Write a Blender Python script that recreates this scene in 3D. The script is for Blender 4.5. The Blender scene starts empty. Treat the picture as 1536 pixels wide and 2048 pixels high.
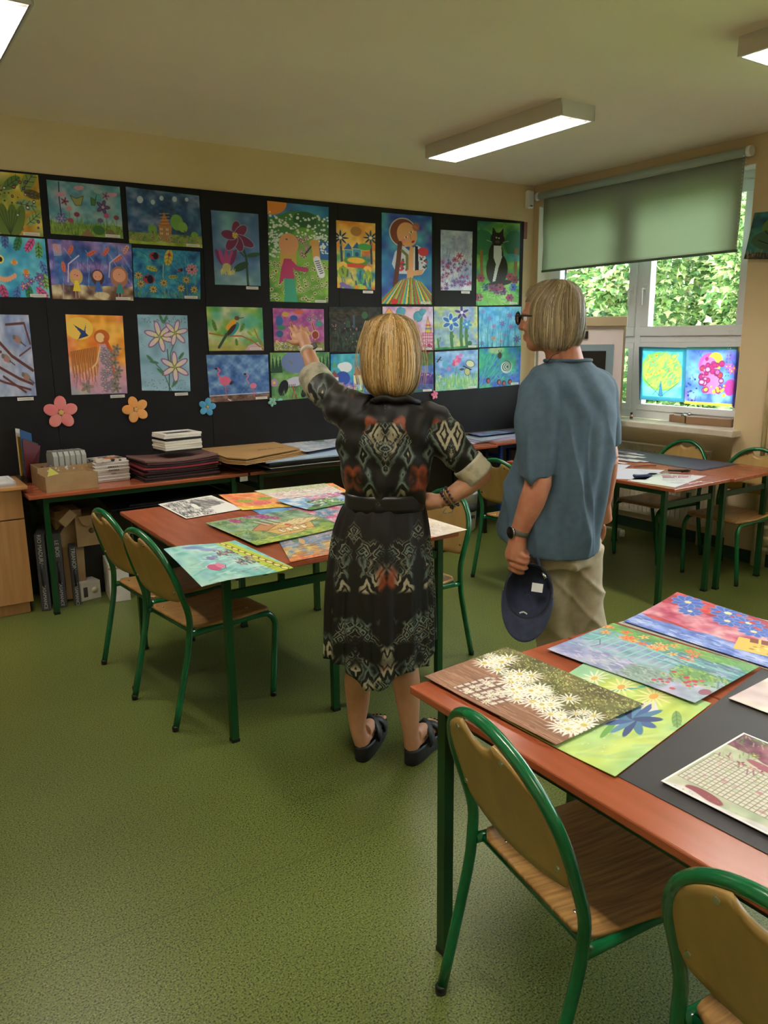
import bpy, bmesh, math, random
import numpy as np
from mathutils import Vector, Matrix, Euler
S = bpy.context.scene
COL = S.collection
PI = math.pi
# ------------------------------------------------------------------ camera
CAM_H = 1.62; FPX = 1560.0
YAW, PITCH, ROLL = 0.5890, 0.2175, -0.0110
def cam_axes(yaw, p, r):
    f = np.array([math.sin(yaw)*math.cos(p), math.cos(yaw)*math.cos(p), -math.sin(p)])
    rt = np.array([math.cos(yaw), -math.sin(yaw), 0.0]); up = np.cross(rt, f)
    return math.cos(r)*rt + math.sin(r)*up, -math.sin(r)*rt + math.cos(r)*up, f
RT, UP, FW = cam_axes(YAW, PITCH, ROLL)
cd = bpy.data.cameras.new('camera'); cam = bpy.data.objects.new('camera', cd); COL.objects.link(cam)
cam.matrix_world = Matrix(((RT[0], UP[0], -FW[0], 0), (RT[1], UP[1], -FW[1], 0), (RT[2], UP[2], -FW[2], CAM_H), (0, 0, 0, 1)))
cd.sensor_fit = 'VERTICAL'; cd.sensor_height = 36.0; cd.lens = FPX/2048*36.0; cd.clip_start = 0.05
S.camera = cam
S.view_settings.view_transform = 'Standard'; S.view_settings.look = 'None'
S.view_settings.gamma = 1.0; S.view_settings.exposure = 0.38
# ------------------------------------------------------------------ world, sun, portals
w = bpy.data.worlds.new('world'); S.world = w; w.use_nodes = True
bgn = w.node_tree.nodes['Background']; bgn.inputs[0].default_value = (0.84, 0.92, 1.0, 1); bgn.inputs[1].default_value = 14.0
sd = bpy.data.lights.new('sun', 'SUN'); sd.energy = 11.0; sd.angle = 0.01; sd.color = (1, 0.95, 0.82)
so = bpy.data.objects.new('sun', sd); COL.objects.link(so)
so.rotation_euler = Vector((-0.62, 0.10, 0.80)).to_track_quat('Z', 'Y').to_euler()
WX = 5.26; WY = 5.40; CZ = 2.94          # window wall, board wall, ceiling
LX = -1.6; FY = -2.6                     # left wall, wall behind the camera
WINS = [(3.29, 5.335), (0.55, 2.45), (-2.1, -0.2)]   # y extent of the three windows
WZ0, WZ1 = 0.955, 2.76
for (a, b) in WINS:
    pd = bpy.data.lights.new('window_portal', 'AREA'); pd.shape = 'RECTANGLE'; pd.size = b-a; pd.size_y = WZ1-WZ0
    pd.cycles.is_portal = True
    po = bpy.data.objects.new('window_portal', pd); COL.objects.link(po); po.location = (WX+0.34, (a+b)/2, (WZ0+WZ1)/2)
    po.rotation_euler = (PI/2, 0, PI/2); 
    po.rotation_euler = Vector((1, 0, 0)).to_track_quat('Z', 'Y').to_euler()
# ------------------------------------------------------------------ pixel -> point helpers
def ray(x, y): return FW + RT*(x-768)/FPX - UP*(y-1024)/FPX
def onz(x, y, z): d = ray(x, y); p = d*((z-CAM_H)/d[2]); return Vector((p[0], p[1], z))
def ony(x, y, Y): d = ray(x, y); p = d*(Y/d[1]); return Vector((p[0], Y, p[2]+CAM_H))
def onx(x, y, X): d = ray(x, y); p = d*(X/d[0]); return Vector((X, p[1], p[2]+CAM_H))
def onv(x, y, A, off=0.0):
    n = np.array([A[0], A[1], 0.0]); L = np.linalg.norm(n); n /= L
    d = ray(x, y); p = d*((L+off)/(d@n)); return Vector((p[0], p[1], p[2]+CAM_H))
# ------------------------------------------------------------------ materials
def lin(c):
    if isinstance(c, str):
        c = c.lstrip('#'); c = [int(c[i:i+2], 16)/255 for i in (0, 2, 4)]
    return tuple(((v/12.92) if v <= 0.04045 else ((v+0.055)/1.055)**2.4) for v in c[:3])
def newmat(name):
    m = bpy.data.materials.new(name); m.use_nodes = True
    nt = m.node_tree; b = nt.nodes['Principled BSDF']; return m, nt, b
def N(nt, t, **k):
    n = nt.nodes.new(t)
    for a, v in k.items(): setattr(n, a, v)
    return n
def mat(name, c, rough=0.6, c2=None, scale=8, metal=0, bump=0, bscale=60, spec=0.5, detail=4, stretch=None, lo=.35, hi=.65, emit=0):
    m, nt, b = newmat(name); L = nt.links
    b.inputs['Base Color'].default_value = (*lin(c), 1); b.inputs['Roughness'].default_value = rough
    b.inputs['Metallic'].default_value = metal; b.inputs['Specular IOR Level'].default_value = spec
    tc = N(nt, 'ShaderNodeTexCoord'); src = tc.outputs['Object']
    if stretch:
        mp = N(nt, 'ShaderNodeMapping'); mp.inputs['Scale'].default_value = stretch; L.new(src, mp.inputs[0]); src = mp.outputs[0]
    if c2 is not None:
        no = N(nt, 'ShaderNodeTexNoise'); no.inputs['Scale'].default_value = scale; no.inputs['Detail'].default_value = detail
        L.new(src, no.inputs['Vector']); r = N(nt, 'ShaderNodeValToRGB')
        r.color_ramp.elements[0].position = lo; r.color_ramp.elements[1].position = hi
        r.color_ramp.elements[0].color = (*lin(c), 1); r.color_ramp.elements[1].color = (*lin(c2), 1)
        L.new(no.outputs['Fac'], r.inputs[0]); L.new(r.outputs[0], b.inputs['Base Color'])
    if bump:
        n2 = N(nt, 'ShaderNodeTexNoise'); n2.inputs['Scale'].default_value = bscale; n2.inputs['Detail'].default_value = 3
        L.new(src, n2.inputs['Vector']); bp = N(nt, 'ShaderNodeBump'); bp.inputs['Strength'].default_value = bump; bp.inputs['Distance'].default_value = 0.01
        L.new(n2.outputs['Fac'], bp.inputs['Height']); L.new(bp.outputs[0], b.inputs['Normal'])
    if emit:
        b.inputs['Emission Color'].default_value = (*lin(c), 1); b.inputs['Emission Strength'].default_value = emit
    return m
def vcmat(name, rough=0.7, translucent=0.0, spec=0.3, aniso=False, sat=1.0):
    m, nt, b = newmat(name); L = nt.links
    a = N(nt, 'ShaderNodeAttribute'); a.attribute_name = 'Col'
    L.new(a.outputs['Color'], b.inputs['Base Color']); b.inputs['Roughness'].default_value = rough; b.inputs['Specular IOR Level'].default_value = spec
    if translucent:
        t = N(nt, 'ShaderNodeBsdfTranslucent'); L.new(a.outputs['Color'], t.inputs[0])
        mx = N(nt, 'ShaderNodeMixShader'); mx.inputs[0].default_value = translucent
        L.new(b.outputs[0], mx.inputs[1]); L.new(t.outputs[0], mx.inputs[2])
        L.new(mx.outputs[0], nt.nodes['Material Output'].inputs[0])
    return m
M = {}
M['paper'] = vcmat('painted_paper', 0.6)
M['backlit_paper'] = vcmat('thin_painted_paper', 0.6, 0.88)
M['wall'] = mat('cream_wall_paint', '#dac49c', 0.85, '#d2bc93', 1.5, bump=0.05, bscale=90)
M['ceiling'] = mat('ceiling_paint', '#ede0cb', 0.9, '#e8dac3', 1.0, bump=0.03, bscale=60)
M['white'] = mat('white_plastic', '#e6e8ea', 0.35)
M['offwhite'] = mat('offwhite_paint', '#ddd3bd', 0.5, '#cfc3a8', 12)
M['sill'] = mat('sill_paint', '#d9d2c2', 0.35, '#c9bfa8', 6)
M['black_card'] = mat('black_card', '#161517', 0.8, '#1b1a1c', 3, spec=.25)
M['black_sheet'] = mat('black_drawing_card', '#2c292b', 0.6, '#312e30', 4)
M['black'] = mat('black_plastic', '#0d0d0f', 0.4)
M['darkgrey'] = mat('dark_grey_card', '#3c3a3c', 0.6, '#444244', 10)
M['green'] = mat('green_enamel', '#0a5a32', 0.2, '#0c6438', 14, spec=0.6, bump=0.02, bscale=70)
M['darkgreen'] = mat('dark_green_enamel', '#073517', 0.3, '#093f1c', 9, bump=0.02, bscale=50)
M['blackmetal'] = mat('black_enamel', '#101010', 0.35)
M['bluemetal'] = mat('blue_enamel', '#12296b', 0.35)
M['steel'] = mat('bright_steel', '#c8c8c8', 0.25, metal=1.0)
M['table'] = mat('red_wood_laminate', '#a85b3c', 0.24, '#964e31', 3, bump=0.015, bscale=200, stretch=(8, 1.0, 1), lo=.3, hi=.7, spec=0.55)
M['table_edge'] = mat('red_wood_edge', '#8e4427', 0.45, '#7a3820', 20)
M['backply'] = mat('plywood_back', '#aa8b50', 0.38, '#9b7c44', 5, stretch=(3, 3, .6), bump=0.01)
M['seatply'] = mat('plywood_seat', '#b28a50', 0.35, '#856238', 7, stretch=(1, 14, 1), bump=0.02, bscale=90)
M['cabinet'] = mat('beech_laminate', '#b8895a', 0.45, '#ab7c4e', 5, stretch=(8, 8, .5), bump=0.01)
M['cabinet_top'] = mat('beech_top_laminate', '#b98a58', 0.4, '#a87a4a', 6, stretch=(.6, 8, 8))
M['cardboard'] = mat('cardboard', '#a98a62', 0.8, '#9c7d56', 10, bump=0.03)
M['kraft'] = mat('kraft_paper', '#b08a58', 0.8, '#a47e4e', 4, bump=0.06, bscale=14)
M['whitecard'] = mat('white_card', '#d8d4cc', 0.6, '#cac6be', 10)
M['skirting'] = mat('dark_green_skirting', '#24402f', 0.5)
M['aged'] = mat('aged_pipe_paint', '#cdbd92', 0.45, '#b9a87c', 10)
M['tin'] = mat('luminaire_body', '#cfc9bb', 0.4)
def floor_mat():
    m, nt, b = newmat('speckled_green_linoleum'); L = nt.links
    tc = N(nt, 'ShaderNodeTexCoord'); 
    n1 = N(nt, 'ShaderNodeTexNoise'); n1.inputs['Scale'].default_value = 190; n1.inputs['Detail'].default_value = 2
    L.new(tc.outputs['Object'], n1.inputs['Vector'])
    r = N(nt, 'ShaderNodeValToRGB'); e = r.color_ramp.elements
    e[0].position = .36; e[0].color = (*lin('#23290f'), 1); e[1].position = .47; e[1].color = (*lin('#5c6830'), 1)
    x = e.new(.60); x.color = (*lin('#656f36'), 1); x = e.new(.70); x.color = (*lin('#828a50'), 1)
    L.new(n1.outputs['Fac'], r.inputs[0])
    n2 = N(nt, 'ShaderNodeTexNoise'); n2.inputs['Scale'].default_value = 1.3; n2.inputs['Detail'].default_value = 5; L.new(tc.outputs['Object'], n2.inputs['Vector'])
    mr = N(nt, 'ShaderNodeMapRange'); mr.inputs[1].default_value = .3; mr.inputs[2].default_value = .7; mr.inputs[3].default_value = .86; mr.inputs[4].default_value = 1.06
    L.new(n2.outputs['Fac'], mr.inputs[0])
    hs = N(nt, 'ShaderNodeHueSaturation'); L.new(r.outputs[0], hs.inputs['Color']); L.new(mr.outputs[0], hs.inputs['Value'])
    # welded seam between two lengths of linoleum
    sx = N(nt, 'ShaderNodeSeparateXYZ'); L.new(tc.outputs['Object'], sx.inputs[0])
    a = N(nt, 'ShaderNodeMath', operation='SUBTRACT'); L.new(sx.outputs['Y'], a.inputs[0]); a.inputs[1].default_value = 1.98
    ab = N(nt, 'ShaderNodeMath', operation='ABSOLUTE'); L.new(a.outputs[0], ab.inputs[0])
    lt = N(nt, 'ShaderNodeMath', operation='LESS_THAN'); L.new(ab.outputs[0], lt.inputs[0]); lt.inputs[1].default_value = .0012
    mx = N(nt, 'ShaderNodeMix', data_type='RGBA'); L.new(lt.outputs[0], mx.inputs[0]); L.new(hs.outputs[0], mx.inputs[6]); mx.inputs[7].default_value = (*lin('#37482a'), 1)
    L.new(mx.outputs[2], b.inputs['Base Color']); b.inputs['Roughness'].default_value = .38; b.inputs['Specular IOR Level'].default_value = .4
    bp = N(nt, 'ShaderNodeBump'); bp.inputs['Strength'].default_value = .06; bp.inputs['Distance'].default_value = .002
    L.new(n1.outputs['Fac'], bp.inputs['Height']); L.new(bp.outputs[0], b.inputs['Normal'])
    return m
M['floor'] = floor_mat()
def glass_mat():
    m, nt, b = newmat('window_glass'); L = nt.links
    t = N(nt, 'ShaderNodeBsdfTransparent'); t.inputs[0].default_value = (.93, .96, .95, 1); g = N(nt, 'ShaderNodeBsdfGlossy'); g.inputs['Roughness'].default_value = .01
    f = N(nt, 'ShaderNodeFresnel'); f.inputs[0].default_value = 1.45; mx = N(nt, 'ShaderNodeMixShader')
    L.new(f.outputs[0], mx.inputs[0]); L.new(t.outputs[0], mx.inputs[1]); L.new(g.outputs[0], mx.inputs[2])
    L.new(mx.outputs[0], nt.nodes['Material Output'].inputs[0]); return m
M['glass'] = glass_mat()
def clear_mat():
    m, nt, b = newmat('clear_plastic'); L = nt.links
    t = N(nt, 'ShaderNodeBsdfTransparent'); t.inputs[0].default_value = (.9, .92, .9, 1)
    d = N(nt, 'ShaderNodeBsdfPrincipled'); d.inputs['Base Color'].default_value = (.75, .76, .72, 1); d.inputs['Roughness'].default_value = .15
    mx = N(nt, 'ShaderNodeMixShader'); mx.inputs[0].default_value = .45
    L.new(t.outputs[0], mx.inputs[1]); L.new(d.outputs[0], mx.inputs[2]); L.new(mx.outputs[0], nt.nodes['Material Output'].inputs[0]); return m
M['clear'] = clear_mat()
def blind_mat():
    m, nt, b = newmat('sage_blind_fabric'); L = nt.links
    c = (*lin('#a9b0a4'), 1)
    b.inputs['Base Color'].default_value = c; b.inputs['Roughness'].default_value = .8
    t = N(nt, 'ShaderNodeBsdfTranslucent'); t.inputs[0].default_value = (*lin('#c6ceb8'), 1)
    mx = N(nt, 'ShaderNodeMixShader'); mx.inputs[0].default_value = .46
    L.new(b.outputs[0], mx.inputs[1]); L.new(t.outputs[0], mx.inputs[2]); L.new(mx.outputs[0], nt.nodes['Material Output'].inputs[0]); return m
M['blind'] = blind_mat()
def emat(name, c, s):
    m, nt, b = newmat(name); e = N(nt, 'ShaderNodeEmission'); e.inputs[0].default_value = (*c, 1); e.inputs[1].default_value = s
    nt.links.new(e.outputs[0], nt.nodes['Material Output'].inputs[0]); return m
M['tube'] = emat('lit_fluorescent_tube', (1.0, .93, .84), 125.0)
# ------------------------------------------------------------------ mesh builder
class MB:
    def __init__(s): s.v = []; s.f = []; s.smooth = []
    def add(s, vs, fs, sm=False):
        o = len(s.v); s.v += [tuple(v) for v in vs]; s.f += [tuple(i+o for i in f) for f in fs]; s.smooth += [sm]*len(fs); return s
    def box(s, a, b, R=None, c=(0, 0, 0), bev=0.0):
        x0, y0, z0 = a; x1, y1, z1 = b
        if bev > 0:
            t = bmesh.new(); bmesh.ops.create_cube(t, size=1)
            for v in t.verts: v.co = Vector(((x0+x1)/2+v.co.x*(x1-x0), (y0+y1)/2+v.co.y*(y1-y0), (z0+z1)/2+v.co.z*(z1-z0)))
            bmesh.ops.bevel(t, geom=t.edges[:], offset=bev, segments=2, affect='EDGES', profile=.5)
            vs = [v.co.copy() for v in t.verts]; t.verts.index_update(); fs = [[v.index for v in f.verts] for f in t.faces]; t.free()
        else:
            vs = [Vector(p) for p in ((x0, y0, z0), (x1, y0, z0), (x1, y1, z0), (x0, y1, z0), (x0, y0, z1), (x1, y0, z1), (x1, y1, z1), (x0, y1, z1))]
            fs = [(0, 3, 2, 1), (4, 5, 6, 7), (0, 1, 5, 4), (1, 2, 6, 5), (2, 3, 7, 6), (3, 0, 4, 7)]
        if R is not None: vs = [R @ v + Vector(c) for v in vs]
        elif c != (0, 0, 0): vs = [v+Vector(c) for v in vs]
        return s.add(vs, fs)
    def tube(s, pts, r, n=10, cap=True, square=False, sub=0):
        pts = [Vector(p) for p in pts]
        rs = r if isinstance(r, (list, tuple)) else [r]*len(pts)
        if sub:
            P = []; Rr = []
            for i in range(len(pts)-1):
                p0 = pts[max(i-1, 0)]; p1 = pts[i]; p2 = pts[i+1]; p3 = pts[min(i+2, len(pts)-1)]
                for k in range(sub):
                    t = k/sub
                    P.append(.5*((2*p1)+(-p0+p2)*t+(2*p0-5*p1+4*p2-p3)*t*t+(-p0+3*p1-3*p2+p3)*t**3)); Rr.append(rs[i]*(1-t)+rs[i+1]*t)
            P.append(pts[-1]); Rr.append(rs[-1]); pts = P; rs = Rr
        ring = []; vs = []; fs = []
        up = None
        for i, p in enumerate(pts):
            d = (pts[min(i+1, len(pts)-1)]-pts[max(i-1, 0)]).normalized()
            if up is None:
                up = Vector((0, 0, 1)) if abs(d.z) < .9 else Vector((1, 0, 0))
            a = (up - d*up.dot(d)).normalized(); up = a; b_ = d.cross(a)
            for k in range(n):
                t = 2*PI*k/n + (PI/4 if square else 0)
                rr = rs[i]*(1.414 if square else 1)
                vs.append(p + (a*math.cos(t)+b_*math.sin(t))*rr)
        for i in range(len(pts)-1):
            for k in range(n):
                fs.append((i*n+k, i*n+(k+1) % n, (i+1)*n+(k+1) % n, (i+1)*n+k))
        s.add(vs, fs, not square)
        if cap:
            o = len(s.v)-len(vs); m = len(pts)-1
            s.f.append(tuple(o+k for k in range(n))[::-1]); s.smooth.append(False)
            s.f.append(tuple(o+m*n+k for k in range(n))); s.smooth.append(False)
        return s
    def sq(s, a, b, h): return s.tube([a, b], h, 4, True, True)
    def lathe(s, prof, c=(0, 0, 0), n=24, R=None, sm=True):
        vs = []; fs = []
        for (r, z) in prof:
            for k in range(n):
                t = 2*PI*k/n; v = Vector((r*math.cos(t), r*math.sin(t), z))
                vs.append((R @ v if R is not None else v)+Vector(c))
        for i in range(len(prof)-1):
            for k in range(n): fs.append((i*n+k, i*n+(k+1) % n, (i+1)*n+(k+1) % n, (i+1)*n+k))
        fs.append(tuple(range(n))[::-1]); fs.append(tuple((len(prof)-1)*n+k for k in range(n)))
        return s.add(vs, fs, sm)
    def prism(s, poly, h, R=None, c=(0, 0, 0)):
        n = len(poly); vs = [Vector((x, y, 0)) for x, y in poly]+[Vector((x, y, h)) for x, y in poly]
        if R is not None: vs = [R @ v for v in vs]
        vs = [v+Vector(c) for v in vs]
        fs = [tuple(range(n))[::-1], tuple(range(n, 2*n))]+[(i, (i+1) % n, n+(i+1) % n, n+i) for i in range(n)]
        return s.add(vs, fs)
    def ell(s, c, r, R=None, nu=20, nv=14):
        vs = []; fs = []
        for i in range(nv+1):
            a = PI*i/nv
            for k in range(nu):
                t = 2*PI*k/nu; v = Vector((r[0]*math.sin(a)*math.cos(t), r[1]*math.sin(a)*math.sin(t), r[2]*math.cos(a)))
                vs.append((R @ v if R is not None else v)+Vector(c))
        for i in range(nv):
            for k in range(nu): fs.append((i*nu+k, i*nu+(k+1) % nu, (i+1)*nu+(k+1) % nu, (i+1)*nu+k)[::-1])
        return s.add(vs, fs, True)
    def mesh(s, name):
        me = bpy.data.meshes.new(name); me.from_pydata(s.v, [], s.f); me.update()
        if any(s.smooth): me.polygons.foreach_set('use_smooth', s.smooth)
        return me
    def build(s, name, m, parent=None, loc=None, rot=None):
        me = s.mesh(name); me.materials.append(m); return link(name, me, parent, loc, rot)
def link(name, me, parent=None, loc=None, rot=None):
    o = bpy.data.objects.new(name, me); COL.objects.link(o)
    if parent is not None: o.parent = parent
    if loc is not None: o.location = loc
    if rot is not None: o.rotation_euler = rot
    return o
def tag(o, label=None, cat=None, group=None, kind=None):
    if label: o['label'] = label
    if cat: o['category'] = cat
    if group: o['group'] = group
    if kind: o['kind'] = kind
    return o
def thing(name, label, cat, loc=(0, 0, 0), rz=0, group=None):
    o = bpy.data.objects.new(name, None); COL.objects.link(o); o.location = loc; o.rotation_euler = (0, 0, rz); o.empty_display_size = .05
    return tag(o, label, cat, group)
def struct(o): o['kind'] = 'structure'; return o
def dup(root, loc, rz, label=None):
    def cp(o, par):
        c = o.copy(); COL.objects.link(c)
        if par is not None: c.parent = par
        for ch in kids.get(o.name, []): cp(ch, c)
        return c
    kids = {}
    for o in bpy.data.objects:
        if o.parent: kids.setdefault(o.parent.name, []).append(o)
    r = cp(root, None); r.location = loc; r.rotation_euler = (0, 0, rz)
    if label: r['label'] = label
    return r
def text(name, s, size, loc, R, m, parent=None, ext=.0006, ax='CENTER'):
    cu = bpy.data.curves.new(name, 'FONT'); cu.body = s; cu.size = size; cu.extrude = ext; cu.align_x = ax; cu.align_y = 'CENTER'
    t = bpy.data.objects.new(name, cu); COL.objects.link(t)
    dg = bpy.context.evaluated_depsgraph_get(); dg.update()
    me = bpy.data.meshes.new_from_object(t.evaluated_get(dg)); bpy.data.objects.remove(t); bpy.data.curves.remove(cu)
    me.transform(Matrix.Translation(loc) @ R.to_4x4()); me.materials.clear(); me.materials.append(m)
    return link(name, me, parent)
def frame3(x, y):   # rotation whose X, Y columns are the given vectors
    x = Vector(x).normalized(); y = Vector(y).normalized(); z = x.cross(y).normalized(); y = z.cross(x)
    return Matrix(((x.x, y.x, z.x), (x.y, y.y, z.y), (x.z, y.z, z.z)))
# ------------------------------------------------------------------ painter: children's paintings as coloured sheets
def hx(c):
    if isinstance(c, str): c = c.lstrip('#'); return np.array([int(c[i:i+2], 16)/255 for i in (0, 2, 4)])
    return np.array(c)
def up2(g, H, W):
    h, w = g.shape[:2]; y = np.linspace(0, h-1.001, H); x = np.linspace(0, w-1.001, W)
    y0 = y.astype(int); x0 = x.astype(int); fy = (y-y0); fx = (x-x0); fy = fy*fy*(3-2*fy); fx = fx*fx*(3-2*fx)
    fy = fy[:, None]; fx = fx[None, :]
    if g.ndim == 3: fy = fy[..., None]; fx = fx[..., None]
    return (g[y0][:, x0]*(1-fy)+g[y0+1][:, x0]*fy)*(1-fx)+(g[y0][:, x0+1]*(1-fy)+g[y0+1][:, x0+1]*fy)*fx
class Cv:
    def __init__(s, a, n, bg='#ffffff', seed=1):
        s.a = a; s.H = n; s.W = max(8, int(round(n*a))); s.r = np.random.RandomState(seed)
        s.im = np.ones((s.H, s.W, 3))*hx(bg); s.X, s.Y = np.meshgrid((np.arange(s.W)+.5)/s.H, (np.arange(s.H)+.5)/s.H)
    def noise(s, c): return up2(s.r.rand(max(2, int(c)+2), max(2, int(c*s.a)+2)), s.H, s.W)
    def wash(s, cols, c=5, v0=0, v1=1, wob=.03, al=1.0, soft=.01):
        cols = np.array([hx(q) for q in cols]); h = max(2, int(c)+2); w_ = max(2, int(c*s.a)+2)
        g = cols[s.r.randint(0, len(cols), (h, w_))]; t = up2(g, s.H, s.W)
        t = t + (s.noise(c*3)[..., None]-.5)*.13
        n = (s.noise(6)-.5)*wob*2
        m = np.clip((s.Y-v0-n)/soft, 0, 1) if v0 > 0 else 1
        m = m*(np.clip((v1+n-s.Y)/soft, 0, 1) if v1 < 1 else 1)
        m = (m*al*np.ones_like(s.X))[..., None]; s.im = s.im*(1-m)+t*m; return s
    def _bb(s, x0, x1, y0, y1):
        i0 = max(0, int((y0)*s.H)-2); i1 = min(s.H, int(y1*s.H)+3); j0 = max(0, int(x0*s.H)-2); j1 = min(s.W, int(x1*s.H)+3)
        return (slice(i0, i1), slice(j0, j1)) if i1 > i0 and j1 > j0 else None
    def _put(s, sl, m, col, al): m = (m*al)[..., None]; s.im[sl] = s.im[sl]*(1-m)+hx(col)*m
    def el(s, u, v, ru, rv, col, rot=0, al=1, soft=0):
        x = u*s.a; R = max(ru, rv); sl = s._bb(x-R, x+R, v-R, v+R)
        if not sl: return s
        dx = s.X[sl]-x; dy = s.Y[sl]-v; c, q = math.cos(rot), math.sin(rot); a = dx*c+dy*q; b = -dx*q+dy*c
        d = np.sqrt((a/ru)**2+(b/rv)**2); k = soft if soft else 1/(min(ru, rv)*s.H); s._put(sl, np.clip((1-d)/k+.5, 0, 1), col, al); return s
    def ln(s, P, wd, col, al=1):
        P = [(u*s.a, v) for u, v in P]; xs = [p[0] for p in P]; ys = [p[1] for p in P]
        sl = s._bb(min(xs)-wd, max(xs)+wd, min(ys)-wd, max(ys)+wd)
        if not sl: return s
        X = s.X[sl]; Y = s.Y[sl]; D = np.full(X.shape, 9.)
        for (ax, ay), (bx, by) in zip(P, P[1:]):
            vx, vy = bx-ax, by-ay; L = vx*vx+vy*vy+1e-9; t = np.clip(((X-ax)*vx+(Y-ay)*vy)/L, 0, 1)
            D = np.minimum(D, np.hypot(X-ax-t*vx, Y-ay-t*vy))
        wd = max(wd, .9/s.H); s._put(sl, np.clip((wd/2-D)*s.H+.5, 0, 1), col, al); return s
    def pl(s, P, col, al=1, out=None, ow=.01):
        Q = [(u*s.a, v) for u, v in P]; xs = [p[0] for p in Q]; ys = [p[1] for p in Q]; sl = s._bb(min(xs), max(xs), min(ys), max(ys))
        if not sl: return s
        X = s.X[sl]; Y = s.Y[sl]; m = np.zeros(X.shape, bool)
        for (ax, ay), (bx, by) in zip(Q, Q[1:]+Q[:1]):
            if ay == by: continue
            c = ((ay > Y) != (by > Y)) & (X < (bx-ax)*(Y-ay)/(by-ay)+ax); m ^= c
        s._put(sl, m.astype(float), col, al)
        if out: s.ln(P+P[:1], ow, out)
        return s
    def fl(s, u, v, r, n, col, cc='#f2d040', w=.45, rot=0, out=None, al=1):   # flower
        for k in range(n):
            t = rot+2*PI*k/n; x = u+math.cos(t)*r*.55/s.a; y = v+math.sin(t)*r*.55
            if out: s.el(x, y, r*.55, r*w*.6, out, t)
            s.el(x, y, r*.47, r*w*.45, col, t, al)
        return s.el(u, v, r*.22, r*.22, cc)
    def lf(s, u, v, L, t, col, w=.3, vein=None):
        s.el(u, v, L/2, L*w/2, col, t)
        if vein:
            c, q = math.cos(t)*L/2, math.sin(t)*L/2; s.ln([(u-c/s.a, v-q), (u+c/s.a, v+q)], .006, vein)
            for k in (-.5, 0, .5):
                for g in (-1, 1): s.ln([(u+c*k/s.a, v+q*k), (u+(c*(k+.3)-g*q*w*.8)/s.a, v+q*(k+.3)+g*c*w*.8)], .005, vein)
        return s
    def grass(s, v0, v1, cols, n=200, L=.08, wd=.008, u0=0, u1=1):
        for k in range(n):
            u = s.r.uniform(u0, u1); v = s.r.uniform(v0, v1); s.ln([(u, v), (u+s.r.uniform(-.03, .03), v-L*s.r.uniform(.5, 1.2))], wd, cols[k % len(cols)], .8)
        return s
    def dots(s, n, r, cols, u0=0, u1=1, v0=0, v1=1, ring=None, al=1):
        for k in range(n):
            u, v = s.r.uniform(u0, u1), s.r.uniform(v0, v1); q = r*s.r.uniform(.6, 1.2)
            if ring: s.el(u, v, q*1.5, q*1.5, ring)
            s.el(u, v, q, q*s.r.uniform(.7, 1), cols[k % len(cols)], 0, al)
        return s
    def strokes(s, n, L, wd, cols, ang=0, sp=.4, u0=0, u1=1, v0=0, v1=1, al=.6):
        for k in range(n):
            u, v = s.r.uniform(u0, u1), s.r.uniform(v0, v1); t = ang+s.r.uniform(-sp, sp); l = L*s.r.uniform(.5, 1.2)
            s.ln([(u, v), (u+math.cos(t)*l/s.a, v+math.sin(t)*l)], wd, cols[k % len(cols)], al)
        return s
    def flowers(s, n, r, cols, u0=0, u1=1, v0=0, v1=1, p=5, cc='#f2d040', stem=None, L=.15, out=None):
        for k in range(n):
            u, v = s.r.uniform(u0, u1), s.r.uniform(v0, v1)
            if stem: s.ln([(u, v), (u+s.r.uniform(-.02, .02), v+L)], .008, stem)
            s.fl(u, v, r*s.r.uniform(.7, 1.2), p, cols[k % len(cols)], cc, rot=s.r.uniform(0, 1), out=out)
        return s
def sheet(name, cv, TL, TR, BR, BL, parent=None, m=None, thick=.0012, curl=None, border=0, gain=1.0):
    # a sheet of paper: a fine grid with the painting in its colour attribute, given a thickness
    H, W = cv.H, cv.W; im = np.clip(cv.im, 0, 1)
    if border: b = int(border*H)+1; im = im.copy(); im[:b] = im[-b:] = .93; im[:, :b] = im[:, -b:] = .93
    u = np.linspace(0, 1, W+1)[None, :, None]; v = np.linspace(0, 1, H+1)[:, None, None]
    TL, TR, BR, BL = [np.array(p) for p in (TL, TR, BR, BL)]
    P = (TL*(1-u)+TR*u)*(1-v)+(BL*(1-u)+BR*u)*v
    if curl is not None:
        z = curl(u[..., 0], v[..., 0]); P = P + z[..., None]*np.array([0, 0, 1.]) if np.ndim(z) == 2 else P+z
    nv = (H+1)*(W+1); idx = np.arange(nv).reshape(H+1, W+1)
    F = np.stack([idx[1:, :-1], idx[1:, 1:], idx[:-1, 1:], idx[:-1, :-1]], -1).reshape(-1, 4)
    me = bpy.data.meshes.new(name); me.vertices.add(nv); me.vertices.foreach_set('co', P.astype(np.float32).ravel())
    me.loops.add(F.size); me.loops.foreach_set('vertex_index', F.ravel().astype(np.int32)); me.polygons.add(len(F))
    me.polygons.foreach_set('loop_start', np.arange(0, F.size, 4, dtype=np.int32)); me.polygons.foreach_set('loop_total', np.full(len(F), 4, np.int32))
    me.update(); me.validate()
    a = me.color_attributes.new('Col', 'FLOAT_COLOR', 'CORNER')
    l = np.where(im <= .04045, im/12.92, ((im+.055)/1.055)**2.4)*gain
    c = np.ones((H*W, 4, 4), np.float32); c[..., :3] = l.reshape(-1, 1, 3); a.data.foreach_set('color', c.ravel())
    me.polygons.foreach_set('use_smooth', np.ones(len(F), bool))
    me.materials.append(m or M['paper']); o = link(name, me, parent)
    md = o.modifiers.new('thickness', 'SOLIDIFY'); md.thickness = thick; md.offset = -1
    return o
def wallq(q, Y): return [ony(x, y, Y) for x, y in q]
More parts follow.
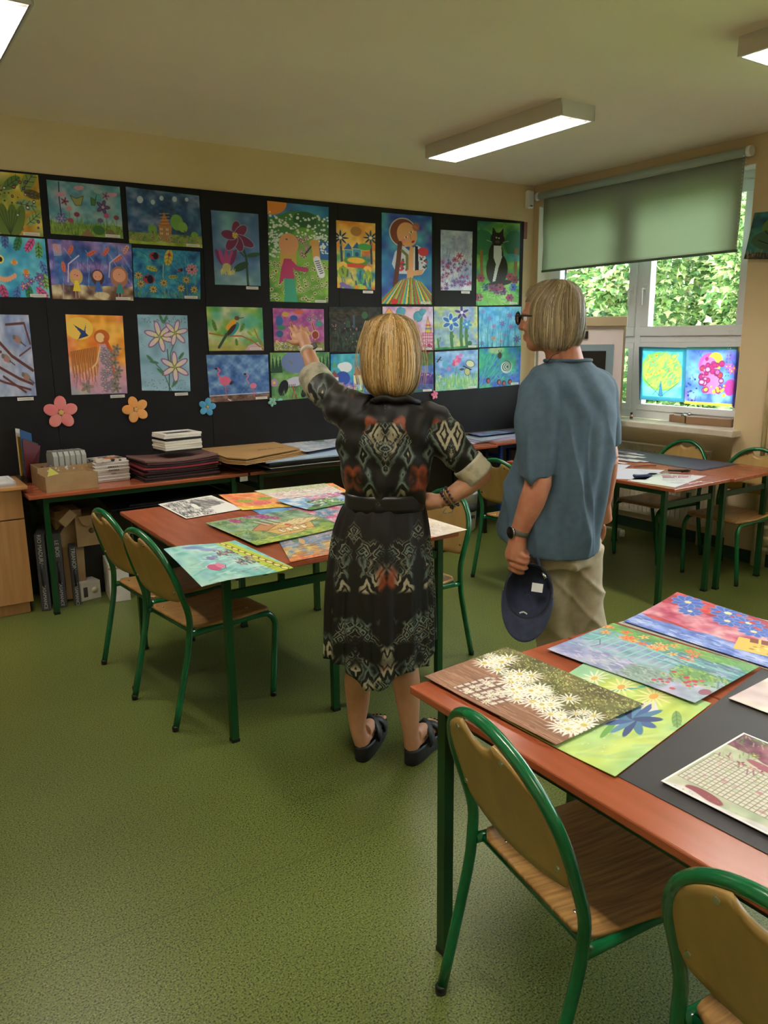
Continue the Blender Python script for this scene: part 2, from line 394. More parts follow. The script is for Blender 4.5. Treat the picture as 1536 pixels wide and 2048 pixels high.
# ---- the paintings (a = width / height)
def g_leaves(n=110):
    c = Cv(1.25, n, '#c9b04a', 3).wash(['#c6ad3c', '#b78d33', '#8b9a4a', '#d8c768'], 4)
    for u, v, L, t, q in [(.12, .12, .4, .5, '#6f8a45'), (.35, .1, .4, 1.9, '#7f9a50'), (.62, .16, .35, -.6, '#5d7d40'), (.85, .12, .42, -.9, '#83994f'), (.9, .32, .3, .2, '#6f5c38'), (.8, .5, .36, .1, '#7fa07a'), (.88, .72, .3, -.7, '#8aa463'), (.06, .5, .3, 1.2, '#a8b36a'), (.25, .3, .3, .9, '#8da35a')]: c.lf(u, v, L, t, q, .5, '#2c3a22')
    for k in (-.35, -.15, .08, .3): c.el(.55+k*.45, .76, .09, .26, '#59702f', k*.9)
    c.el(.2, .85, .1, .25, '#7b8a34', .2)
    for k in range(7): c.ln([(.55, 1), (.4+k*.05, .6)], .006, '#2c3a1a')
    return c.dots(16, .02, ['#b76a5a', '#7a5fae', '#cfd8e8'], .45, .95, .1, .9, ring='#3a2f22').dots(14, .015, ['#44302a'], .2, .7, .2, .5)
def g_garden(n=100):
    c = Cv(1.42, n, '#7fa6ad', 5).wash(['#79a3b0', '#5d93a8', '#93b3b5', '#4f8f98', '#9aa9b8'], 4).wash(['#6f8a3a', '#7d9a44', '#5b7733'], 6, .76)
    c.grass(.72, 1, ['#8aa94a', '#4f6f2a', '#a0ba58'], 220, .1); c.ln([(.16, .02), (.15, .35), (.16, .64)], .02, '#2b2f66')
    c.fl(.16, .7, .1, 6, '#7f86c0', '#c58ab8', out='#272a52')
    for u, v in [(.42, .1), (.17, .25), (.88, .17)]: c.el(u, v, .09, .04, '#c58ea5').el(u+.04, v-.02, .05, .03, '#c995aa')
    c.el(.69, .13, .09, .04, '#8fa9a8').pl([(.3, .25), (.38, .3), (.48, .24), (.44, .42), (.36, .43)], '#9a9a5a', out='#46402a')
    c.pl([(.58, .25), (.64, .3), (.66, .2), (.63, .4), (.58, .4)], '#4f7b45', out='#2a4527').fl(.74, .42, .13, 5, '#6a4c78', '#b99ab5', out='#332238').fl(.22, .37, .08, 5, '#853a4f', '#5a2438')
    c.fl(.79, .2, .08, 5, '#8a5672', '#5a3048')
    for u, v, q in [(.28, .72, '#a3405f'), (.37, .6, '#8c3551'), (.78, .58, '#c05280'), (.92, .6, '#7a3c4a'), (.27, .5, '#c18a8a'), (.69, .68, '#6a5a80')]: c.ln([(u, v), (u, .9)], .008, '#5d7a3a').el(u, v, .055, .045, q)
    return c.el(.66, .87, .12, .09, '#3f6b33').el(.82, .94, .1, .1, '#7a6a44').pl([(.4, 1), (.5, .86), (.6, 1)], '#8b6a4a')
def g_night(n=100):
    c = Cv(1.36, n, '#2f5078', 7).wash(['#2c4c78', '#3f6a8e', '#5f7ba3', '#284368', '#6f7fa6', '#3a5f86'], 6).wash(['#5d7a3a', '#486b38', '#7f9440'], 8, .78, 1, .02)
    for u, v, r in [(.18, .2, .05), (.35, .22, .035), (.47, .13, .035), (.65, .12, .04), (.82, .1, .03)]: c.el(u, v, r*1.1, r*1.3, '#b9c8d8', .3)
    c.el(.32, .72, .08, .09, '#6f9a4a').el(.66, .55, .12, .15, '#6f9c45').el(.74, .63, .09, .1, '#7ba64a').el(.9, .76, .07, .06, '#6f9a3a')
    c.ln([(.32, .75), (.33, .9)], .02, '#6a4a33').ln([(.76, .7), (.77, .82)], .02, '#6a4a33')
    c.pl([(.4, .62), (.58, .62), (.57, .97), (.41, .97)], '#a5764a').pl([(.42, .64), (.49, .38), (.57, .64)], '#a86a38')
    for k in range(4): c.ln([(.43, .6-k*.06), (.56, .58-k*.06)], .012, '#d09a55')
    for u in (.44, .52):
        for v in (.7, .78): c.el(u, v, .022, .03, '#e3d3b0').ln([(u, v-.03), (u, v+.03)], .006, '#4a2f20')
    c.dots(90, .013, ['#8a3f2a', '#3a5a2a', '#a8552f'], 0, 1, .8, .92, ring='#9ab07a'); return c.wash(['#8a9a3a', '#a3b04a'], 4, .93)
def g_toucan(n=105):
    c = Cv(1.25, n, '#4fa5c4', 11).wash(['#3f9cc4', '#5fb6cf', '#2f86b8', '#7cc8d0'], 4)
    c.el(.1, .45, .28, .3, '#121216').el(.36, .38, .07, .07, '#e8d36a').el(.37, .38, .03, .04, '#141414')
    for k in range(8): c.el(.3+k*.035, .66+.05*math.sin(k*.5), .03, .045, '#e3a07c', 0)
    P = ['#c04a7a', '#4a6fb4', '#2f7a4a', '#d9568f', '#6aa85a', '#5a86c8', '#8ab45a', '#cf5d6d']
    for i, (u, v, t) in enumerate([(.25, .08, 1.5), (.45, .06, 1.6), (.62, .1, 1.9), (.78, .12, 2.2), (.9, .2, 1.6), (.95, .5, 1.2), (.95, .72, 1.4), (.2, .9, 1.7), (.38, .92, 1.3), (.55, .95, 1.8), (.72, .92, 1.5), (.9, .92, .8), (.03, .1, 1.4)]): c.lf(u, v, .26, t, P[i % 8], .5, '#22303a')
    c.flowers(9, .06, ['#9a6ab4', '#c77ab0', '#7a5fb0'], .55, .9, .62, .82, out='#3a2a50')
    for u, v in [(.28, .25), (.55, .42), (.7, .57)]: c.el(u, v, .06, .03, '#e0b05a').el(u, v, .035, .05, '#d8803a')
    return c
def g_girls(n=105):
    c = Cv(1.45, n, '#5a62a8', 13).wash(['#4a5aa8', '#6f7cc0', '#8a6fae', '#3f6fae', '#9a8cc8', '#34508c'], 6).wash(['#7a5a44', '#5c4030', '#a08060', '#cfc4a0'], 7, .76)
    c.strokes(60, .3, .012, ['#7a3f8a', '#3f4f9c', '#b8c8e8', '#2f7fae', '#563a86'], 1.3, .5, 0, 1, 0, .7)
    for u, v, t in [(.1, .15, 1.2), (.26, .16, 2.0), (.5, .2, 2.6), (.68, .16, 2.2), (.82, .27, 2.6), (.93, .1, 2.1), (.16, .45, 1.5)]: c.lf(u, v, .18, t, '#d8785a' if v > .12 else '#e2b5a0', .4, '#c84a3a')
    c.pl([(.05, .08), (.15, .08), (.15, .26), (.06, .28)], '#c8c0d0', .5).ln([(.2, .7), (.22, .4), (.35, .25)], .02, '#d5c8dc').ln([(.7, .6), (.72, .35), (.85, .2)], .02, '#c8b8d0')
    for u, v, r, h, dr in [(.3, .58, .1, '#c8a860', '#e8d040'), (.56, .58, .1, '#4f3434', '#3f62a8'), (.83, .56, .14, '#a8705a', '#3a8a8a')]:
        c.el(u, v+.03, r*1.15, r*1.35, h).el(u, v, r*.85, r*.85, '#dd9c7c').pl([(u-.02, v+r), (u+.02, v+r), (u+.05, v+r+.18), (u-.05, v+r+.18)], dr)
        c.ln([(u-.02, v+r+.18), (u-.02, .97)], .014, '#c8a0a0').ln([(u+.02, v+r+.18), (u+.02, .97)], .014, '#c8a0a0').dots(2, .008, ['#3a2020'], u-.03, u+.03, v-.02, v+.02)
    return c.el(.6, .92, .14, .06, '#d8cfa8', al=.7)
def g_ladybugs(n=95):
    c = Cv(1.35, n, '#1f6f9c', 17).wash(['#1f6c9a', '#2f86ac', '#1a4f84', '#3f98a8', '#26789a'], 7)
    c.strokes(50, .25, .01, ['#7fc0c8', '#16406c', '#4aa0a8'], 1.2, .9)
    for u, v, r in [(.31, .14, .1), (.22, .62, .12), (.69, .4, .05)]: c.el(u, v, r, r*.75, '#a82f3a').el(u+.02, v, r*.5, r*.7, '#141420').dots(4, r*.18, ['#141420'], u-.05, u+.05, v-.05, v+.05)
    c.lf(.52, .16, .34, 1.75, '#c8b04a', .5, '#5a6a2a').el(.53, .1, .03, .04, '#b03a34').lf(.27, .4, .22, .3, '#b8a848', .45, '#5a6a2a').lf(.58, .55, .2, -.1, '#a8a848', .4, '#4a5a2a')
    c.ln([(.44, .3), (.43, .55), (.46, 1)], .02, '#7fa89a').fl(.87, .38, .12, 8, '#b06a7a', '#3a2a20', out='#e0b8b0')
    for u, v in [(.1, .72), (.44, .68), (.7, .78), (.9, .8), (.28, .82), (.07, .55), (.78, .6)]: c.ln([(u, v), (u+.02, 1)], .014, '#5f8a4a').fl(u, v, .08, 8, '#c8a05a', '#6a2f34', out='#304a3a')
    return c.grass(.95, 1, ['#7f9a3a', '#4f7a3a'], 60, .1)
def g_branches(n=130):
    c = Cv(.95, n, '#9aa6c4', 19).wash(['#94a2c4', '#a8b2cc', '#8090b8', '#b4b8cc'], 5)
    for P, w in [([(.1, 0), (.35, .3), (.6, .5), (.98, .68)], .04), ([(0, .42), (.4, .45)], .035), ([(.55, .12), (.9, .1), (.98, .35)], .03), ([(.3, .62), (.7, .78), (.95, .85)], .035), ([(.4, .75), (.8, .95)], .03), ([(.0, .7), (.4, .82), (.9, .92)], .028), ([(.75, .5), (.98, .4)], .02)]: c.ln(P, w, '#5c3430')
    for u, v in [(.75, .3), (.5, .53), (.85, .76), (.25, .25)]: c.el(u, v, .08, .045, '#8f8078', .5).el(u-.03, v+.01, .035, .03, '#b0706a').el(u-.07, v-.03, .03, .03, '#6f6660').ln([(u+.05, v+.03), (u+.14, v+.08)], .015, '#4a3f44')
    return c
def g_orange(n=150):
    c = Cv(.72, n, '#e8923a', 23).wash(['#e8922f', '#f0a840', '#e0702c', '#f4b850', '#e88a5a'], 5).wash(['#d8a0b0', '#c89ac0', '#e0a898', '#b090c0'], 5, .55, 1, .05, .8, .15).wash(['#8a9ac0', '#a88ab8', '#9ab8c0'], 5, .85, 1, .05, .7, .12)
    c.el(.22, .17, .17, .14, '#f4c85a').pl([(.12, .12), (.3, .2), (.34, .1), (.32, .22), (.37, .26), (.2, .3), (.16, .34), (.24, .23)], '#2f4478')
    for k in range(42): u = .04+k*.011; c.ln([(u, .46-.0015*k), (u+.015, .72+.12*math.sin(k*1.3))], .008, ['#a8602a', '#c87a3a', '#8a5a3a'][k % 3])
    c.el(.6, .27, .1, .09, '#c8642a').el(.57, .28, .055, .06, '#f0c890').pl([(.55, .36), (.68, .36), (.8, .62), (.9, .98), (.42, .98), (.52, .6)], '#c89aac')
    c.ln([(.66, .3), (.74, .45), (.72, .6), (.8, .78)], .045, '#cc5a28').dots(150, .013, ['#a8a49a', '#8f8f98', '#c0a8a8'], .55, .75, .42, .97, ring='#7a6a80').ln([(.56, .4), (.48, .6), (.4, .66)], .02, '#e8c090')
    for v in (.42, .5, .6, .7, .78, .87, .93): c.fl(.82+.04*math.sin(v*20), v, .06, 5, '#77745e', '#5a5440', out='#8f7f90')
    c.fl(.28, .9, .08, 5, '#8a8468', '#6a6450', out='#6f7f80'); return c.strokes(40, .12, .006, ['#7f5f9a', '#c87f9a'], 1.57, .1, .03, .45, .7, .9)
def lily(c, u, v, r, rot, o='#7a3f6a', f='#d8c0cc', q='#d8d890'):
    for k in range(6):
        t = rot+2*PI*k/6; x, y = u+math.cos(t)*r*.52/c.a, v+math.sin(t)*r*.52; c.el(x, y, r*.52, r*.2, o, t); c.el(x, y, r*.45, r*.15, f, t); c.el(u+math.cos(t)*r*.3/c.a, v+math.sin(t)*r*.3, r*.25, r*.07, q, t)
    for k in range(6): t = rot+.5+2*PI*k/6; c.ln([(u, v), (u+math.cos(t)*r*.35/c.a, v+math.sin(t)*r*.35)], .005, '#6a7a3a')
    c.el(u, v, r*.08, r*.08, '#8fae5a')
def g_lily(n=145):
    c = Cv(.66, n, '#8fb4c8', 29).wash(['#8fb4c8', '#88aec4', '#96bace'], 3)
    c.ln([(.56, .45), (.58, .7), (.56, 1)], .014, '#3f5a4a').ln([(.72, .35), (.62, .5), (.6, .7)], .01, '#3f5a4a').ln([(.6, 1), (.45, .74), (.22, .58)], .01, '#3f5a4a').ln([(.62, .95), (.72, .75)], .01, '#3f5a4a')
    lily(c, .42, .28, .2, .3); lily(c, .74, .23, .17, .8); lily(c, .7, .68, .2, .5)
    for u, v, t in [(.2, .57, .8), (.28, .62, .2), (.4, .74, .7), (.68, .9, -.8), (.47, .05, 1.2), (.55, .06, 2), (.84, .53, -.9)]: c.lf(u, v, .12, t, '#4f7a5a', .32)
    c.dots(50, .004, ['#1f2f3a'], .05, .98, .02, .1).dots(40, .004, ['#1f2f3a'], .05, .9, .85, .97); return c.dots(25, .003, ['#20303a'])
def g_columbine(n=150):
    c = Cv(.66, n, '#5f86a8', 31).wash(['#5878a4', '#6f93b4', '#4f6f9c', '#6fa0b0'], 4).wash(['#6f9a98', '#8aa4a8', '#5f8f94'], 4, .7, 1, .05, .7, .2)
    c.ln([(.6, .42), (.7, .6), (.72, 1)], .03, '#2c4a34').ln([(.42, .55), (.52, .5), (.66, .6)], .018, '#2c4a34').lf(.86, .57, .2, -.2, '#2f5638', .32).lf(.58, .74, .24, -.5, '#2c4c34', .42)
    for t, L in [(-1.5, .2), (-.8, .2), (.45, .26), (1.25, .2), (2.2, .22), (3.3, .2)]: c.el(.5+math.cos(t)*L*.5/c.a, .33+math.sin(t)*L*.5, L*.58, .07, '#8a9cb0', t).el(.5+math.cos(t)*L*.5/c.a, .33+math.sin(t)*L*.5, L*.54, .06, '#74284e', t)
    c.el(.48, .32, .04, .04, '#a8903a').dots(12, .01, ['#d8c05a'], .43, .53, .28, .36)
    for k in (-.13, -.08, 0, .08, .13): c.el(.27+k*1.2, .62, .03, .11, ['#a8487c', '#7a2c5c'][int(k*100) % 2], k*3)
    return c.el(.27, .76, .06, .06, '#b8b070').grass(.84, .86, ['#d8cf8a', '#c8b858'], 30, .07, .012, .15, .45)
def g_stork_girl(n=190):
    c = Cv(.62, n, '#6a9c3a', 37).wash(['#7aa83f', '#5f9436', '#8cb64a', '#4f8438'], 6)
    c.wash(['#2f7ab0', '#3f8ec0', '#5a9cc8', '#3f6ea8'], 4, 0, .22, .04).el(.05, 0, .16, .13, '#e08a3a').el(.1, .3, .18, .14, '#3f7a3c').el(.55, .25, .3, .18, '#4a8040').el(.85, .3, .2, .16, '#3f7040').el(.6, .15, .12, .08, '#2f5f38').pl([(.85, .36), (1, .36), (1, .55), (.8, .55)], '#2a5fa0').el(.6, .36, .14, .13, '#6a9f3a')
    c.dots(120, .013, ['#d5dcd5', '#e6ece6'], 0, 1, .1, .35).dots(60, .012, ['#d5dcd5'], 0, .2, .3, .55).dots(45, .013, ['#dde4dd'], .75, 1, .3, .48)
    c.dots(170, .010, ['#6a3f3a', '#4f6a30'], 0, 1, .58, .98, ring='#d0d4a0').flowers(9, .03, ['#7a3f58', '#8c5068'], .48, .66, .32, .52, out='#e0d8d8')
    c.pl([(.2, .34), (.28, .31), (.42, .33), (.46, .6), (.4, .66), (.18, .64)], '#c9a04a').el(.33, .41, .1, .11, '#d99a68').pl([(.26, .42), (.4, .42), (.36, .52), (.3, .52)], '#d99a68').dots(2, .008, ['#2a2020'], .28, .38, .35, .37)
    c.pl([(.25, .56), (.37, .56), (.42, .76), (.24, .76), (.18, .82), (.16, .8), (.2, .66)], '#b03564').ln([(.37, .6), (.45, .65), (.62, .66)], .045, '#b03564').pl([(.25, .76), (.42, .76), (.46, 1), (.24, 1)], '#3a9a80')
    c.ln([(.77, .4), (.8, .55)], .08, '#d8a058').el(.76, .38, .055, .035, '#d09850').ln([(.7, .42), (.6, .5)], .015, '#2f2a24').ln([(.8, .55), (.88, .7)], .075, '#e8e8ec')
    for k in range(7): c.ln([(.77+k*.015, .57+k*.02), (.84+k*.012, .56+k*.02)], .008, '#1c1c22')
    return c
def g_roller(n=105):
    c = Cv(1.32, n, '#8fae5c', 41).wash(['#7fae4a', '#a8c06a', '#b8c49a', '#4f9a5c', '#c8c8a0', '#5aa88c'], 4).el(.78, .32, .22, .16, '#3fa8a4', al=.6, soft=.6)
    c.wash(['#a8a03a', '#7f9a3a', '#a08a3a'], 3, .7, 1, .05, .7, .2).pl([(.65, 1), (.72, .88), (.9, .8), (1, 1)], '#d0a8b8')
    c.ln([(.03, .6), (.3, .66), (.6, .66), (.8, .78), (1, .98)], .035, '#a07038').ln([(.84, .5), (.9, .7), (1, .9)], .03, '#a8743c')
    c.lf(.12, .42, .26, 1.3, '#5f8a3c', .35, '#35562a').lf(.62, .46, .22, -1.1, '#6f9a48', .4, '#3a5a2c').lf(.5, .8, .16, 1.5, '#6f9a3c', .45, '#3a5a2c').lf(.7, .8, .14, -.5, '#7faa48', .45).lf(.75, .6, .16, .7, '#8aae4a', .4)
    c.el(.46, .5, .19, .085, '#2f8f96', -.9).el(.42, .4, .17, .07, '#e0a030', -.75).el(.42, .52, .17, .05, '#3f2a22', -.85).ln([(.33, .62), (.18, .92)], .06, '#2f4a34').el(.53, .25, .06, .05, '#6a4a34').ln([(.57, .25), (.65, .24)], .012, '#2a241f').dots(1, .01, ['#101010'], .53, .54, .24, .25)
    return c
def g_giraffe(n=105):
    c = Cv(1.22, n, '#a85a90', 43).wash(['#b05f98', '#a04f88', '#c070a0', '#984a90'], 6).wash(['#8a8a58', '#a09a68', '#787a4a'], 5, .78, 1, .02)
    c.el(.24, .14, .08, .06, '#c8a04a').el(.5, .08, .12, .05, '#c8603f').el(.12, .3, .08, .13, '#2f5fa0').el(.4, .22, .09, .06, '#2f4f98').el(.15, .45, .1, .06, '#3f7f6a').el(.9, .35, .09, .07, '#3f8f88').el(.12, .6, .08, .08, '#2f5f88').el(.68, .58, .07, .05, '#c8b04a')
    for u in (.4, .82): c.ln([(u-.06, .34), (u, .58)], .045, '#e0d0a0').ln([(u-.06, .34), (u, .58)], .03, '#8a3a2a').el(u, .62, .095, .11, '#e0d0a0').el(u, .62, .08, .095, '#8f3a2a').ln([(u-.03, .7), (u-.05, .8)], .014, '#8f3a2a').ln([(u+.03, .7), (u+.04, .8)], .014, '#8f3a2a')
    c.dots(40, .02, ['#b8503a', '#3f7a58', '#c8a048', '#3f5f98'], .02, .55, .76, .98, ring='#e0d898').dots(10, .015, ['#a0503a'], .7, .98, .8, .86); return c.flowers(7, .05, ['#2f3a78', '#7a3a5a'], .68, .98, .12, .3, out='#d8c8b8')
def g_flamingo(n=110):
    c = Cv(1.3, n, '#4f78b0', 47).wash(['#4f76b0', '#6f96c4', '#3a5f9c', '#7fa4c8', '#4a70b0'], 7).wash(['#6a5048', '#8a6a58', '#503a38'], 9, .85, 1, .02)
    c.ln([(0, .86), (1, .84)], .015, '#d8dce8')
    for u, v, r, q in [(.26, .55, .12, '#d8688c'), (.72, .68, .075, '#d87a98')]:
        c.el(u+.01, v, r, r*.8, q).ln([(u-.06, v-.05), (u-.1, v-.15), (u-.06, v-.22), (u-.1, v-.27)], .035 if u < .5 else .022, q).el(u-.12, v-.26, .03, .02, '#2a2028').ln([(u, v+r*.7), (u+.02, .93)], .016, '#c06a84').ln([(u-.03, v+r*.7), (u+.07, v+.2), (u, v+.2)], .012, '#b05a78')
    c.el(.37, .6, .03, .05, '#2a2434', .8).el(.2, .78, .04, .05, '#2f5fa0', al=.6); c.ln([(.3, .95), (.34, .98)], .02, '#e8e0e8'); return c
def g_stork(n=110):
    c = Cv(1.25, n, '#5f8f5a', 53).wash(['#5f8f5a', '#6fa05a', '#4f7f58', '#7fa86a'], 5).el(.45, .2, .34, .24, '#6f80b0')
    for u in (.04, .1, .16, .84, .9, .97): c.pl([(u-.04, .42), (u, .05), (u+.04, .42)], '#274a34')
    c.el(.4, .62, .2, .1, '#c8c4d8', -.15).ln([(.52, .58), (.6, .55), (.6, .36)], .07, '#c8c4d8').el(.2, .74, .1, .17, '#15161c', .3)
    for k in range(6): c.ln([(.25+k*.03, .68), (.24+k*.03, .75)], .012, '#15161c')
    c.ln([(.36, .72), (.42, .98)], .03, '#a03a38').ln([(.42, .74), (.34, .97)], .02, '#a03a38').el(.05, .62, .08, .08, '#b08ab0').el(.05, .62, .03, .03, '#d8c04a').ln([(.32, .18), (.36, .23)], .03, '#7a7a5a')
    return c.el(.55, .88, .06, .1, '#15161c', .3).el(.63, .86, .07, .05, '#c8c4d8').grass(.8, 1, ['#8ab858', '#4f8a4a', '#3f7a58'], 90, .12).el(.14, .99, .05, .04, '#8ad0c8')
def g_village(n=130):
    c = Cv(.56, n, '#e08a30', 59).wash(['#e0862c', '#e8a040', '#d87030', '#e8b858'], 5).wash(['#2f7fa0', '#e0a038', '#4f9a68', '#d8c060', '#d86a30'], 8, .42)
    c.el(.5, .14, .08, .07, '#b07838')
    for u, v, w_ in [(.3, .38, .14), (.52, .36, .14)]: c.pl([(u-w_, v+.04), (u, v-.07), (u+w_, v+.04)], '#2a5fa0', out='#e0c070').pl([(u-w_*.8, v+.04), (u+w_*.8, v+.04), (u+w_*.8, v+.2), (u-w_*.8, v+.2)], '#3a90a8', out='#e0c070').el(u, v+.12, .03, .035, '#1f4f80')
    for u, v in [(.1, .25), (.88, .22)]: c.ln([(u, v), (u+.03, .6)], .03, '#2a3a58'); c.fl(u, v, .11, 8, '#26303a', '#e8e0d0', .25, out='#e0d0b0')
    c.el(.72, .36, .1, .05, '#3f9a4a').el(.5, .58, .18, .07, '#4f8a3a').el(.5, .57, .13, .045, '#e8b040').el(.5, .65, .2, .03, '#c84a30')
    for u, v in [(.16, .66), (.8, .7)]: c.el(u, v, .06, .06, '#e8b858', 0).el(u, v+.1, .07, .09, '#8aa83a').dots(2, .006, ['#2a2420'], u-.04, u+.04, v-.01, v+.01)
    c.strokes(30, .1, .02, ['#2f5f98', '#2f7f9a', '#1f3a5a', '#e0c050'], 1.5, .3, 0, 1, .7, .92); return c.dots(10, .05, ['#7a6ab0', '#e8b040', '#a8c84a', '#e0883a'], 0, 1, .95, 1)
def g_folk(n=190):
    c = Cv(.55, n, '#2f6fac', 61).wash(['#2f6cac', '#3f88bc', '#34489c', '#4fa0b8', '#4a4f9c'], 7).wash(['#3f9ab4', '#2f78ac', '#2a4a8c'], 6, .3, .9, .1, .6, .2)
    c.el(.42, .2, .15, .16, '#d8d0c8').el(.42, .2, .14, .15, '#7a3c2c').el(.5, .22, .11, .135, '#d89c6c', -.25).el(.68, .13, .04, .045, '#a86050').dots(3, .012, ['#a87a5a', '#c87878'], .62, .7, .1, .16)
    for u, v in [(.48, .25), (.58, .19)]: c.el(u, v, .02, .01, '#f0e8e0', -.3).el(u, v, .008, .01, '#203a5a')
    c.el(.62, .295, .02, .012, '#a8283a', -.6).ln([(.55, .21), (.58, .27)], .006, '#a86a4a').el(.42, .29, .025, .02, '#e07a78', al=.6)
    c.pl([(.26, .42), (.4, .34), (.55, .4), (.7, .33), (.86, .38), (.9, .58), (.8, .66), (.3, .66), (.2, .55)], '#c8ccd8').pl([(.66, .34), (.72, .34), (.74, .62), (.66, .62)], '#15161f').el(.83, .4, .06, .05, '#c83a44').dots(28, .018, ['#b8304a', '#2f5a3f', '#c84a58'], .3, .55, .5, .62).dots(12, .013, ['#3a4a3a', '#b8485a'], .76, .9, .46, .58)
    c.pl([(.56, .34), (.64, .36), (.62, .7), (.5, .78), (.5, .6)], '#d8a070').pl([(.6, .62), (.84, .6), (.8, .66), (.6, .68)], '#d8a070').ln([(.36, .32), (.33, .5), (.27, .75), (.24, .95)], .05, '#5a2f22').ln([(.4, .4), (.5, .45), (.5, .6)], .03, '#6a6a3a')
    T = ['#4f9a3a', '#c8404a', '#8ab83f', '#3f8ab0', '#e0c04a', '#2f7a3a', '#c86a3a', '#7ac050', '#a83a5a']
    for k in range(30):
        t = -.62+k*1.3/29; c.pl([(.55+t*.34, .69+abs(t)*.08), (.55+(t+.045)*.34, .69+abs(t)*.08), (.5+(t+.05)*1.0, 1.02), (.5+t*1.0, 1.02)], T[k % 9])
    return c.pl([(0, .66), (.22, .74), (0, .95)], '#2f5fa4', .0).el(.25, .97, .04, .03, '#c83030')
def g_purple(n=125):
    c = Cv(.54, n, '#b8c0d4', 67).wash(['#b8c0d4', '#a0aec8', '#c8ccd8', '#9aa0c0'], 6).strokes(160, .09, .005, ['#6f7aa8', '#8a80b0', '#5f6a80'], -1.5, .3, v0=.3).dots(90, .006, ['#7a6aa0', '#8a8fb8'], 0, 1, .02, .4)
    return c.wash(['#d8dce4', '#c0b8d0'], 8, .88, 1, .03, .7).flowers(75, .032, ['#8a4f90', '#b04f78', '#6f5fa8', '#983f68', '#5f5a9c'], 0, 1, .48, .97, cc='#3a2a48').fl(.6, .42, .06, 6, '#b03f60', '#5a2038').fl(.45, .48, .05, 6, '#a83a5a', '#4a2038')
def g_cat(n=175):
    c = Cv(.52, n, '#5f9a4a', 71).wash(['#5f9c48', '#3f8450', '#7fae52', '#2f7058', '#4a9a58'], 7).wash(['#6fb04a', '#8fc068', '#4f9a50'], 5, .7, 1, .04)
    c.el(.12, .25, .14, .15, '#2f7048').el(.88, .25, .13, .16, '#2f6a48').ln([(.1, .35), (.12, .64)], .035, '#8a5a34').ln([(.92, .32), (.9, .64)], .04, '#8a6038').el(.8, .42, .14, .05, '#3f98a8', al=.7)
    c.el(.47, .56, .13, .2, '#2c2622').el(.44, .4, .09, .16, '#2c2622').el(.47, .2, .085, .075, '#2c2622').pl([(.33, .17), (.36, .06), (.45, .13)], '#2c2622').pl([(.6, .17), (.61, .07), (.5, .13)], '#2c2622')
    c.pl([(.38, .28), (.56, .28), (.58, .42), (.5, .55), (.42, .74), (.36, .74), (.44, .5), (.38, .42)], '#cfd0d6').el(.47, .235, .03, .02, '#5a4f4a').dots(2, .009, ['#d8cf9a'], .4, .55, .18, .2).el(.55, .73, .15, .035, '#2c2622', -.15).ln([(.34, .24), (.22, .22)], .004, '#cfcfcf').ln([(.6, .24), (.72, .22)], .004, '#cfcfcf')
    for u, v, q in [(.1, .67, '#8c3a4a'), (.78, .65, '#a03a48'), (.9, .69, '#7a3040'), (.22, .78, '#2f4a6a'), (.36, .79, '#8a3a6a'), (.47, .82, '#7a3070'), (.62, .83, '#5a2f6a'), (.86, .78, '#3a5fb0'), (.06, .9, '#8a3a58'), (.78, .91, '#983a60'), (.55, .78, '#98405a')]: c.fl(u, v, .05, 6, q, '#2f1f34', .8)
    return c.strokes(60, .06, .01, ['#8fd07a', '#3f8a58', '#a8d890'], .6, 1.5, v0=.75)
def g_dark(n=85):
    c = Cv(1.15, n, '#24261f', 73).wash(['#23251e', '#2c2c22', '#1f2420', '#2a2a2c'], 5).el(.68, .18, .07, .08, '#35603a').strokes(50, .2, .008, ['#6a4a1f', '#4a3a24'], .3, .6, 0, .5, 0, .3, .5)
    c.grass(.55, 1, ['#2f5a34', '#345a44', '#4a4a34'], 150, .1, .007).pl([(.32, .32), (.4, .3), (.4, .45), (.32, .45)], '#2f4a3a').ln([(.47, .2), (.47, .45)], .04, '#3f5068').flowers(9, .03, ['#5a3a5a', '#4a3048'], .05, .5, .35, .5)
    return c.el(.52, .48, .02, .03, '#a05a5a').flowers(12, .03, ['#4a3a4a', '#2f5040'], .3, .8, .5, .9)
def g_castle(n=85):
    c = Cv(1.16, n, '#cba4c0', 79).wash(['#d0a0bc', '#c8b8d8', '#e0c0d0', '#b890c0', '#d8c8e0'], 5)
    for u, v, r in [(.35, .12, .1), (.7, .22, .11), (.55, .45, .08), (.78, .12, .07)]: c.el(u, v, r, r*1.1, '#2a5a80').el(u, v, r*.92, r*1.02, '#4f98b0').el(u+.05, v-.03, r*.6, r*.7, '#5aa0b8')
    c.pl([(0, .25), (.12, .02), (.28, .25)], '#e0a858', out='#c8506a').pl([(.84, .6), (.9, .22), (.96, .6)], '#e0c060', out='#a83a5a').ln([(.86, .42), (.95, .42)], .03, '#c84a68').ln([(.85, .5), (.96, .5)], .03, '#3f80a0')
    c.pl([(.78, .6), (1, .6), (1, 1), (.76, 1)], '#d8b8c8', out='#b03058')
    for k in range(5): c.ln([(.78, .65+k*.08), (1, .65+k*.08)], .014, '#c03a60').ln([(.8+k*.045, .6), (.8+k*.045, 1)], .01, '#a83058')
    return c.dots(24, .02, ['#c04068', '#e8e0e8', '#a86a9a'], .6, 1, .8, 1, ring='#903058')
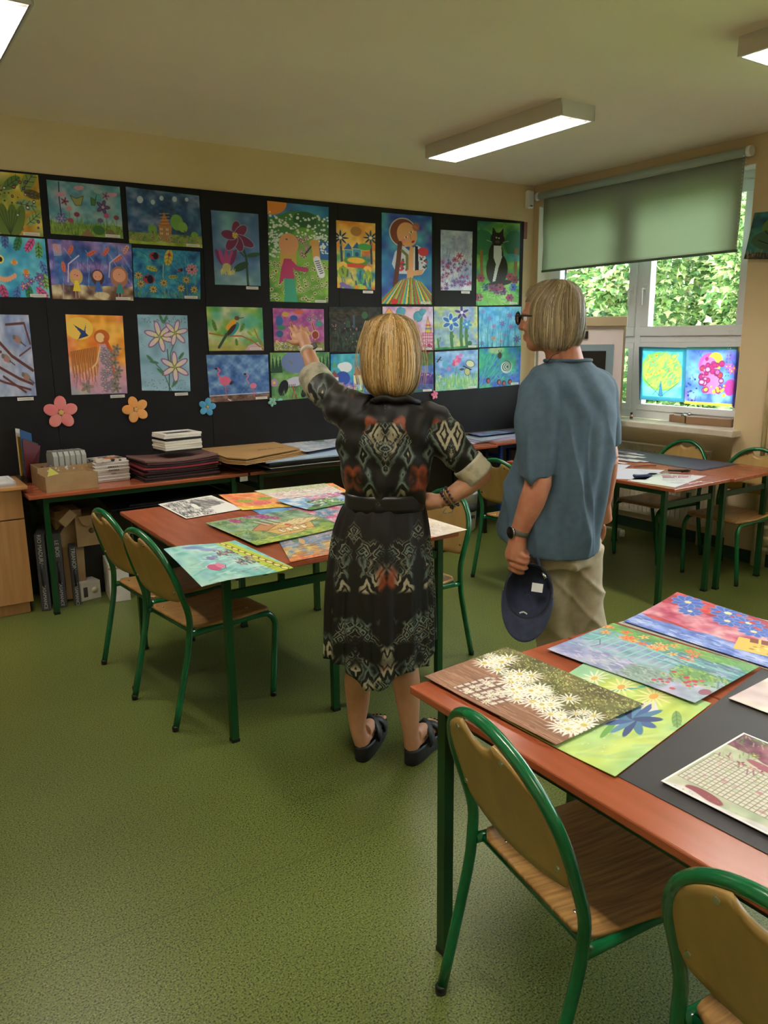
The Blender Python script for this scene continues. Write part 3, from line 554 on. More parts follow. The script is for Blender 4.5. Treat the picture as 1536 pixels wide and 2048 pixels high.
def g_blueflower(n=85):
    c = Cv(1.04, n, '#a8c08c', 83).wash(['#b0c488', '#8aa8c0', '#c0c478', '#98b8b8', '#7f98c8'], 6).dots(90, .009, ['#5f7fa8', '#8fa040', '#c8c84a'], al=.5)
    c.wash(['#2f7a48', '#4f9a58'], 4, .96)
    for u, v, b in [(.4, .4, 1), (.62, .18, 1), (.74, .45, 1)]: c.ln([(u, v), (u-.02, .7), (u, .97)], .07, '#3f7048').el(u, .7, .05, .05, '#4a7a50')
    c.fl(.38, .36, .2, 6, '#2f68b8', '#d0e0b0', .5, .5, '#dfe8e0').fl(.63, .14, .17, 5, '#3f2a78', '#e0d8e8', .4, .9, '#c8c8e0').fl(.74, .42, .13, 6, '#3f88c8', '#b0e0c0', .5, .2)
    c.ln([(.1, .96), (.08, .75)], .04, '#3f7a3a').ln([(.12, .8), (.14, .72)], .02, '#3f7a3a').el(.8, .88, .06, .06, '#2f6a48'); return c.ln([(.4, .96), (1, .93)], .012, '#245038')
def g_lightflowers(n=85):
    c = Cv(1.06, n, '#5fb0d8', 89).wash(['#5ab0dc', '#7cc4e0', '#48a0d4', '#8accdc'], 5).strokes(90, .35, .006, ['#3f90b8', '#4f8ac0', '#2f789a'], 1.57, .12)
    for u, v, r, q in [(.1, .12, .06, '#6f7fc0'), (.25, .28, .07, '#5f6fb8'), (.35, .48, .06, '#a06aa8'), (.55, .42, .08, '#4f58b0'), (.72, .22, .08, '#6a60b0'), (.9, .28, .08, '#7a78c0'), (.75, .5, .07, '#8a60b0'), (.35, .78, .07, '#c88a6a'), (.52, .86, .05, '#b080a0'), (.9, .82, .09, '#4a50a8'), (.08, .9, .06, '#3f68b0'), (.62, .7, .04, '#7a70b8')]: c.ln([(u, v), (u-.05, v+.25), (u-.04, 1)], .01, '#2f6f8c').fl(u, v, r, 7, q, '#d86a58', .35)
    return c
def g_houses(n=85):
    c = Cv(1.16, n, '#2f8fb8', 97).wash(['#2f8cb4', '#3fa0b8', '#2f78b4', '#4fb0c0'], 4).wash(['#3f68b8', '#4f88c8', '#8a7ac0'], 6, .6).el(.28, .3, .14, .12, '#e6ecf0').el(.2, .27, .08, .07, '#e6ecf0').el(.22, .55, .16, .16, '#2f50a8')
    c.pl([(0, .5), (.06, .35), (.16, .52)], '#8a4a4a').pl([(0, .52), (.14, .52), (.14, .85), (0, .85)], '#dfe0e8').el(.07, .25, .04, .06, '#5fa870').pl([(.42, .5), (.5, .28), (.6, .5)], '#8f5048', out='#d8b0a8').pl([(.43, .5), (.59, .5), (.59, .85), (.43, .85)], '#e4e8c0').pl([(.48, .58), (.54, .58), (.54, .85), (.48, .85)], '#9ac0d8')
    c.flowers(9, .05, ['#c85a8a', '#d8a0c0', '#8a5ab0'], .1, .45, .65, .85); return c.el(.45, 1, .2, .18, '#8ab83a').grass(.85, 1, ['#5a9a3a', '#b0d060', '#3f8a78'], 80, .12)
def g_waves(n=85):
    c = Cv(1.2, n, '#4a4080', 101).wash(['#4a6a40', '#5a7a48', '#3f5f38'], 4).wash(['#3a5fa8', '#4a78b8'], 4, .3, 1, .08).wash(['#4a3080', '#5f3f90', '#3f2a70'], 5, .5, 1, .08).wash(['#4f5f90', '#3f4f88'], 6, .8, 1, .04)
    c.el(.86, .18, .03, .05, '#1a201a').dots(22, .018, ['#c87aa0', '#d8b0d0', '#a06ab0'], .5, 1, .45, .72); return c.pl([(.8, 0), (.86, .06), (.95, 0)], '#8a2f38').ln([(0, .98), (1, .95)], .05, '#2f6a48')
def g_butterfly(n=85):
    c = Cv(1.1, n, '#6f9cd0', 103).wash(['#6a98d0', '#84aedc', '#5a84c8', '#98bce0'], 5).wash(['#8ac070', '#a8d088', '#6ab098'], 6, .6, 1, .05, .8, .15).grass(.65, 1, ['#7ab850', '#a8d070', '#4fa080', '#d0e0a0'], 200, .16)
    c.ln([(.5, .4), (.46, .62)], .014, '#3f8a58'); [c.el(.5+x*.8, .2+y, .05, .045, q) for x, y, q in [(-.06, .06, '#e0507c'), (.02, -.04, '#d868b0'), (.08, .02, '#d050a0'), (.12, -.08, '#c878c8'), (-.02, .04, '#e87a98'), (.04, .08, '#d85a90'), (-.08, .14, '#d05078'), (.0, .13, '#e090b8')]]
    c.el(.82, .35, .12, .09, '#26262a', .4).el(.82, .35, .11, .08, '#d0d0a8', .4).el(.75, .55, .1, .08, '#26262a', 1.3).el(.75, .55, .09, .07, '#b8b880', 1.3).ln([(.66, .4), (.84, .5)], .03, '#202024').el(.62, .48, .06, .03, '#3a3a40').ln([(.05, .25), (.13, .14)], .03, '#1f2024').ln([(.03, .18), (.15, .22)], .01, '#1f2024')
    return c.el(.23, .32, .07, .08, '#5aa8c8').el(.32, .45, .03, .05, '#c878b0').fl(.13, .62, .08, 5, '#5a80c0', '#e0a0b0').flowers(4, .05, ['#c8d8a8', '#8ab0d0'], .08, .25, .6, .85)
def g_bugs(n=85):
    c = Cv(1.1, n, '#2f9a90', 107).wash(['#2f9a90', '#2f70c0', '#3fb098', '#3f60c8', '#4fb080', '#2a88a0'], 4).strokes(70, .3, .03, ['#2fa890', '#2f68c8', '#3fb088', '#5fc0a0'], -1.0, .3, 0, .5, .1, 1, .5).el(.4, .05, .2, .1, '#c8d080', al=.7, soft=.5)
    c.el(.66, .5, .15, .17, '#b8c8c0').el(.66, .48, .13, .15, '#3f6a60'); [c.el(.64+.008*k, .5, .12-.018*k, .13-.018*k, ['#d0dcd4', '#2f4a48'][k % 2]) for k in range(6)]
    c.el(.49, .2, .055, .08, '#33241f').ln([(.49, .14), (.46, .06)], .01, '#1c1614').ln([(.5, .14), (.53, .06)], .01, '#1c1614')
    for u, v in [(.22, .82), (.48, .88), (.6, .92), (.75, .9)]: c.el(u, v, .055, .07, '#2a2026').el(u+.01, v+.01, .035, .05, '#b04a58')
    return c.dots(24, .008, ['#1f2a38'], .4, .95, .6, .85)
def g_pier(n=100):
    c = Cv(.8, n, '#2a6070', 109).wash(['#2a6478', '#2f7a80', '#3f6f58', '#1f4a58'], 4).el(.75, .35, .42, .3, '#5a7a34').el(.5, .6, .35, .22, '#3f5f44').ln([(.45, 1), (.5, .7), (.65, .4), (.7, .2)], .035, '#1a1c1a')
    for P in [[(.52, .65), (.3, .4)], [(.55, .58), (.85, .35)], [(.6, .5), (.5, .25)], [(.62, .45), (.9, .22)], [(.5, .72), (.2, .6)]]: c.ln(P, .016, '#1d201c')
    return c.wash(['#4a4034', '#2f3028'], 6, .86).grass(.85, 1, ['#8a7a5a', '#a09070'], 60, .1)
def g_tree(n=120):
    c = Cv(.9, n, '#58c0d0', 113).wash(['#58bcd0', '#7ad0d0', '#48a8c8', '#8ad8c8'], 4); m = .06
    c.el(.48, .45, .4, .36, '#8ac050').el(.5, .44, .38, .34, '#a8d060').strokes(120, .12, .02, ['#60b060', '#c8d850', '#3fa878', '#e0d860', '#50b0a0'], -.9, .6, .15, .85, .15, .75, .6).dots(34, .022, ['#f0a040', '#e86a30', '#f0d040'], .15, .9, .15, .6, al=.8)
    c.pl([(.42, .92), (.48, .6), (.54, .92)], '#3f80a8').ln([(.48, .7), (.3, .9)], .008, '#2a5040').ln([(.1, .6), (.48, .92), (.85, .65)], .008, '#2a5040')
    c.ln([(m, m), (1-m, m), (1-m, 1-m), (m, 1-m), (m, m)], .03, '#2f90a8'); c.ln([(0, 0), (1, 0), (1, 1), (0, 1), (0, 0)], .09, '#206a88', .8); return c
def g_hands(n=120):
    c = Cv(1.0, n, '#5a80d0', 127).wash(['#5a80d0', '#6a9ce0', '#7a60c0', '#88b0e8', '#5070c8'], 5).strokes(60, .1, .012, ['#3040a0', '#a0b8f0', '#405ab8'], 1.3, .8)
    c.el(.45, .3, .2, .2, '#c858a8').el(.55, .25, .14, .16, '#e8c040').el(.45, .32, .14, .15, '#d878c0').pl([(.3, .4), (.6, .3), (.7, .8), (.4, .8)], '#e078a8', .8)
    c.dots(34, .035, ['#d02870', '#e868a0', '#b82878', '#f0a0c0', '#e04040'], .3, .75, .2, .75, ring='#8a2868').el(.88, .68, .11, .14, '#b83898').dots(12, .03, ['#e8d040', '#f0b030'], .4, .8, .65, .85).flowers(6, .06, ['#b050c0', '#d060a0'], .75, 1, .1, .5)
    c.dots(14, .02, ['#3048a0', '#2a3a80'], .03, .25, .55, .95).ln([(0, 0), (1, .0)], .1, '#4a9090').ln([(0, 1), (1, 1)], .09, '#e0c040').ln([(1, 0), (1, 1)], .06, '#8050a8').el(1, .03, .07, .07, '#f0c030'); return c
# table paintings
def t_daisies(n=190):
    c = Cv(1.5, n, '#6a6a30', 131).wash(['#5c5a2c', '#4f4626', '#6a6030', '#4a4a24'], 7); r = c.r
    for k in range(900):
        u = r.rand(); v = r.uniform(0, .5); c.el(u, v, .013, .005, ['#8a9a4a', '#a8b060', '#3f341c', '#7a8a40', '#c8c070'][k % 5], r.uniform(.2, 1.3))
    c.pl([(0, .42), (.3, .5), (.62, .62), (1, .78), (1, 1), (0, 1)], '#80553d').strokes(150, .3, .008, ['#5f3a28', '#a87a5c', '#b88c6c', '#6a4432'], .03, .06, 0, 1, .62, 1).strokes(50, .2, .01, ['#9a7054', '#b08464'], .03, .06, 0, .22, .45, .95)
    c.pl([(.24, .58), (.56, .58), (.5, .95), (.2, .93)], '#77503a')
    for k in range(7): c.ln([(.25+k*.047, .6), (.22+k*.045, .93)], .034, '#cfc8c0')
    for k in range(5): c.ln([(.22, .64+k*.07), (.54, .65+k*.07)], .018, '#6a4434')
    for k in range(60):
        u = r.uniform(.03, .98); v = .30+.38*u+.10*r.randn()
        if u < .25: v = min(v, .42)
        q = r.uniform(.05, .125); c.fl(u, v, q, 12, '#f1ecdd', '#cdb850', .17, r.rand())
    for k in range(30): c.fl(r.uniform(.26, .5), r.uniform(.55, .92), r.uniform(.025, .05), 8, '#e8e2d4', '#a8a84a', .25)
    return c
def t_greenflower(n=190):
    c = Cv(1.35, n, '#a8c45a', 137).wash(['#b4d060', '#98c070', '#c8d870', '#8cc49a', '#bcd054'], 4).wash(['#a8cc60', '#c0d864', '#98c884'], 3, .6, 1, .05, .6, .2).strokes(60, .25, .03, ['#c8dc78', '#8cc08c', '#d0e088'], -.6, .4, 0, 1, .4, 1, .3)
    c.pl([(.02, .93), (.3, .86), (.5, .70), (.78, .52), (.8, .3), (.7, .2), (.5, .45), (.3, .6)], '#dcd8d4').dots(120, .006, ['#c8c0c8', '#e8e4e0'], .1, .8, .4, .9).ln([(.25, .5), (.5, .15), (.6, 0)], .035, '#4fa890')
    c.lf(.3, .45, .3, -.7, '#7fb040', .4, '#4f8a3a').lf(.50, .68, .26, 1.2, '#7fae4a', .35, '#4f8a3a').lf(.93, .3, .22, .8, '#6f9a4c', .35, '#4a6a3a').lf(.66, .66, .2, 1.3, '#5f9a40', .3).lf(.42, .82, .16, .3, '#6aa860', .35)
    for k in range(11): t = k*.58; c.el(.72+math.cos(t)*.1/c.a, .46+math.sin(t)*.1, .12, .034, ['#34508a', '#3f6f90', '#2a3a6a', '#5080a0'][k % 4], t)
    c.fl(.66, .16, .17, 14, '#e4dc94', '#e0a040', .13).fl(.42, .2, .15, 12, '#e4dc98', '#d89a40', .15).fl(.2, .22, .13, 12, '#e4e0b8', '#d8b050', .16)
    for k in range(7): t = k*.9; c.el(.40+math.cos(t)*.07/c.a, .76+math.sin(t)*.07, .075, .024, ['#3f6f80', '#4f8a80', '#6aa090'][k % 3], t)
    return c
def t_bridge(n=190):
    c = Cv(1.7, n, '#8a9cc0', 139).wash(['#5f9ea0', '#7a8cb8', '#8fa8b8', '#4f8a90'], 6).wash(['#7f84b4', '#a8a4c8', '#9aa8b8', '#c0b8d0'], 6, .5, 1, .06, .9, .1)
    c.wash(['#5f9a4a', '#7aae50', '#4f8a50'], 7, 0, .18, .04); c.flowers(34, .06, ['#e0803a', '#e8a050', '#e06a34', '#f0b868'], 0, .75, .08, .3, cc='#d8502a').strokes(60, .1, .012, ['#3f8a50', '#7ab85a'], .2, .6, v1=.25)
    for v0, w in [(.3, .035), (.42, .025), (.62, .03)]: c.ln([(.02, v0+.1), (.3, v0), (.6, v0+.04), (.98, v0+.0)], w, '#7ab8b8')
    for k in range(12): u = .1+k*.06; c.ln([(u, .32), (u-.01, .62)], .02, '#8ac4c0')
    c.strokes(60, .2, .02, ['#2f6a80', '#3f7a88', '#a8c8c8', '#2f5070'], .05, .15, .55, 1, .15, .5).strokes(50, .08, .02, ['#c8b8d0', '#6f78b0', '#d8c8d8'], .1, .5, 0, .5, .65, .95)
    c.el(.6, .82, .2, .16, '#6f8a7a', 0, .9, .7).el(.66, .92, .14, .1, '#8fa8a0', 0, .8, .7).strokes(120, .05, .02, ['#6f8a7a', '#8aa090', '#5f7a6c', '#a8b8b4'], .3, .6, .48, .76, .68, .96, .7).el(.82, .56, .2, .15, '#5f9040', 0, .9, .5).dots(60, .022, ['#7aae48', '#4f8438', '#a0c058', '#3f7040'], .68, .98, .42, .68, al=.8).strokes(50, .12, .02, ['#7aa84a', '#3f7050', '#a0b850'], .6, .5, .66, 1, .42, .75)
    c.dots(16, .025, ['#b83040', '#c84a50'], .66, .9, .6, .92).el(.97, .78, .05, .06, '#8a4a60').ln([(.05, .55), (.12, .45), (.17, .55), (.15, .65)], .008, '#4a4060'); return c
def t_redhouse(n=180):
    c = Cv(1.75, n, '#c04a58', 149).wash(['#b84050', '#c85a60', '#a83a4a'], 6).wash(['#c8647c', '#d890a0', '#b84a6a', '#e0a8b0'], 9, .3, .7, .05).wash(['#6f88d0', '#8aa0e0', '#5f78c8', '#a8b8e8'], 9, .72, 1, .03).strokes(80, .08, .02, ['#e0e4f4', '#b0bcf0', '#5068b8'], .05, .2, v0=.78)
    c.flowers(0, .1, ['#000000']); [c.fl(u, v, r, 9, '#4f6cc0', '#f0e0b0', .5, .2, '#7a94d8') for u, v, r in [(.1, .14, .14), (.16, .32, .1), (.3, .1, .15), (.34, .28, .12), (.42, .18, .12), (.48, .34, .12), (.54, .24, .1), (.6, .34, .1)]]
    c.dots(24, .025, ['#e05a48', '#d04040'], .1, .7, .02, .25).pl([(.66, 0), (1, 0), (1, .3), (.75, .3)], '#7a3f50').pl([(.46, .55), (.74, .42), (.8, .72), (.5, .84)], '#e0c060').pl([(.5, .5), (.75, .36), (.78, .44), (.52, .6)], '#8a4a34')
    for k in range(5): c.ln([(.54+k*.045, .48-k*.02), (.56+k*.045, .58-k*.02)], .02, '#e8c868')
    c.dots(18, .018, ['#b8923a', '#f0dc90'], .52, .78, .6, .78).pl([(.8, .2), (1, .15), (1, .5), (.82, .48)], '#b86a48').flowers(6, .09, ['#5068b8'], .78, 1, .5, .66, cc='#f0e8d0', p=8); return c.fl(.95, .84, .14, 12, '#b04a88', '#e8c070', .3)
def t_pale(n=90): return Cv(1.5, n, '#e6dcd0', 151).wash(['#e8dcd0', '#e4d0cc', '#ece4d4', '#dcc8c8'], 3).strokes(60, .07, .01, ['#b8b860', '#6a9a5a', '#c87a90'], -.5, .5, .35, 1, 0, .5).dots(26, .02, ['#c86a80', '#d8a0a8'], .4, 1, 0, .35).strokes(20, .3, .006, ['#b8a8a8'], .1, .1)
def t_windows(n=200):
    c = Cv(1.6, n, '#c8c4b0', 157).wash(['#c8c8b0', '#b8c0a0', '#d0c0b8', '#a8b898'], 5).wash(['#7a4a5a', '#985a6a', '#6a7a4a', '#5a3a4a'], 9, 0, .28, .05)
    c.flowers(40, .04, ['#a04a68', '#c0708a', '#8a3a58', '#7a8a4a'], .1, 1, .02, .45).strokes(60, .09, .014, ['#5f7f40', '#8a9a5a', '#6a2f48'], 1.2, .6, v1=.3)
    for a_, b_, p_, q_ in [(.02, .42, .42, .86), (.48, .98, .5, .95)]:
        c.pl([(a_, p_), (b_, p_), (b_, q_), (a_, q_)], '#d4d0c0')
        for k in range(20): u = a_+(b_-a_)*k/19; c.ln([(u, p_), (u, q_)], .006, '#7f8468')
        for k in range(13): v = p_+(q_-p_)*k/12; c.ln([(a_, v), (b_, v)], .006, '#8a7c70')
        c.dots(40, .02, ['#b87a88', '#a8b888', '#d8d8c8'], a_, b_, p_, q_, al=.5)
    c.strokes(160, .06, .01, ['#7a8a5a', '#c89aa8', '#8a4a60', '#a8b088'], .9, .7, 0, 1, .0, .5, .7).el(.2, .34, .12, .035, '#a05a68', .15).el(.16, .93, .13, .05, '#8a4a50', .1).el(.66, .93, .14, .05, '#98404e', .1).wash(['#dcd8d4', '#c8c8cc'], 5, .95); return c.dots(200, .006, ['#8a7a68', '#b8a898'], al=.6)
def t_bw(n=120):
    c = Cv(1.45, n, '#e6e3dc', 163)
    c.wash(['#e8e5de', '#8a8884', '#2a2a2c', '#d8d6d0'], 9, .42, 1, .06, .9, .05).strokes(260, .16, .007, ['#18181a', '#3a3a3c'], .12, .18, .02, .98, .45, .97, .85).strokes(160, .14, .006, ['#e6e3dc', '#f0eee8'], .1, .2, .05, .95, .5, .95, .9)
    for k in range(46): t = k/46; c.ln([(.05+t*.55, .42-.30*math.sin(t*2.2)), (.12+t*.55, .46-.18*math.sin(t*2.2)), (.2+t*.5, .5)], .006, '#202022')
    c.strokes(90, .18, .006, ['#202022'], -.35, .12, .05, .48, .1, .42, .9).el(.45, .56, .22, .05, '#ece9e2', .1).pl([(.55, .04), (.96, .04), (.96, .36), (.62, .38)], '#e8e5de')
    c.ln([(.01, .01), (.99, .01), (.99, .99), (.01, .99), (.01, .01)], .045, '#eae7e0'); return c
def t_orangeleaf(n=110):
    c = Cv(1.35, n, '#e0783a', 167).wash(['#e07a44', '#e88a4a', '#d8683c', '#e8a060'], 5).wash(['#e0b83a', '#e8d050', '#d8a03a'], 6, .8, 1, .04)
    c.lf(.3, .5, .42, .15, '#8aa83a', .4, '#5a7a2a').lf(.72, .42, .4, -.1, '#7aa838', .4, '#4f7a2a').el(.5, .68, .3, .09, '#d05a68').dots(20, .03, ['#d86a58', '#e89a50', '#c84a58'], .15, .85, .6, .8); return c
def t_sketch(n=110): return Cv(1.9, n, '#e0d4cc', 173).wash(['#e4dcd4', '#e0c8c4', '#dcd8cc'], 5).wash(['#b8c890', '#a8b880', '#c8d0a0'], 10, 0, .35, .06, .8).dots(320, .012, ['#7a9a60', '#a8b880', '#c87a88', '#5f7a50'], .3, 1, 0, .4).strokes(170, .12, .007, ['#6a4a40', '#8a5a50', '#4a4a44'], .1, .8, 0, 1, .35, 1).dots(30, .02, ['#c85a70', '#b06a60'], .1, .8, .3, .6).wash(['#5a4034', '#6a4c3c'], 5, .95)
def t_palm(n=110):
    c = Cv(1.9, n, '#7fa8c8', 179).wash(['#e4e4e4', '#78a8d0', '#d0d8e0', '#6a98c8'], 5)
    for k in range(70): c.el(c.r.uniform(.45, 1), c.r.uniform(0, .42), .07, .035, ['#d06a90', '#c85a88', '#e08aa8', '#a84878'][k % 4], .2, .8)
    for k in range(80): c.el(c.r.uniform(.3, .85), c.r.uniform(.35, .8), .07, .03, ['#2f5a34', '#5f9a40', '#3f4a30', '#7aae4a'][k % 4], c.r.uniform(-.6, .6), .9)
    c.wash(['#4a7a3a', '#5f9048', '#3a6038'], 7, .82, 1, .08).el(.28, .78, .14, .07, '#3a2a20').ln([(.5, .95), (.55, .5)], .03, '#2c2420'); return c.strokes(90, .12, .012, ['#1f3a24', '#a8c060', '#e8e0e0', '#24301c'], -.2, .7, .1, .9, .3, .95)
def t_bluesheet(n=60): return Cv(2.0, n, '#4f88b8', 181).wash(['#4f88b8', '#6aa0c8', '#3f70a8'], 4)
def t_village(n=180):
    c = Cv(1.7, n, '#5f7a40', 191).wash(['#4f7040', '#6f8a48', '#3f5f3a', '#8a9a50', '#7fa088'], 8).wash(['#a8c0a8', '#88a8a0', '#5f8a70'], 5, .22, .5, .08, .5)
    c.strokes(160, .07, .014, ['#5f9a3a', '#a8b848', '#2f4f2c', '#86b0a0'], -.4, .8, 0, .4, 0, 1).strokes(90, .1, .012, ['#6f9a90', '#a8c0b8', '#3f5f5a'], .2, .4, .7, 1, .05, .45)
    for u, v, r in [(.25, .12, .10), (.55, .1, .13), (.63, .22, .08), (.42, .04, .07)]: c.fl(u, v, r, 8, '#8a2f68', '#5a1f48', .6); c.dots(16, .013, ['#c86aa0', '#a84a80'], u-.05, u+.05, v-.06, v+.06)
    c.pl([(.30, .62), (.5, .42), (.8, .45), (.84, .6), (.74, .86), (.36, .86)], '#c9a258', out='#6a4426').pl([(.2, .56), (.42, .34), (.5, .5), (.32, .64)], '#b07444', out='#5a3420').pl([(.5, .5), (.8, .36), (1.0, .5), (.7, .62)], '#d6c08a', out='#8a6a3a')
    for k in range(6): c.pl([(.34+k*.04, .24), (.352+k*.04, .24), (.412+k*.04, .46), (.4+k*.04, .46)], ['#3a2a24', '#e8dcb8'][k % 2])
    for u in (.42, .5, .58, .66):
        c.pl([(u, .66), (u+.045, .65), (u+.045, .76), (u, .77)], '#e8e0cc', out='#5a3c24', ow=.008)
    c.ln([(.33, .64), (.8, .61)], .014, '#7a4a28').ln([(.35, .8), (.78, .78)], .012, '#7a4a28').el(.6, .55, .05, .05, '#c04034').dots(30, .014, ['#c83a34', '#f0e0c0', '#6a3f24', '#8a5a30'], .34, .8, .6, .86)
    c.strokes(60, .09, .010, ['#8a5a30', '#e8c870', '#7a4a28', '#f0e4c0'], -.35, .1, .52, .95, .4, .6).wash(['#7a9a3a', '#a8b040', '#5f8434'], 9, .86, 1, .05); return c.strokes(110, .09, .014, ['#7ab048', '#e0c850', '#4f7a3a', '#c8d060'], .05, .4, .05, 1, .84, 1).el(.9, .8, .12, .09, '#7a9a40')
def t_mosaic(n=120):
    c = Cv(1.6, n, '#b05a78', 193).wash(['#c85a80', '#4f88a8', '#d8a0b0', '#3f6888', '#b84a68', '#6a98a8'], 8).dots(280, .016, ['#d87a98', '#5f90b0', '#e8c8b0', '#8a3a58', '#7fa0a8', '#2f4a60'], al=.8); return c.strokes(40, .25, .012, ['#3a3a48', '#e0d8c8'], .3, .4)
def t_boats(n=150):
    c = Cv(1.7, n, '#6a7a90', 197).wash(['#6f88a8', '#8a90a8', '#5f789a', '#a8a0a8'], 6).wash(['#b06a88', '#c88aa0', '#a85a7a'], 8, 0, .3, .06).wash(['#c89a48', '#d8b860', '#b07a3a', '#6f88a0'], 7, .6, .88, .03).wash(['#d07038', '#c85a30', '#e0904a'], 6, .88)
    c.dots(260, .013, ['#a05a80', '#4f6a58', '#c8a060', '#d890a8', '#3a3a44'], 0, 1, .05, .5, al=.8).strokes(110, .2, .014, ['#3a4458', '#a8b8c8', '#3f6088', '#6a4a3a'], .0, .25, 0, 1, .35, .75).strokes(60, .25, .02, ['#e0b050', '#a8542c', '#5f7a98'], 0, .1, v0=.7).el(.22, .42, .09, .1, '#4a6a4a').el(.3, .5, .07, .08, '#c8985a'); return c
def t_turquoise(n=180):
    c = Cv(1.55, n, '#8fd0c0', 199).wash(['#8fd4c4', '#a8dccc', '#70c0b8', '#b8e0d8', '#88c8cc'], 4).strokes(60, .3, .03, ['#c0e8e0', '#68b8b4', '#d8f0e8'], -.15, .2, 0, .75, 0, 1, .5)
    c.el(.35, .1, .2, .05, '#5f70b8', .1, .8, .5).el(.5, .2, .18, .05, '#7a80c0', .15, .7, .5).pl([(.72, 0), (.9, 0), (1.0, 1), (.82, 1)], '#b8cc30')
    for k in range(10): u, v = .79+.018*k*.9, .05+k*.1; c.el(u, v, .055, .045, '#5a3a20', .5).el(u, v, .042, .033, '#e8dc80', .5).ln([(u-.02, v-.05), (u+.03, v-.07)], .012, '#7a3a24')
    c.el(.3, .68, .11, .075, '#c84a78', .1).el(.38, .66, .07, .07, '#e07a9c').ln([(.24, .72), (.3, .77), (.4, .74), (.44, .66)], .008, '#4a2038').el(.38, .45, .07, .05, '#7a78b0').el(.45, .42, .05, .04, '#8a80b8').ln([(.28, .45), (.45, .5)], .008, '#3f5058')
    c.dots(60, .022, ['#5a4048', '#8a6068', '#3f4048', '#a88078'], .52, .75, .22, .42).dots(70, .024, ['#6a5a48', '#8a7860', '#4a3a38', '#9a8a98'], .6, .82, .5, .72).strokes(30, .06, .012, ['#4a8a80', '#9a6a80', '#2f6060'], .1, .2, .45, .85, .8, .9); return c.strokes(20, .2, .006, ['#3f8080'], .1, .4)
def t_terra(n=110): return Cv(1.6, n, '#e8d8c0', 211).wash(['#ecdcc4', '#e8d4b8', '#e8d8c8'], 4).strokes(70, .07, .008, ['#8a7060', '#a85a48'], .2, .8, .1, .9, .1, .6).wash(['#d07058', '#c86048', '#d88a70'], 4, .72, .95, .06).ln([(.3, .75), (.45, .6), (.62, .72)], .03, '#c06a50').ln([(0, 1), (1, 1)], .05, '#e4d4bc')
def t_line(n=110):
    c = Cv(1.6, n, '#b8bcc4', 223).wash(['#b4b8c4', '#a8b0c0', '#c4c4c8', '#90a0b8'], 5).strokes(90, .5, .012, ['#5a4f4c', '#3a3c40', '#8a7068', '#d8d8dc'], .35, .25).el(.6, .5, .15, .12, '#4a5f50').strokes(50, .1, .012, ['#2a2f30', '#3f5a4a'], 1.2, .8, .4, .8, .2, .7).el(.75, .35, .16, .08, '#98b8d8', al=.7); return c
def t_purplepile(n=80): return Cv(1.8, n, '#5a6a90', 227).wash(['#4a5a88', '#6a5a98', '#5f88a0', '#3a4868'], 6).strokes(110, .3, .014, ['#8a60b0', '#7fae90', '#2a3058', '#a8b8d0', '#4f8a90'], .25, .3)
# ------------------------------------------------------------------ the room
T = .36
b = MB().box((LX-.2, FY-.2, -.12), (WX+T, WY+.2, 0)); struct(b.build('floor', M['floor']))
b = MB().box((LX-.2, FY-.2, CZ), (WX+T, WY+.2, CZ+.15)); struct(b.build('ceiling', M['ceiling']))
b = MB().box((LX-.2, WY, 0), (WX+T, WY+.2, CZ)); struct(b.build('wall_back', M['wall']))
b = MB().box((LX-.2, FY-.2, 0), (LX, WY, CZ)); struct(b.build('wall_left', M['wall']))
b = MB().box((LX, FY-.2, 0), (WX+T, FY, CZ)); struct(b.build('wall_front', M['wall']))
b = MB(); prev = FY
for (a, c) in sorted(WINS):
    b.box((WX, prev, 0), (WX+T, a, CZ)); b.box((WX, a, WZ1), (WX+T, c, CZ)); b.box((WX+.2, a, 0), (WX+T, c, WZ0-.03)); prev = c
b.box((WX, prev, 0), (WX+T, WY, CZ)); struct(b.build('wall_window', M['wall']))
# skirting boards
b = MB(); prev = FY
for (a, c) in sorted(WINS):
    b.box((WX-.012, prev, 0), (WX, a, .09)); b.box((WX+.188, a, 0), (WX+.2, c, .09)); prev = c
b.box((WX-.012, prev, 0), (WX, WY, .09)); struct(b.build('baseboard_window', M['skirting']))
struct(MB().box((LX, WY-.012, 0), (WX-.012, WY, .09)).build('baseboard_back', M['skirting']))
struct(MB().box((LX, FY, 0), (LX+.012, WY-.012, .09)).build('baseboard_left', M['skirting']))
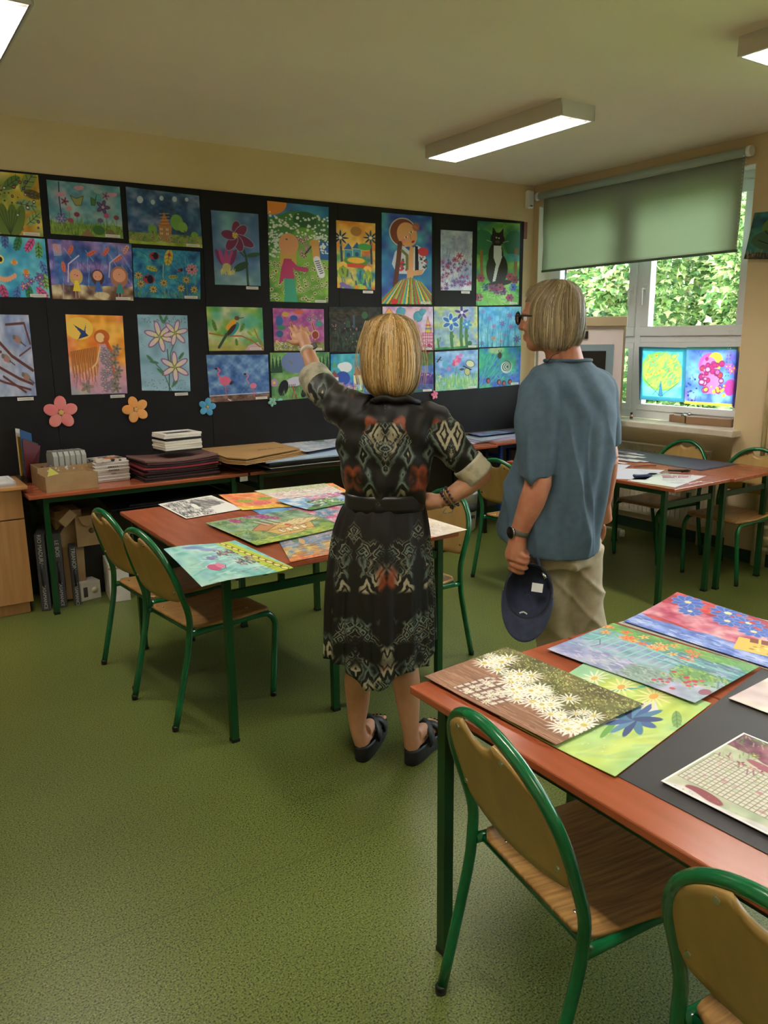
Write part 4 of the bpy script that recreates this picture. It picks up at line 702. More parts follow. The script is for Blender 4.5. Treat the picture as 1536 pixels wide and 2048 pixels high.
# windows
M['reveal'] = mat('white_reveal_paint', '#e6e0d0', .7)
def bar(mb, y0, y1, z0, z1, x0, x1): mb.box((x0, y0, z0), (x1, y1, z1), bev=.004)
def rectframe(x0, x1, y0, y1, z0, z1, w):
    m = MB(); bar(m, y0, y1, z0, z0+w, x0, x1); bar(m, y0, y1, z1-w, z1, x0, x1); bar(m, y0, y0+w, z0+w, z1-w, x0, x1); bar(m, y1-w, y1, z0+w, z1-w, x0, x1); return m
for i, (a, c) in enumerate(WINS):
    x0 = WX+.16; zt = 1.60; mid = (a+c)/2
    fr = MB(); f = .07
    for q in ((a, a+f), (c-f, c), (mid-.03, mid+.03)): bar(fr, q[0], q[1], WZ0+.001, WZ1-.001, x0-(.002 if q[0] == mid-.03 else .001), x0+.069)
    bar(fr, a, c, WZ0, WZ0+f, x0, x0+.07); bar(fr, a, c, WZ1-f, WZ1, x0, x0+.07); bar(fr, a, c, zt-.025, zt+.025, x0, x0+.07)
    root = struct(fr.build('window_%d' % (i+1), M['white']))
    for (ya, yb) in ((a+f, mid-.03), (mid+.03, c-f)):
        up = rectframe(x0-.018, x0+.05, ya, yb, zt+.025, WZ1-f, .075).build('sash', M['white'], root)
        MB().box((x0+.02, ya+.07, zt+.095), (x0+.026, yb-.07, WZ1-f-.07)).build('pane', M['glass'], up)
        lo = rectframe(x0-.01, x0+.05, ya, yb, WZ0+f, zt-.025, .05).build('lower_light', M['white'], root)
        MB().box((x0+.02, ya+.045, WZ0+f+.045), (x0+.026, yb-.045, zt-.07)).build('pane', M['glass'], lo)
        yh = (yb-.035) if ya < mid-.1 else (ya+.035)
        h = MB().box((x0-.03, yh-.014, 1.96), (x0-.018, yh+.014, 2.03), bev=.003); h.tube([(x0-.03, yh, 1.995), (x0-.06, yh, 1.995), (x0-.062, yh, 1.96), (x0-.06, yh, 1.87)], .009, 8, sub=3); h.build('handle', M['white'], up)
    s = MB().box((WX-.10, a-.06, WZ0-.05), (WX+.16, (a+c)/2-.002, WZ0), bev=.008); s.box((WX-.10, (a+c)/2+.002, WZ0-.05), (WX+.16, c+.04, WZ0), bev=.008)
    s.build('windowsill', M['sill'], root)
    rv = MB().box((WX+.001, a, WZ0), (x0, a+.004, WZ1)).box((WX+.001, c-.004, WZ0), (x0, c, WZ1)).box((WX+.001, a+.004, WZ1-.004), (x0, c-.004, WZ1)); rv.build('reveal', M['reveal'], root)
    # roller-blind shading the upper half
A0, A1 = WINS[0]
bl = thing('roller_blind', 'sage green roller blind pulled half down over the window', 'blind', (WX-.05, 4.31, 2.835))
y0, y1 = 3.335-4.31, 5.275-4.31
MB().tube([(0, y0, 0), (0, y1, 0)], .031, 20).build('roller', mat('blind_roller_fabric', '#a9bab2', .6), bl)
g = MB(); n = 24
pts = [(.026-.0*k, 0) for k in range(2)]
top = 0.0; bot = -0.632
vs = []; fs = []
for j in range(n+1):
    for k in range(n+1):
        y = y0+.03+(y1-y0-.05)*k/n; z = top+(bot-top)*j/n; x = .028+.004*math.sin(k*.7+j*.2)+.003*math.sin(j*.5)
        vs.append((x, y, z+.035*(j/n)*(k/n-.5)*0))
for j in range(n):
    for k in range(n): fs.append((j*(n+1)+k, j*(n+1)+k+1, (j+1)*(n+1)+k+1, (j+1)*(n+1)+k))
g.add(vs, fs, True); fb = g.build('fabric', M['blind'], bl); md = fb.modifiers.new('thickness', 'SOLIDIFY'); md.thickness = .0006
MB().box((.022, y0+.03, bot-.012), (.036, y1-.02, bot+.006)).build('bottom_bar', mat('blind_bottom_bar', '#5c6d5c', .6), bl)
for yy, s in ((y0-.022, 1), (y1+.022, 0)):
    MB().tube([(0, yy-.016, 0), (0, yy+.016, 0)], .034, 20).build('end_cap', M['white'], bl)
ch = MB()
for dx in (-.012, .012):
    for k in range(62): ch.ell((-.035+dx*.3, y0-.012+dx, -.03-k*.024), (.004, .004, .004), nu=6, nv=4)
ch.build('bead_chain', M['white'], bl)
# motion detector, wooden strip by the board
d = MB().box((-.035, -.05, -.075), (.035, 0, .075), bev=.012); o = d.build('motion_detector', M['white']); p = ony(1055, 400, WY); o.location = p
tag(o, 'small white motion detector high in the corner beside the window', 'alarm sensor'); MB().box((-.012, -.053, -.06), (.012, -.05, -.052)).build('lens_slot', M['black'], o)
p = ony(1049, 460, WY); tag(MB().box((-.02, -.02, -.075), (.02, 0, .065)).build('wooden_strip', mat('red_brown_wood', '#7d4128', .6), loc=(p.x-.005, WY, p.z)), 'small red-brown wooden strip at the top right end of the black board', 'wood strip')
# radiator, pipes
def radiator(name, y0, y1, z0, z1, x, lab):
    t = thing(name, lab, 'radiator', (x, (y0+y1)/2, 0)); L = (y1-y0)/2
    m = MB().box((-.012, -L, z0), (.0, L, z1), bev=.004)
    k = -L+.02
    while k < L-.02: m.box((-.022, k, z0+.03), (-.012, k+.022, z1-.03)); k += .045
    m.build('panel', M['offwhite'], t); MB().box((.0, -L, z0), (.05, L, z1)).build('convector', M['offwhite'], t)
    gr = MB().box((-.02, -L, z1), (.055, L, z1+.012)).build('top_grille', M['offwhite'], t)
    for s in (-1, 1): MB().tube([(.03, s*(L-.06), z0), (.03, s*(L-.06), 0)], .011, 8).build('pipe', M['aged'], t)
    return t
radiator('radiator', 3.55, 4.95, .16, .74, WX+.11, 'ribbed cream radiator in the niche under the window')
radiator('radiator', 1.95, 2.80, .16, .74, WX-.07, 'ribbed cream radiator on the pier at the right edge, beyond the second metal chair')
pp = thing('heating_pipes', 'pair of cream painted vertical heating pipes on the window wall', 'pipe', (WX-.04, 3.0, 0))
for yy in (-.045, .03): MB().tube([(0, yy, 0), (0, yy, 2.94)], .016, 10).build('pipe', M['aged'], pp)
v = MB()
for z in (.12, .2, .28): v.tube([(0, -.045, z), (0, -.045, z+.03)], .024, 10)
v.tube([(0, -.045, .16), (0, -.2, .16)], .012, 8); v.build('valve', M['aged'], pp)
# ------------------------------------------------------------------ outside
def foliage(name, x, y0, y1, z0, z1, n, seed, lab, cols):
    r = np.random.RandomState(seed); t = thing(name, lab, 'tree', (x, (y0+y1)/2, -1.0))
    m = MB(); W_ = (y1-y0)/2; nu, nv = 26, 18; 
    vs = []; fs = []
    # leaves in many overlapping clusters
    C = []; L = []
    for k in range(n):
        # clusters sit on a lumpy face
        cy = r.uniform(-W_, W_); cz = r.uniform(z0, z1)+1.0
        bulge = .9*math.sin(cy*1.7+seed)+.7*math.sin(cz*2.1+cy)+.4*math.sin(cy*5.1+cz*3.3)
        cx = -bulge*.55+r.uniform(-.1, .25)
        C.append((cx, cy, cz))
    for (cx, cy, cz) in C:
        for q in range(7):
            a = r.uniform(0, 2*PI); rad = r.uniform(.02, .16); px = cx+r.uniform(-.08, .08); py = cy+math.cos(a)*rad; pz = cz+math.sin(a)*rad*.7
            ln = r.uniform(.06, .115); ang = a+r.uniform(-.5, .5); tilt = r.uniform(-.9, .3)
            d = Vector((tilt*.6-.2, math.cos(ang), -.45+math.sin(ang)*.5)).normalized()*ln; s_ = Vector((r.uniform(-.6, .2), -d.z, d.y)).normalized()*ln*.42
            p = Vector((px, py, pz)); o = len(vs)
            s_ *= 1.5; vs += [p, p+d*.30+s_, p+d*.48+s_*.42, p+d, p+d*.48-s_*.42, p+d*.30-s_]; fs.append((o, o+1, o+2, o+3, o+4, o+5)); L.append(cols[r.randint(len(cols))])
    me = bpy.data.meshes.new('foliage'); me.from_pydata([tuple(v) for v in vs], [], fs); me.update()
    at = me.color_attributes.new('Col', 'FLOAT_COLOR', 'CORNER'); arr = np.ones((len(fs), 6, 4), np.float32); arr[..., :3] = np.array([lin(c) for c in L])[:, None]; at.data.foreach_set('color', arr.ravel())
    me.materials.append(M['leaf']); link('foliage', me, t)
    tr = MB()
    for k in range(4): yy = -W_*.6+k*W_*.4; tr.tube([(.9, yy*.4, 0), (.9, yy*.7, 1.6), (.7, yy, z1+.6)], [.09, .06, .02], 8, sub=4)
    tr.build('trunk', mat('bark', '#5a4a38', .9), t); return t
M['leaf'] = vcmat('leaf', .5, .35)
GC = ['#7c9a55', '#93ab68', '#66864a', '#a8b67c', '#557844', '#c4c894', '#466a3c']
foliage('tree', 8.4, 4.7, 7.4, -.6, 4.4, 6800, 5, 'bright leafy maple tree filling the right-hand window pane', GC)
foliage('tree', 10.6, 7.6, 8.95, -.6, 4.8, 4200, 9, 'leafy green tree outside the left-hand window pane beside the pink wall', GC[:5]+['#4f7430'])
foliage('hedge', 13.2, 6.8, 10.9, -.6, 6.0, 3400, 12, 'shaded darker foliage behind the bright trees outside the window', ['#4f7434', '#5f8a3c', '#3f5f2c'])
p0 = onx(1060, 560, 14.5); p1 = onx(1169, 560, 14.5)
hb = thing('neighbouring_building', 'pink rendered wall of a neighbouring building outside the left-hand pane', 'building', (14.5, (p0.y+p1.y)/2, -1)); hw = abs(p0.y-p1.y)/2
MB().box((0, -hw, 0), (3, hw+2.5, 6)).build('wall', mat('pink_render', '#c8788a', .9, '#b96a7c', 20), hb)
MB().box((-.06, -hw-.1, 6), (3.1, hw+2.6, 6.15)).build('roof_edge', M['darkgrey'], hb)
struct(MB().box((WX+T, -8, -1.2), (30, 24, -1.0)).build('ground_outside', mat('grass_ground', '#6a8a40', .9, '#88a050', 4)))
# ------------------------------------------------------------------ luminaires
def luminaire(x, y, lab, first=[None]):
    if first[0] is not None: return dup(first[0], (x, y, CZ), 0, lab)
    t = thing('ceiling_lamp', lab, 'lamp', (x, y, CZ)); first[0] = t
    W2, L2, h = .14, .64, .085
    m = MB().box((-W2, -L2, -.022), (W2, L2, 0)); m.box((-W2, -L2, -h), (-W2+.012, L2, -.02)); m.box((W2-.012, -L2, -h), (W2, L2, -.02))
    m.box((-W2, -L2, -h), (W2, -L2+.012, -.02)); m.box((-W2, L2-.012, -h), (W2, L2, -.02)); m.build('housing', M['tin'], t)
    for s in (-1, 1): MB().tube([(s*.065, -L2+.03, -.042), (s*.065, L2-.03, -.042)], .013, 10).build('tube', M['tube'], t)
    g = MB().box((-.003, -L2+.012, -h+.002), (.003, L2-.012, -h+.034)); 
    for s in (-1, 1): g.box((s*.128-.004, -L2+.012, -h), (s*.128+.004, L2-.012, -h+.03))
    k = -L2+.05
    while k < L2-.03: g.box((-.125, k-.0015, -h+.004), (.125, k+.0015, -h+.03)); k += .055
    g.build('louvre', mat('louvre_steel', '#6a6664', .4), t)
    return t
for x, y, l in [(3.66, 4.06, 'white fluorescent ceiling lamp with louvre, in the middle of the ceiling'), (3.66, 1.70, 'fluorescent ceiling lamp cut off by the right edge of the photo'), (.60, 4.06, 'fluorescent ceiling lamp in the top left corner of the photo'), (.60, 1.2, 'fluorescent ceiling lamp above the camera'), (3.66, -.9, 'fluorescent ceiling lamp behind the camera on the window side'), (.60, -1.3, 'fluorescent ceiling lamp behind the camera on the left')]: luminaire(x, y, l)
# ------------------------------------------------------------------ black display board and everything pinned on it
BY = WY-.014
bd = thing('display_board', 'long black display board covering the back wall', 'board', (2.4, WY-.001, 0))
struct(MB().box((LX, WY-.010, .09), (WX-.001, WY, .79)).build('trim_1', mat('dark_dado_paint', '#4a453c', .6)))
xs = [-.6, ony(80, 500, WY).x, ony(404, 500, WY).x, ony(532, 500, WY).x+.6, ony(866, 500, WY).x, ony(1044, 520, WY).x]
for a, c in zip(xs, xs[1:]): MB().box((a+.001-2.4, -.014, .80), (c-.001-2.4, 0, 2.632), bev=.002).build('panel', M['black_card'], bd)
PY = BY-.002
def wp(cv, q, lab, cap=True, name='painting'):
    c = wallq(q, PY-.001); 
    o = sheet(name, cv, *c); tag(o, lab, 'painting', None)
    ctr = sum(c, Vector())/4; o.data.transform(Matrix.Translation(-ctr)); o.location = ctr
    if cap:
        br = c[2]-ctr; w_ = .085; k = MB().box((br.x-w_-.03, -.0035 if cap == 1 else -.003, br.z-.026 if cap == 2 else br.z+.004), (br.x-.02, -.0015, br.z-.006 if cap == 2 else br.z+.022))
        kk = k.build('caption_label', M['whitecard'], o); kk['label'] = 'small white caption label'
        MB().box((br.x-w_-.02, -.0042, br.z-.017 if cap == 2 else br.z+.012), (br.x-.035, -.0032, br.z-.0155 if cap == 2 else br.z+.0135)).build('caption_line', M['darkgrey'], kk)
    return o
wp(g_leaves(), [(-70, 337), (76, 350), (87, 474), (-62, 463)], 'yellow painting of green leaves, top left corner of the board')
wp(g_garden(), [(92.4, 359), (239.3, 373.8), (246.7, 477.7), (101.7, 467.3)], 'painting of butterflies and pink clouds over green grass')
wp(g_night(), [(251, 373.2), (397.9, 391.5), (405, 496), (258.4, 486.4)], 'painting of a brown house under a dark blue sky with white blots')
wp(g_toucan(), [(-60, 468), (89.4, 477.7), (99.8, 595.8), (-50, 593)], 'turquoise painting of a black bird head among colourful leaves, at the left edge')
wp(g_girls(), [(94.3, 477.7), (262.5, 487.8), (266.9, 601.5), (105.3, 598)], 'purple painting of three children under autumn leaves')
wp(g_ladybugs(), [(264.7, 495.2), (400, 503.6), (400.9, 598.8), (268.8, 594.7)], 'deep blue painting of red ladybirds and yellow leaves')
wp(g_branches(), [(-50, 628), (56.9, 630), (73.3, 791.6), (-30, 795)], 'grey-blue painting of brown branches with small birds, at the left edge', 2)
wp(g_orange(), [(130.7, 628.6), (245.3, 631.6), (254.9, 786.7), (143, 790)], 'orange painting of a red-haired woman and a blue bird', 2)
wp(g_lily(), [(274.3, 628.9), (374.6, 630.8), (380.9, 782.6), (283.8, 781.2)], 'pale blue painting of three lilies on a thin stem', 2)
wp(g_columbine(), [(421.5, 419.8), (516.6, 428), (521.3, 571.9), (429.9, 569.2)], 'blue painting of a dark magenta flower', 2)
wp(g_stork_girl(), [(534.4, 401.5), (657.2, 414.3), (656.3, 606.4), (539.9, 602.9)], 'tall green painting of a long-haired girl in a pink jumper with a stork')
wp(g_roller(), [(412.2, 613), (524.4, 615.3), (527.9, 701), (418.1, 702)], 'green painting of an orange and black bird on a branch')
wp(g_giraffe(), [(545, 616.2), (647.5, 618.4), (648.6, 701.4), (548.3, 701.6)], 'pink and purple painting of brown long-necked birds, behind the raised hand')
wp(g_flamingo(), [(412.2, 709.8), (535.7, 709.1), (539.4, 798.3), (419.9, 805.4)], 'blue painting of two pink flamingos')
wp(g_stork(), [(539.9, 705.4), (658.5, 704.3), (659, 792), (543.9, 802.8)], 'green painting of a white and black stork, behind the raised forearm')
wp(g_village(), [(672.2, 440.2), (750.6, 447), (749.9, 580.2), (674.5, 575.9)], 'orange painting of a village with blue houses and palms', 2)
wp(g_folk(), [(763.1, 424.8), (863.8, 433), (863.1, 609.1), (763.1, 607.7)], 'tall blue painting of a woman with a plait and a striped skirt')
wp(g_purple(), [(881.2, 459.3), (945.2, 463.1), (942.8, 581.2), (881.4, 580.7)], 'narrow pale painting of many small purple flowers', 2)
wp(g_cat(), [(954.9, 441.4), (1040.2, 447), (1037.3, 609.6), (951.7, 611.3)], 'green painting of a sitting black and white cat')
wp(g_dark(), [(657.4, 613.5), (762, 614), (762, 706), (659, 704.3)], 'very dark painting of a night garden', False)
wp(g_castle(), [(765, 613.2), (865.5, 613.7), (867, 700.4), (765, 702)], 'pink painting of a castle under teal clouds')
wp(g_blueflower(), [(867.4, 613.2), (954.6, 613.2), (955.8, 695.6), (868.6, 700)], 'yellow-green painting of thick-stemmed blue and purple flowers')
wp(g_lightflowers(), [(957.3, 614), (1042.6, 613.2), (1041.6, 692.2), (957.3, 695)], 'light blue painting of thin-stemmed small flowers', False)
wp(g_houses(), [(660.7, 708.7), (765, 706), (768, 790), (662, 798)], 'blue painting of white houses and a white cloud', False)
wp(g_waves(), [(768, 705), (866.2, 703.5), (866.9, 783), (770, 790)], 'dark painting of purple and blue waves beside the fair-haired head')
wp(g_butterfly(), [(869.8, 704), (955.8, 699.4), (955.4, 776.5), (870.6, 783)], 'blue painting of a pale butterfly at a pink flower')
wp(g_bugs(), [(957.8, 697.5), (1042, 693.4), (1039.7, 769.3), (957.8, 777)], 'teal painting of a spiral ball and small beetles')
# pier painting
p = [onx(x, y, WX-.012) for x, y in [(1509, 425.5), (1600, 418), (1600, 518), (1496, 518.8)]]
o = sheet('painting', g_pier(), *p, curl=lambda u, v: (np.stack([-.05*(1-u)**3*v, 0*u*v, 0*u*v], -1))); tag(o, 'dark teal painting of a bare tree, curling off the wall right of the window', 'painting')
# window paintings taped on the lower panes
for cv, q, l in [(g_tree(), [(1277.7, 693.4), (1373.5, 695.7), (1369, 805), (1278.7, 798.8)], 'backlit turquoise painting of a round tree taped to the lower window pane'), (g_hands(), [(1373.5, 694.4), (1484.5, 693.4), (1468, 813.6), (1368, 807)], 'backlit blue painting of pink shapes taped to the lower window pane')]:
    cv.im = cv.im*.66+.34
    o = sheet('window_painting', cv, *[onx(x, y, WX+.140) for x, y in q], m=M['backlit_paper'], thick=.0006); tag(o, l, 'painting')
# paper flowers
def pflower(px, py, R_, c, cc, lab, rot=.3):
    p = ony(px, py, BY-.004); f = MB()
    for k in range(5):
        t = rot+2*PI*k/5; Rm = Matrix.Rotation(-t, 3, 'Y'); f.ell((math.cos(t)*R_*.58, -.004, math.sin(t)*R_*.58), (R_*.45, .0035, R_*.36), Rm, 14, 8)
    o = f.build('paper_flower', mat('paper_flower_'+c.strip('#'), c, .7, cc, 14), loc=p); tag(o, lab, 'paper flower', None)
    MB().ell((0, -.008, 0), (R_*.17, .004, R_*.17), nu=12, nv=6).build('centre', mat('flower_centre', '#c8a060', .7), o)
pflower(121.5, 825, .105, '#e0707a', '#d88a80', 'pink paper flower, first from the left below the paintings')
pflower(271, 819, .09, '#e89440', '#e0a868', 'orange paper flower below the red-haired woman painting', .6)
pflower(414, 814, .065, '#3f90c0', '#5aa8d0', 'blue paper flower below the flamingo painting', .1)
pflower(544, 804, .035, '#90c8b8', '#70b0a0', 'tiny mint green paper flower below the stork painting', .8)
pflower(868.5, 790, .038, '#d85a88', '#e080a0', 'small pink paper flower right of the fair-haired head', .5)
# ------------------------------------------------------------------ school tables and chairs
TH = .75
def make_table(W_, L_, green='darkgreen', leg=.015, group=None, lab='', name='school_table'):
    # origin at the floor under the centre; W_ along x, L_ along y
    t = thing(name, lab, 'table', (0, 0, 0), 0, group)
    a, c = W_/2, L_/2; m = MB().box((-a, -c, TH-.022), (a, c, TH), bev=.004)
    tp = m.build('tabletop', M['table'], t)
    ix, iy = a-.045, c-.095
    for sx in (-1, 1):
        for sy in (-1, 1):
            MB().sq((sx*ix, sy*iy, .012), (sx*ix, sy*iy, TH-.022), leg).build('leg', M[green], t)
            MB().box((sx*ix-leg-.002, sy*iy-leg-.002, 0), (sx*ix+leg+.002, sy*iy+leg+.002, .014)).build('foot_cap', M['black'], t)
    for sy in (-1, 1):
        m = MB().box((-ix+leg, sy*iy-.010, .615), (ix-leg, sy*iy+.010, .650)); m.box((-.012, sy*iy-.010, .65), (.012, sy*iy+.010, .68)); m.build('cross_bar', M[green], t)
    m = MB()
    for sx in (-1, 1): m.box((sx*ix-.010, -iy+leg, TH-.055), (sx*ix+.010, iy-leg, TH-.022))
    m.build('apron_rail', M[green], t)
    return t
def place(t, x, y, rz=0, lab=None): t.location = (x, y, 0); t.rotation_euler = (0, 0, rz); return t
# near pair
t1 = make_table(.575, 1.40, lab='red-brown school table in the right foreground, its near corner by the sandals'); place(t1, 1.085+.2875, 1.515-.70)
t2 = dup(t1, (1.085+.2875+.58, 1.515-.70, 0), 0, 'red-brown school table behind the foreground one, holding the blue and red painting')
# middle pair
t3 = dup(t1, (1.075+.2875, 2.715+.70, 0), 0, 'red-brown school table with two chairs at its left side, left of the woman')
t4 = dup(t1, (1.075+.2875+.58, 2.715+.70, 0), 0, 'red-brown school table hidden behind the woman in the patterned dress')
# right pair
t5 = dup(t1, (3.875+.2875, 2.775+.70, 0), .02, 'red-brown school table right of the man, with cut paper and a knife on it')
t6 = dup(t1, (3.875+.2875+.58, 2.765+.70, 0), .02, 'red-brown school table nearest the window, in front of two chairs')
# back row, long side along the wall
t7 = make_table(.55, 1.38, lab='red-brown table against the back wall beside the beech cabinet'); place(t7, .755+.69, 4.845+.275, PI/2)
t8 = dup(t7, (2.15+.69, 4.845+.275, 0), PI/2, 'table against the back wall under the pile of brown paper folders')
t9 = make_table(.50, .86, 'blackmetal', lab='black-legged table against the back wall right of the woman'); place(t9, 4.40-.43, 4.86+.25, PI/2)
t10 = make_table(.45, .62, 'bluemetal', lab='blue-legged table in the back corner behind the man'); place(t10, 4.44+.31, 4.93+.225, PI/2)
for t in (t9, t10):
    pass
# inventory sticker on the back table
p = ony(468, 954, 4.842); s = MB().box((-.028, -.002, -.016), (.028, 0, .016)).build('inventory_sticker', M['whitecard'], t7); s.matrix_parent_inverse = Matrix(); s.location = (p.y-5.12-.0, 0, 0)
s.matrix_world = Matrix.Translation((2.10, 4.843, .712)); 
wm = Matrix.Translation((2.10, 4.843, .712)); s.parent = t7; bpy.context.view_layer.update(); s.matrix_parent_inverse = t7.matrix_world.inverted(); s.matrix_basis = wm
# ---- chairs : local +x is the way the sitter faces; origin on the floor under the seat centre
def make_chair(lab, htop=.845):
    t = thing('school_chair', lab, 'chair', (0, 0, 0), 0, None)
    r = .0138; hw = .212; xr = -.20
    # rear legs rise into one arch over the backrest
    def arch(off=0, n=18):
        P = []
        for k in range(n+1):
            a = PI*k/n; P.append((xr-.048-.068*math.sin(a), (hw-off)*math.cos(a), .64+(htop-.64-off)*math.sin(a)))
        return P
    A = arch()
    L = [(-.295, hw-.008, .012), (-.222, hw-.004, .32), (xr-.006, hw, .43), (xr-.006, hw, .50), (xr-.028, hw, .58)]
    Rr = [(x, -y, z) for x, y, z in L]
    MB().tube(L+A+Rr[::-1], r, 12, sub=3).build('back_frame', M['green'], t)
    for s in (-1, 1):
        MB().tube([(.20, s*(hw-.012), .012), (.228, s*(hw-.018), .32), (.226, s*(hw-.02), .365), (.205, s*(hw-.02), .395), (.165, s*(hw-.02), .408), (0, s*(hw-.02), .409), (xr, s*(hw-.004), .411)], r, 12, sub=4).build('leg', M['green'], t)
    for s in (-1, 1):
        MB().lathe([(.0145, 0), (.015, .02), (.0125, .024)], (-.297, s*(hw-.008), 0), 12).build('foot_cap', M['black'], t)
        MB().lathe([(.0145, 0), (.015, .02), (.0125, .024)], (.2005, s*(hw-.012), 0), 12).build('foot_cap', M['black'], t)
    MB().tube([(xr+.02, -hw+.01, .412), (xr+.02, hw-.01, .412)], .010, 8).build('seat_rail', M['green'], t)
    MB().tube([(.12, -hw+.02, .405), (.12, hw-.02, .405)], .010, 8).build('seat_rail', M['green'], t)
    # seat: moulded plywood, rounded corners, waterfall front
    nx, ny = 20, 18; vs = []; fs = []; X0, X1, hy = -.195, .215, .205
    def top(x): 
        z = .440-.010*math.sin((x-X0)/(X1-X0)*PI)
        if x > .15: z -= .9*(x-.15)**2*4
        return z
    for i in range(nx+1):
        x = X0+(X1-X0)*i/nx; e = max(0, abs(x-(X0+X1)/2)-((X1-X0)/2-.04))/.04; w_ = hy-.04*(1-math.sqrt(max(0, 1-e*e)))
        if x < 0: w_ *= 1-.02
        for j in range(ny+1): vs.append((x, -w_+2*w_*j/ny, top(x)))
    for i in range(nx):
        for j in range(ny): fs.append((i*(ny+1)+j, (i+1)*(ny+1)+j, (i+1)*(ny+1)+j+1, i*(ny+1)+j+1))
    o = MB().add(vs, fs, True).build('seat', M['seatply'], t); md = o.modifiers.new('thickness', 'SOLIDIFY'); md.thickness = .011
    for x in (-.16, .12):
        for y in (-.13, .13): MB().ell((x, y, top(x)+.001), (.006, .006, .0025), nu=10, nv=6).build('bolt', M['steel'], t)
    # backrest: plywood between the posts, notch as a hand hold at the top, rounded below
    K = 60; up = []; lo = []
    for k in range(K+1):
        s = -1+2*k/K; y = s*(hw-.006); q = math.sqrt(max(0, 1-s*s)); zt = .64+(htop-.64-.008)*q
        if abs(y) < .058: zt = min(zt, htop-.010-.040*math.sqrt(1-(y/.058)**2))
        zb = .560-.018*(1-abs(s)**2.2)+.05*max(0, (abs(s)-.86)/.14)**2; xx = xr-.072-.035*q*.9; xb = xr-.045
        up.append((y, zt)); lo.append((y, zb))
    vs = []; fs = []; R_ = 10
    for k in range(K+1):
        for j in range(R_+1):
            y = up[k][0]; z = lo[k][1]+(up[k][1]-lo[k][1])*j/R_
            lean = xr-.018-(z-.55)*.33; bow = -.022*(1-(y/hw)**2)
            vs.append((lean+bow, y, z))
    for k in range(K):
        for j in range(R_): a_ = k*(R_+1)+j; fs.append((a_, a_+1, a_+R_+2, a_+R_+1))
    o = MB().add(vs, fs, True).build('backrest', M['backply'], t); md = o.modifiers.new('thickness', 'SOLIDIFY'); md.thickness = .009; md.offset = 0
    for s in (-1, 1):
        for (yy, zz) in ((.085, htop-.045), (.175, .60)):
            lean = xr-.018-(zz-.55)*.33-.022*(1-(yy/hw)**2)
            MB().tube([(lean-.009, s*yy, zz), (lean+.009, s*yy, zz)], .006, 10).build('rivet', M['steel'], t)
    return t
def chair_at(x, y, rz, lab, first=[None]):
    if first[0] is None: first[0] = make_chair(lab); first[0].location = (x, y, 0); first[0].rotation_euler = (0, 0, rz); return first[0]
    return dup(first[0], (x, y, 0), rz, lab)
chair_at(1.298, 1.068, -.16, 'green tubular chair with plywood back in the right foreground, tucked under the near table')
chair_at(1.29, .475, -.02, 'green tubular chair cut off by the bottom right corner of the photo')
chair_at(1.215, 3.275, .13, 'green tubular chair with plywood back, nearer of the two left of the middle table')
chair_at(1.20, 3.765, .10, 'green tubular chair with plywood back, farther of the two left of the middle table')
chair_at(2.20, 3.13, PI+.05, 'green tubular chair just right of the woman, behind the middle table')
chair_at(4.87, 3.62, PI-.02, 'green tubular chair under the window sill, left of the two behind the right table')
chair_at(4.87, 3.02, PI+.04, 'green tubular chair by the wall pier, right of the two behind the right table')
chair_at(3.72, 3.82, .12, 'green tubular chair half hidden behind the man, at the right table')
# ------------------------------------------------------------------ sheets on the tables
def tsheet(cv, q, lab, z=.753, name='painting', curl=None, cat='painting', border=0, thick=.0012, gain=1.0):
    cv.im = 1-(1-np.clip(cv.im, 0, 1))*.88
    c = [onz(x, y, z) for x, y in q]; ctr = sum(c, Vector())/4; c = [p-ctr for p in c]
    o = sheet(name, cv, *c, curl=curl, border=border, thick=thick, gain=gain); o.location = ctr; return tag(o, lab, cat)
def corner(iu, iv, amp, pw=3):
    return lambda u, v: amp*(np.clip((u if iu else 1-u), 0, 1)*np.clip((v if iv else 1-v), 0, 1))**pw
def wav(amp, s=0): return lambda u, v: amp*(1+np.sin(u*5+v*2+s))*.5
# foreground
c = [onz(1240, 1556, .752), onz(1515, 1338, .752), onz(1536, 1710, .752)]
bs = MB().box((1.16, .15, .7505), (2.05, 1.12, .7522)); 
e1 = (onz(1236, 1552, .752)); e2 = onz(1523, 1337, .752)
near = onz(1536, 1708, .752); fa = e2
poly = [(e1.x, e1.y), (near.x, near.y), (near.x+(near.x-e1.x)*.8, near.y+(near.y-e1.y)*.8), (e2.x+.05, near.y-.3), (e2.x, e2.y)]
o = MB().prism(poly, .0012, c=(0, 0, .7505)).build('black_card_sheet', M['black_sheet']); tag(o, 'large black card sheet lying under the paintings on the near tables', 'card')
tsheet(t_greenflower(), [(1180, 1320), (1422.8, 1406.6), (1229.8, 1555.5), (1000, 1437)], 'lime green painting with a dark blue flower, partly under the daisy painting', .7535, curl=wav(.004))
tsheet(t_daisies(), [(1012.9, 1294.9), (1287.3, 1408.4), (1112.6, 1491.6), (849.3, 1353.7)], 'brown painting of white daisies in a wooden basket on the near table', .760, curl=wav(.003, 1))
tsheet(t_bridge(), [(1226, 1247.6), (1518, 1335), (1389.4, 1407), (1094.2, 1298)], 'blue-green painting of a bridge under orange flowers on the near table', .760, curl=wav(.003, 2))
a = onz(1247, 1241.7, .758); bq = onz(1353.5, 1195, .758); br_ = onz(1536, 1334, .758); dirn = (br_-a).normalized(); Lq = .66
a2 = a+dirn*Lq; b2 = bq+(onz(1536, 1246, .758)-bq).normalized()*Lq; ctr = (a+bq+a2+b2)/4
uo = MB(); pl = [onz(x, y, .7525) for x, y in [(1377, 1198), (1240, 1243), (1247, 1247)]]; 
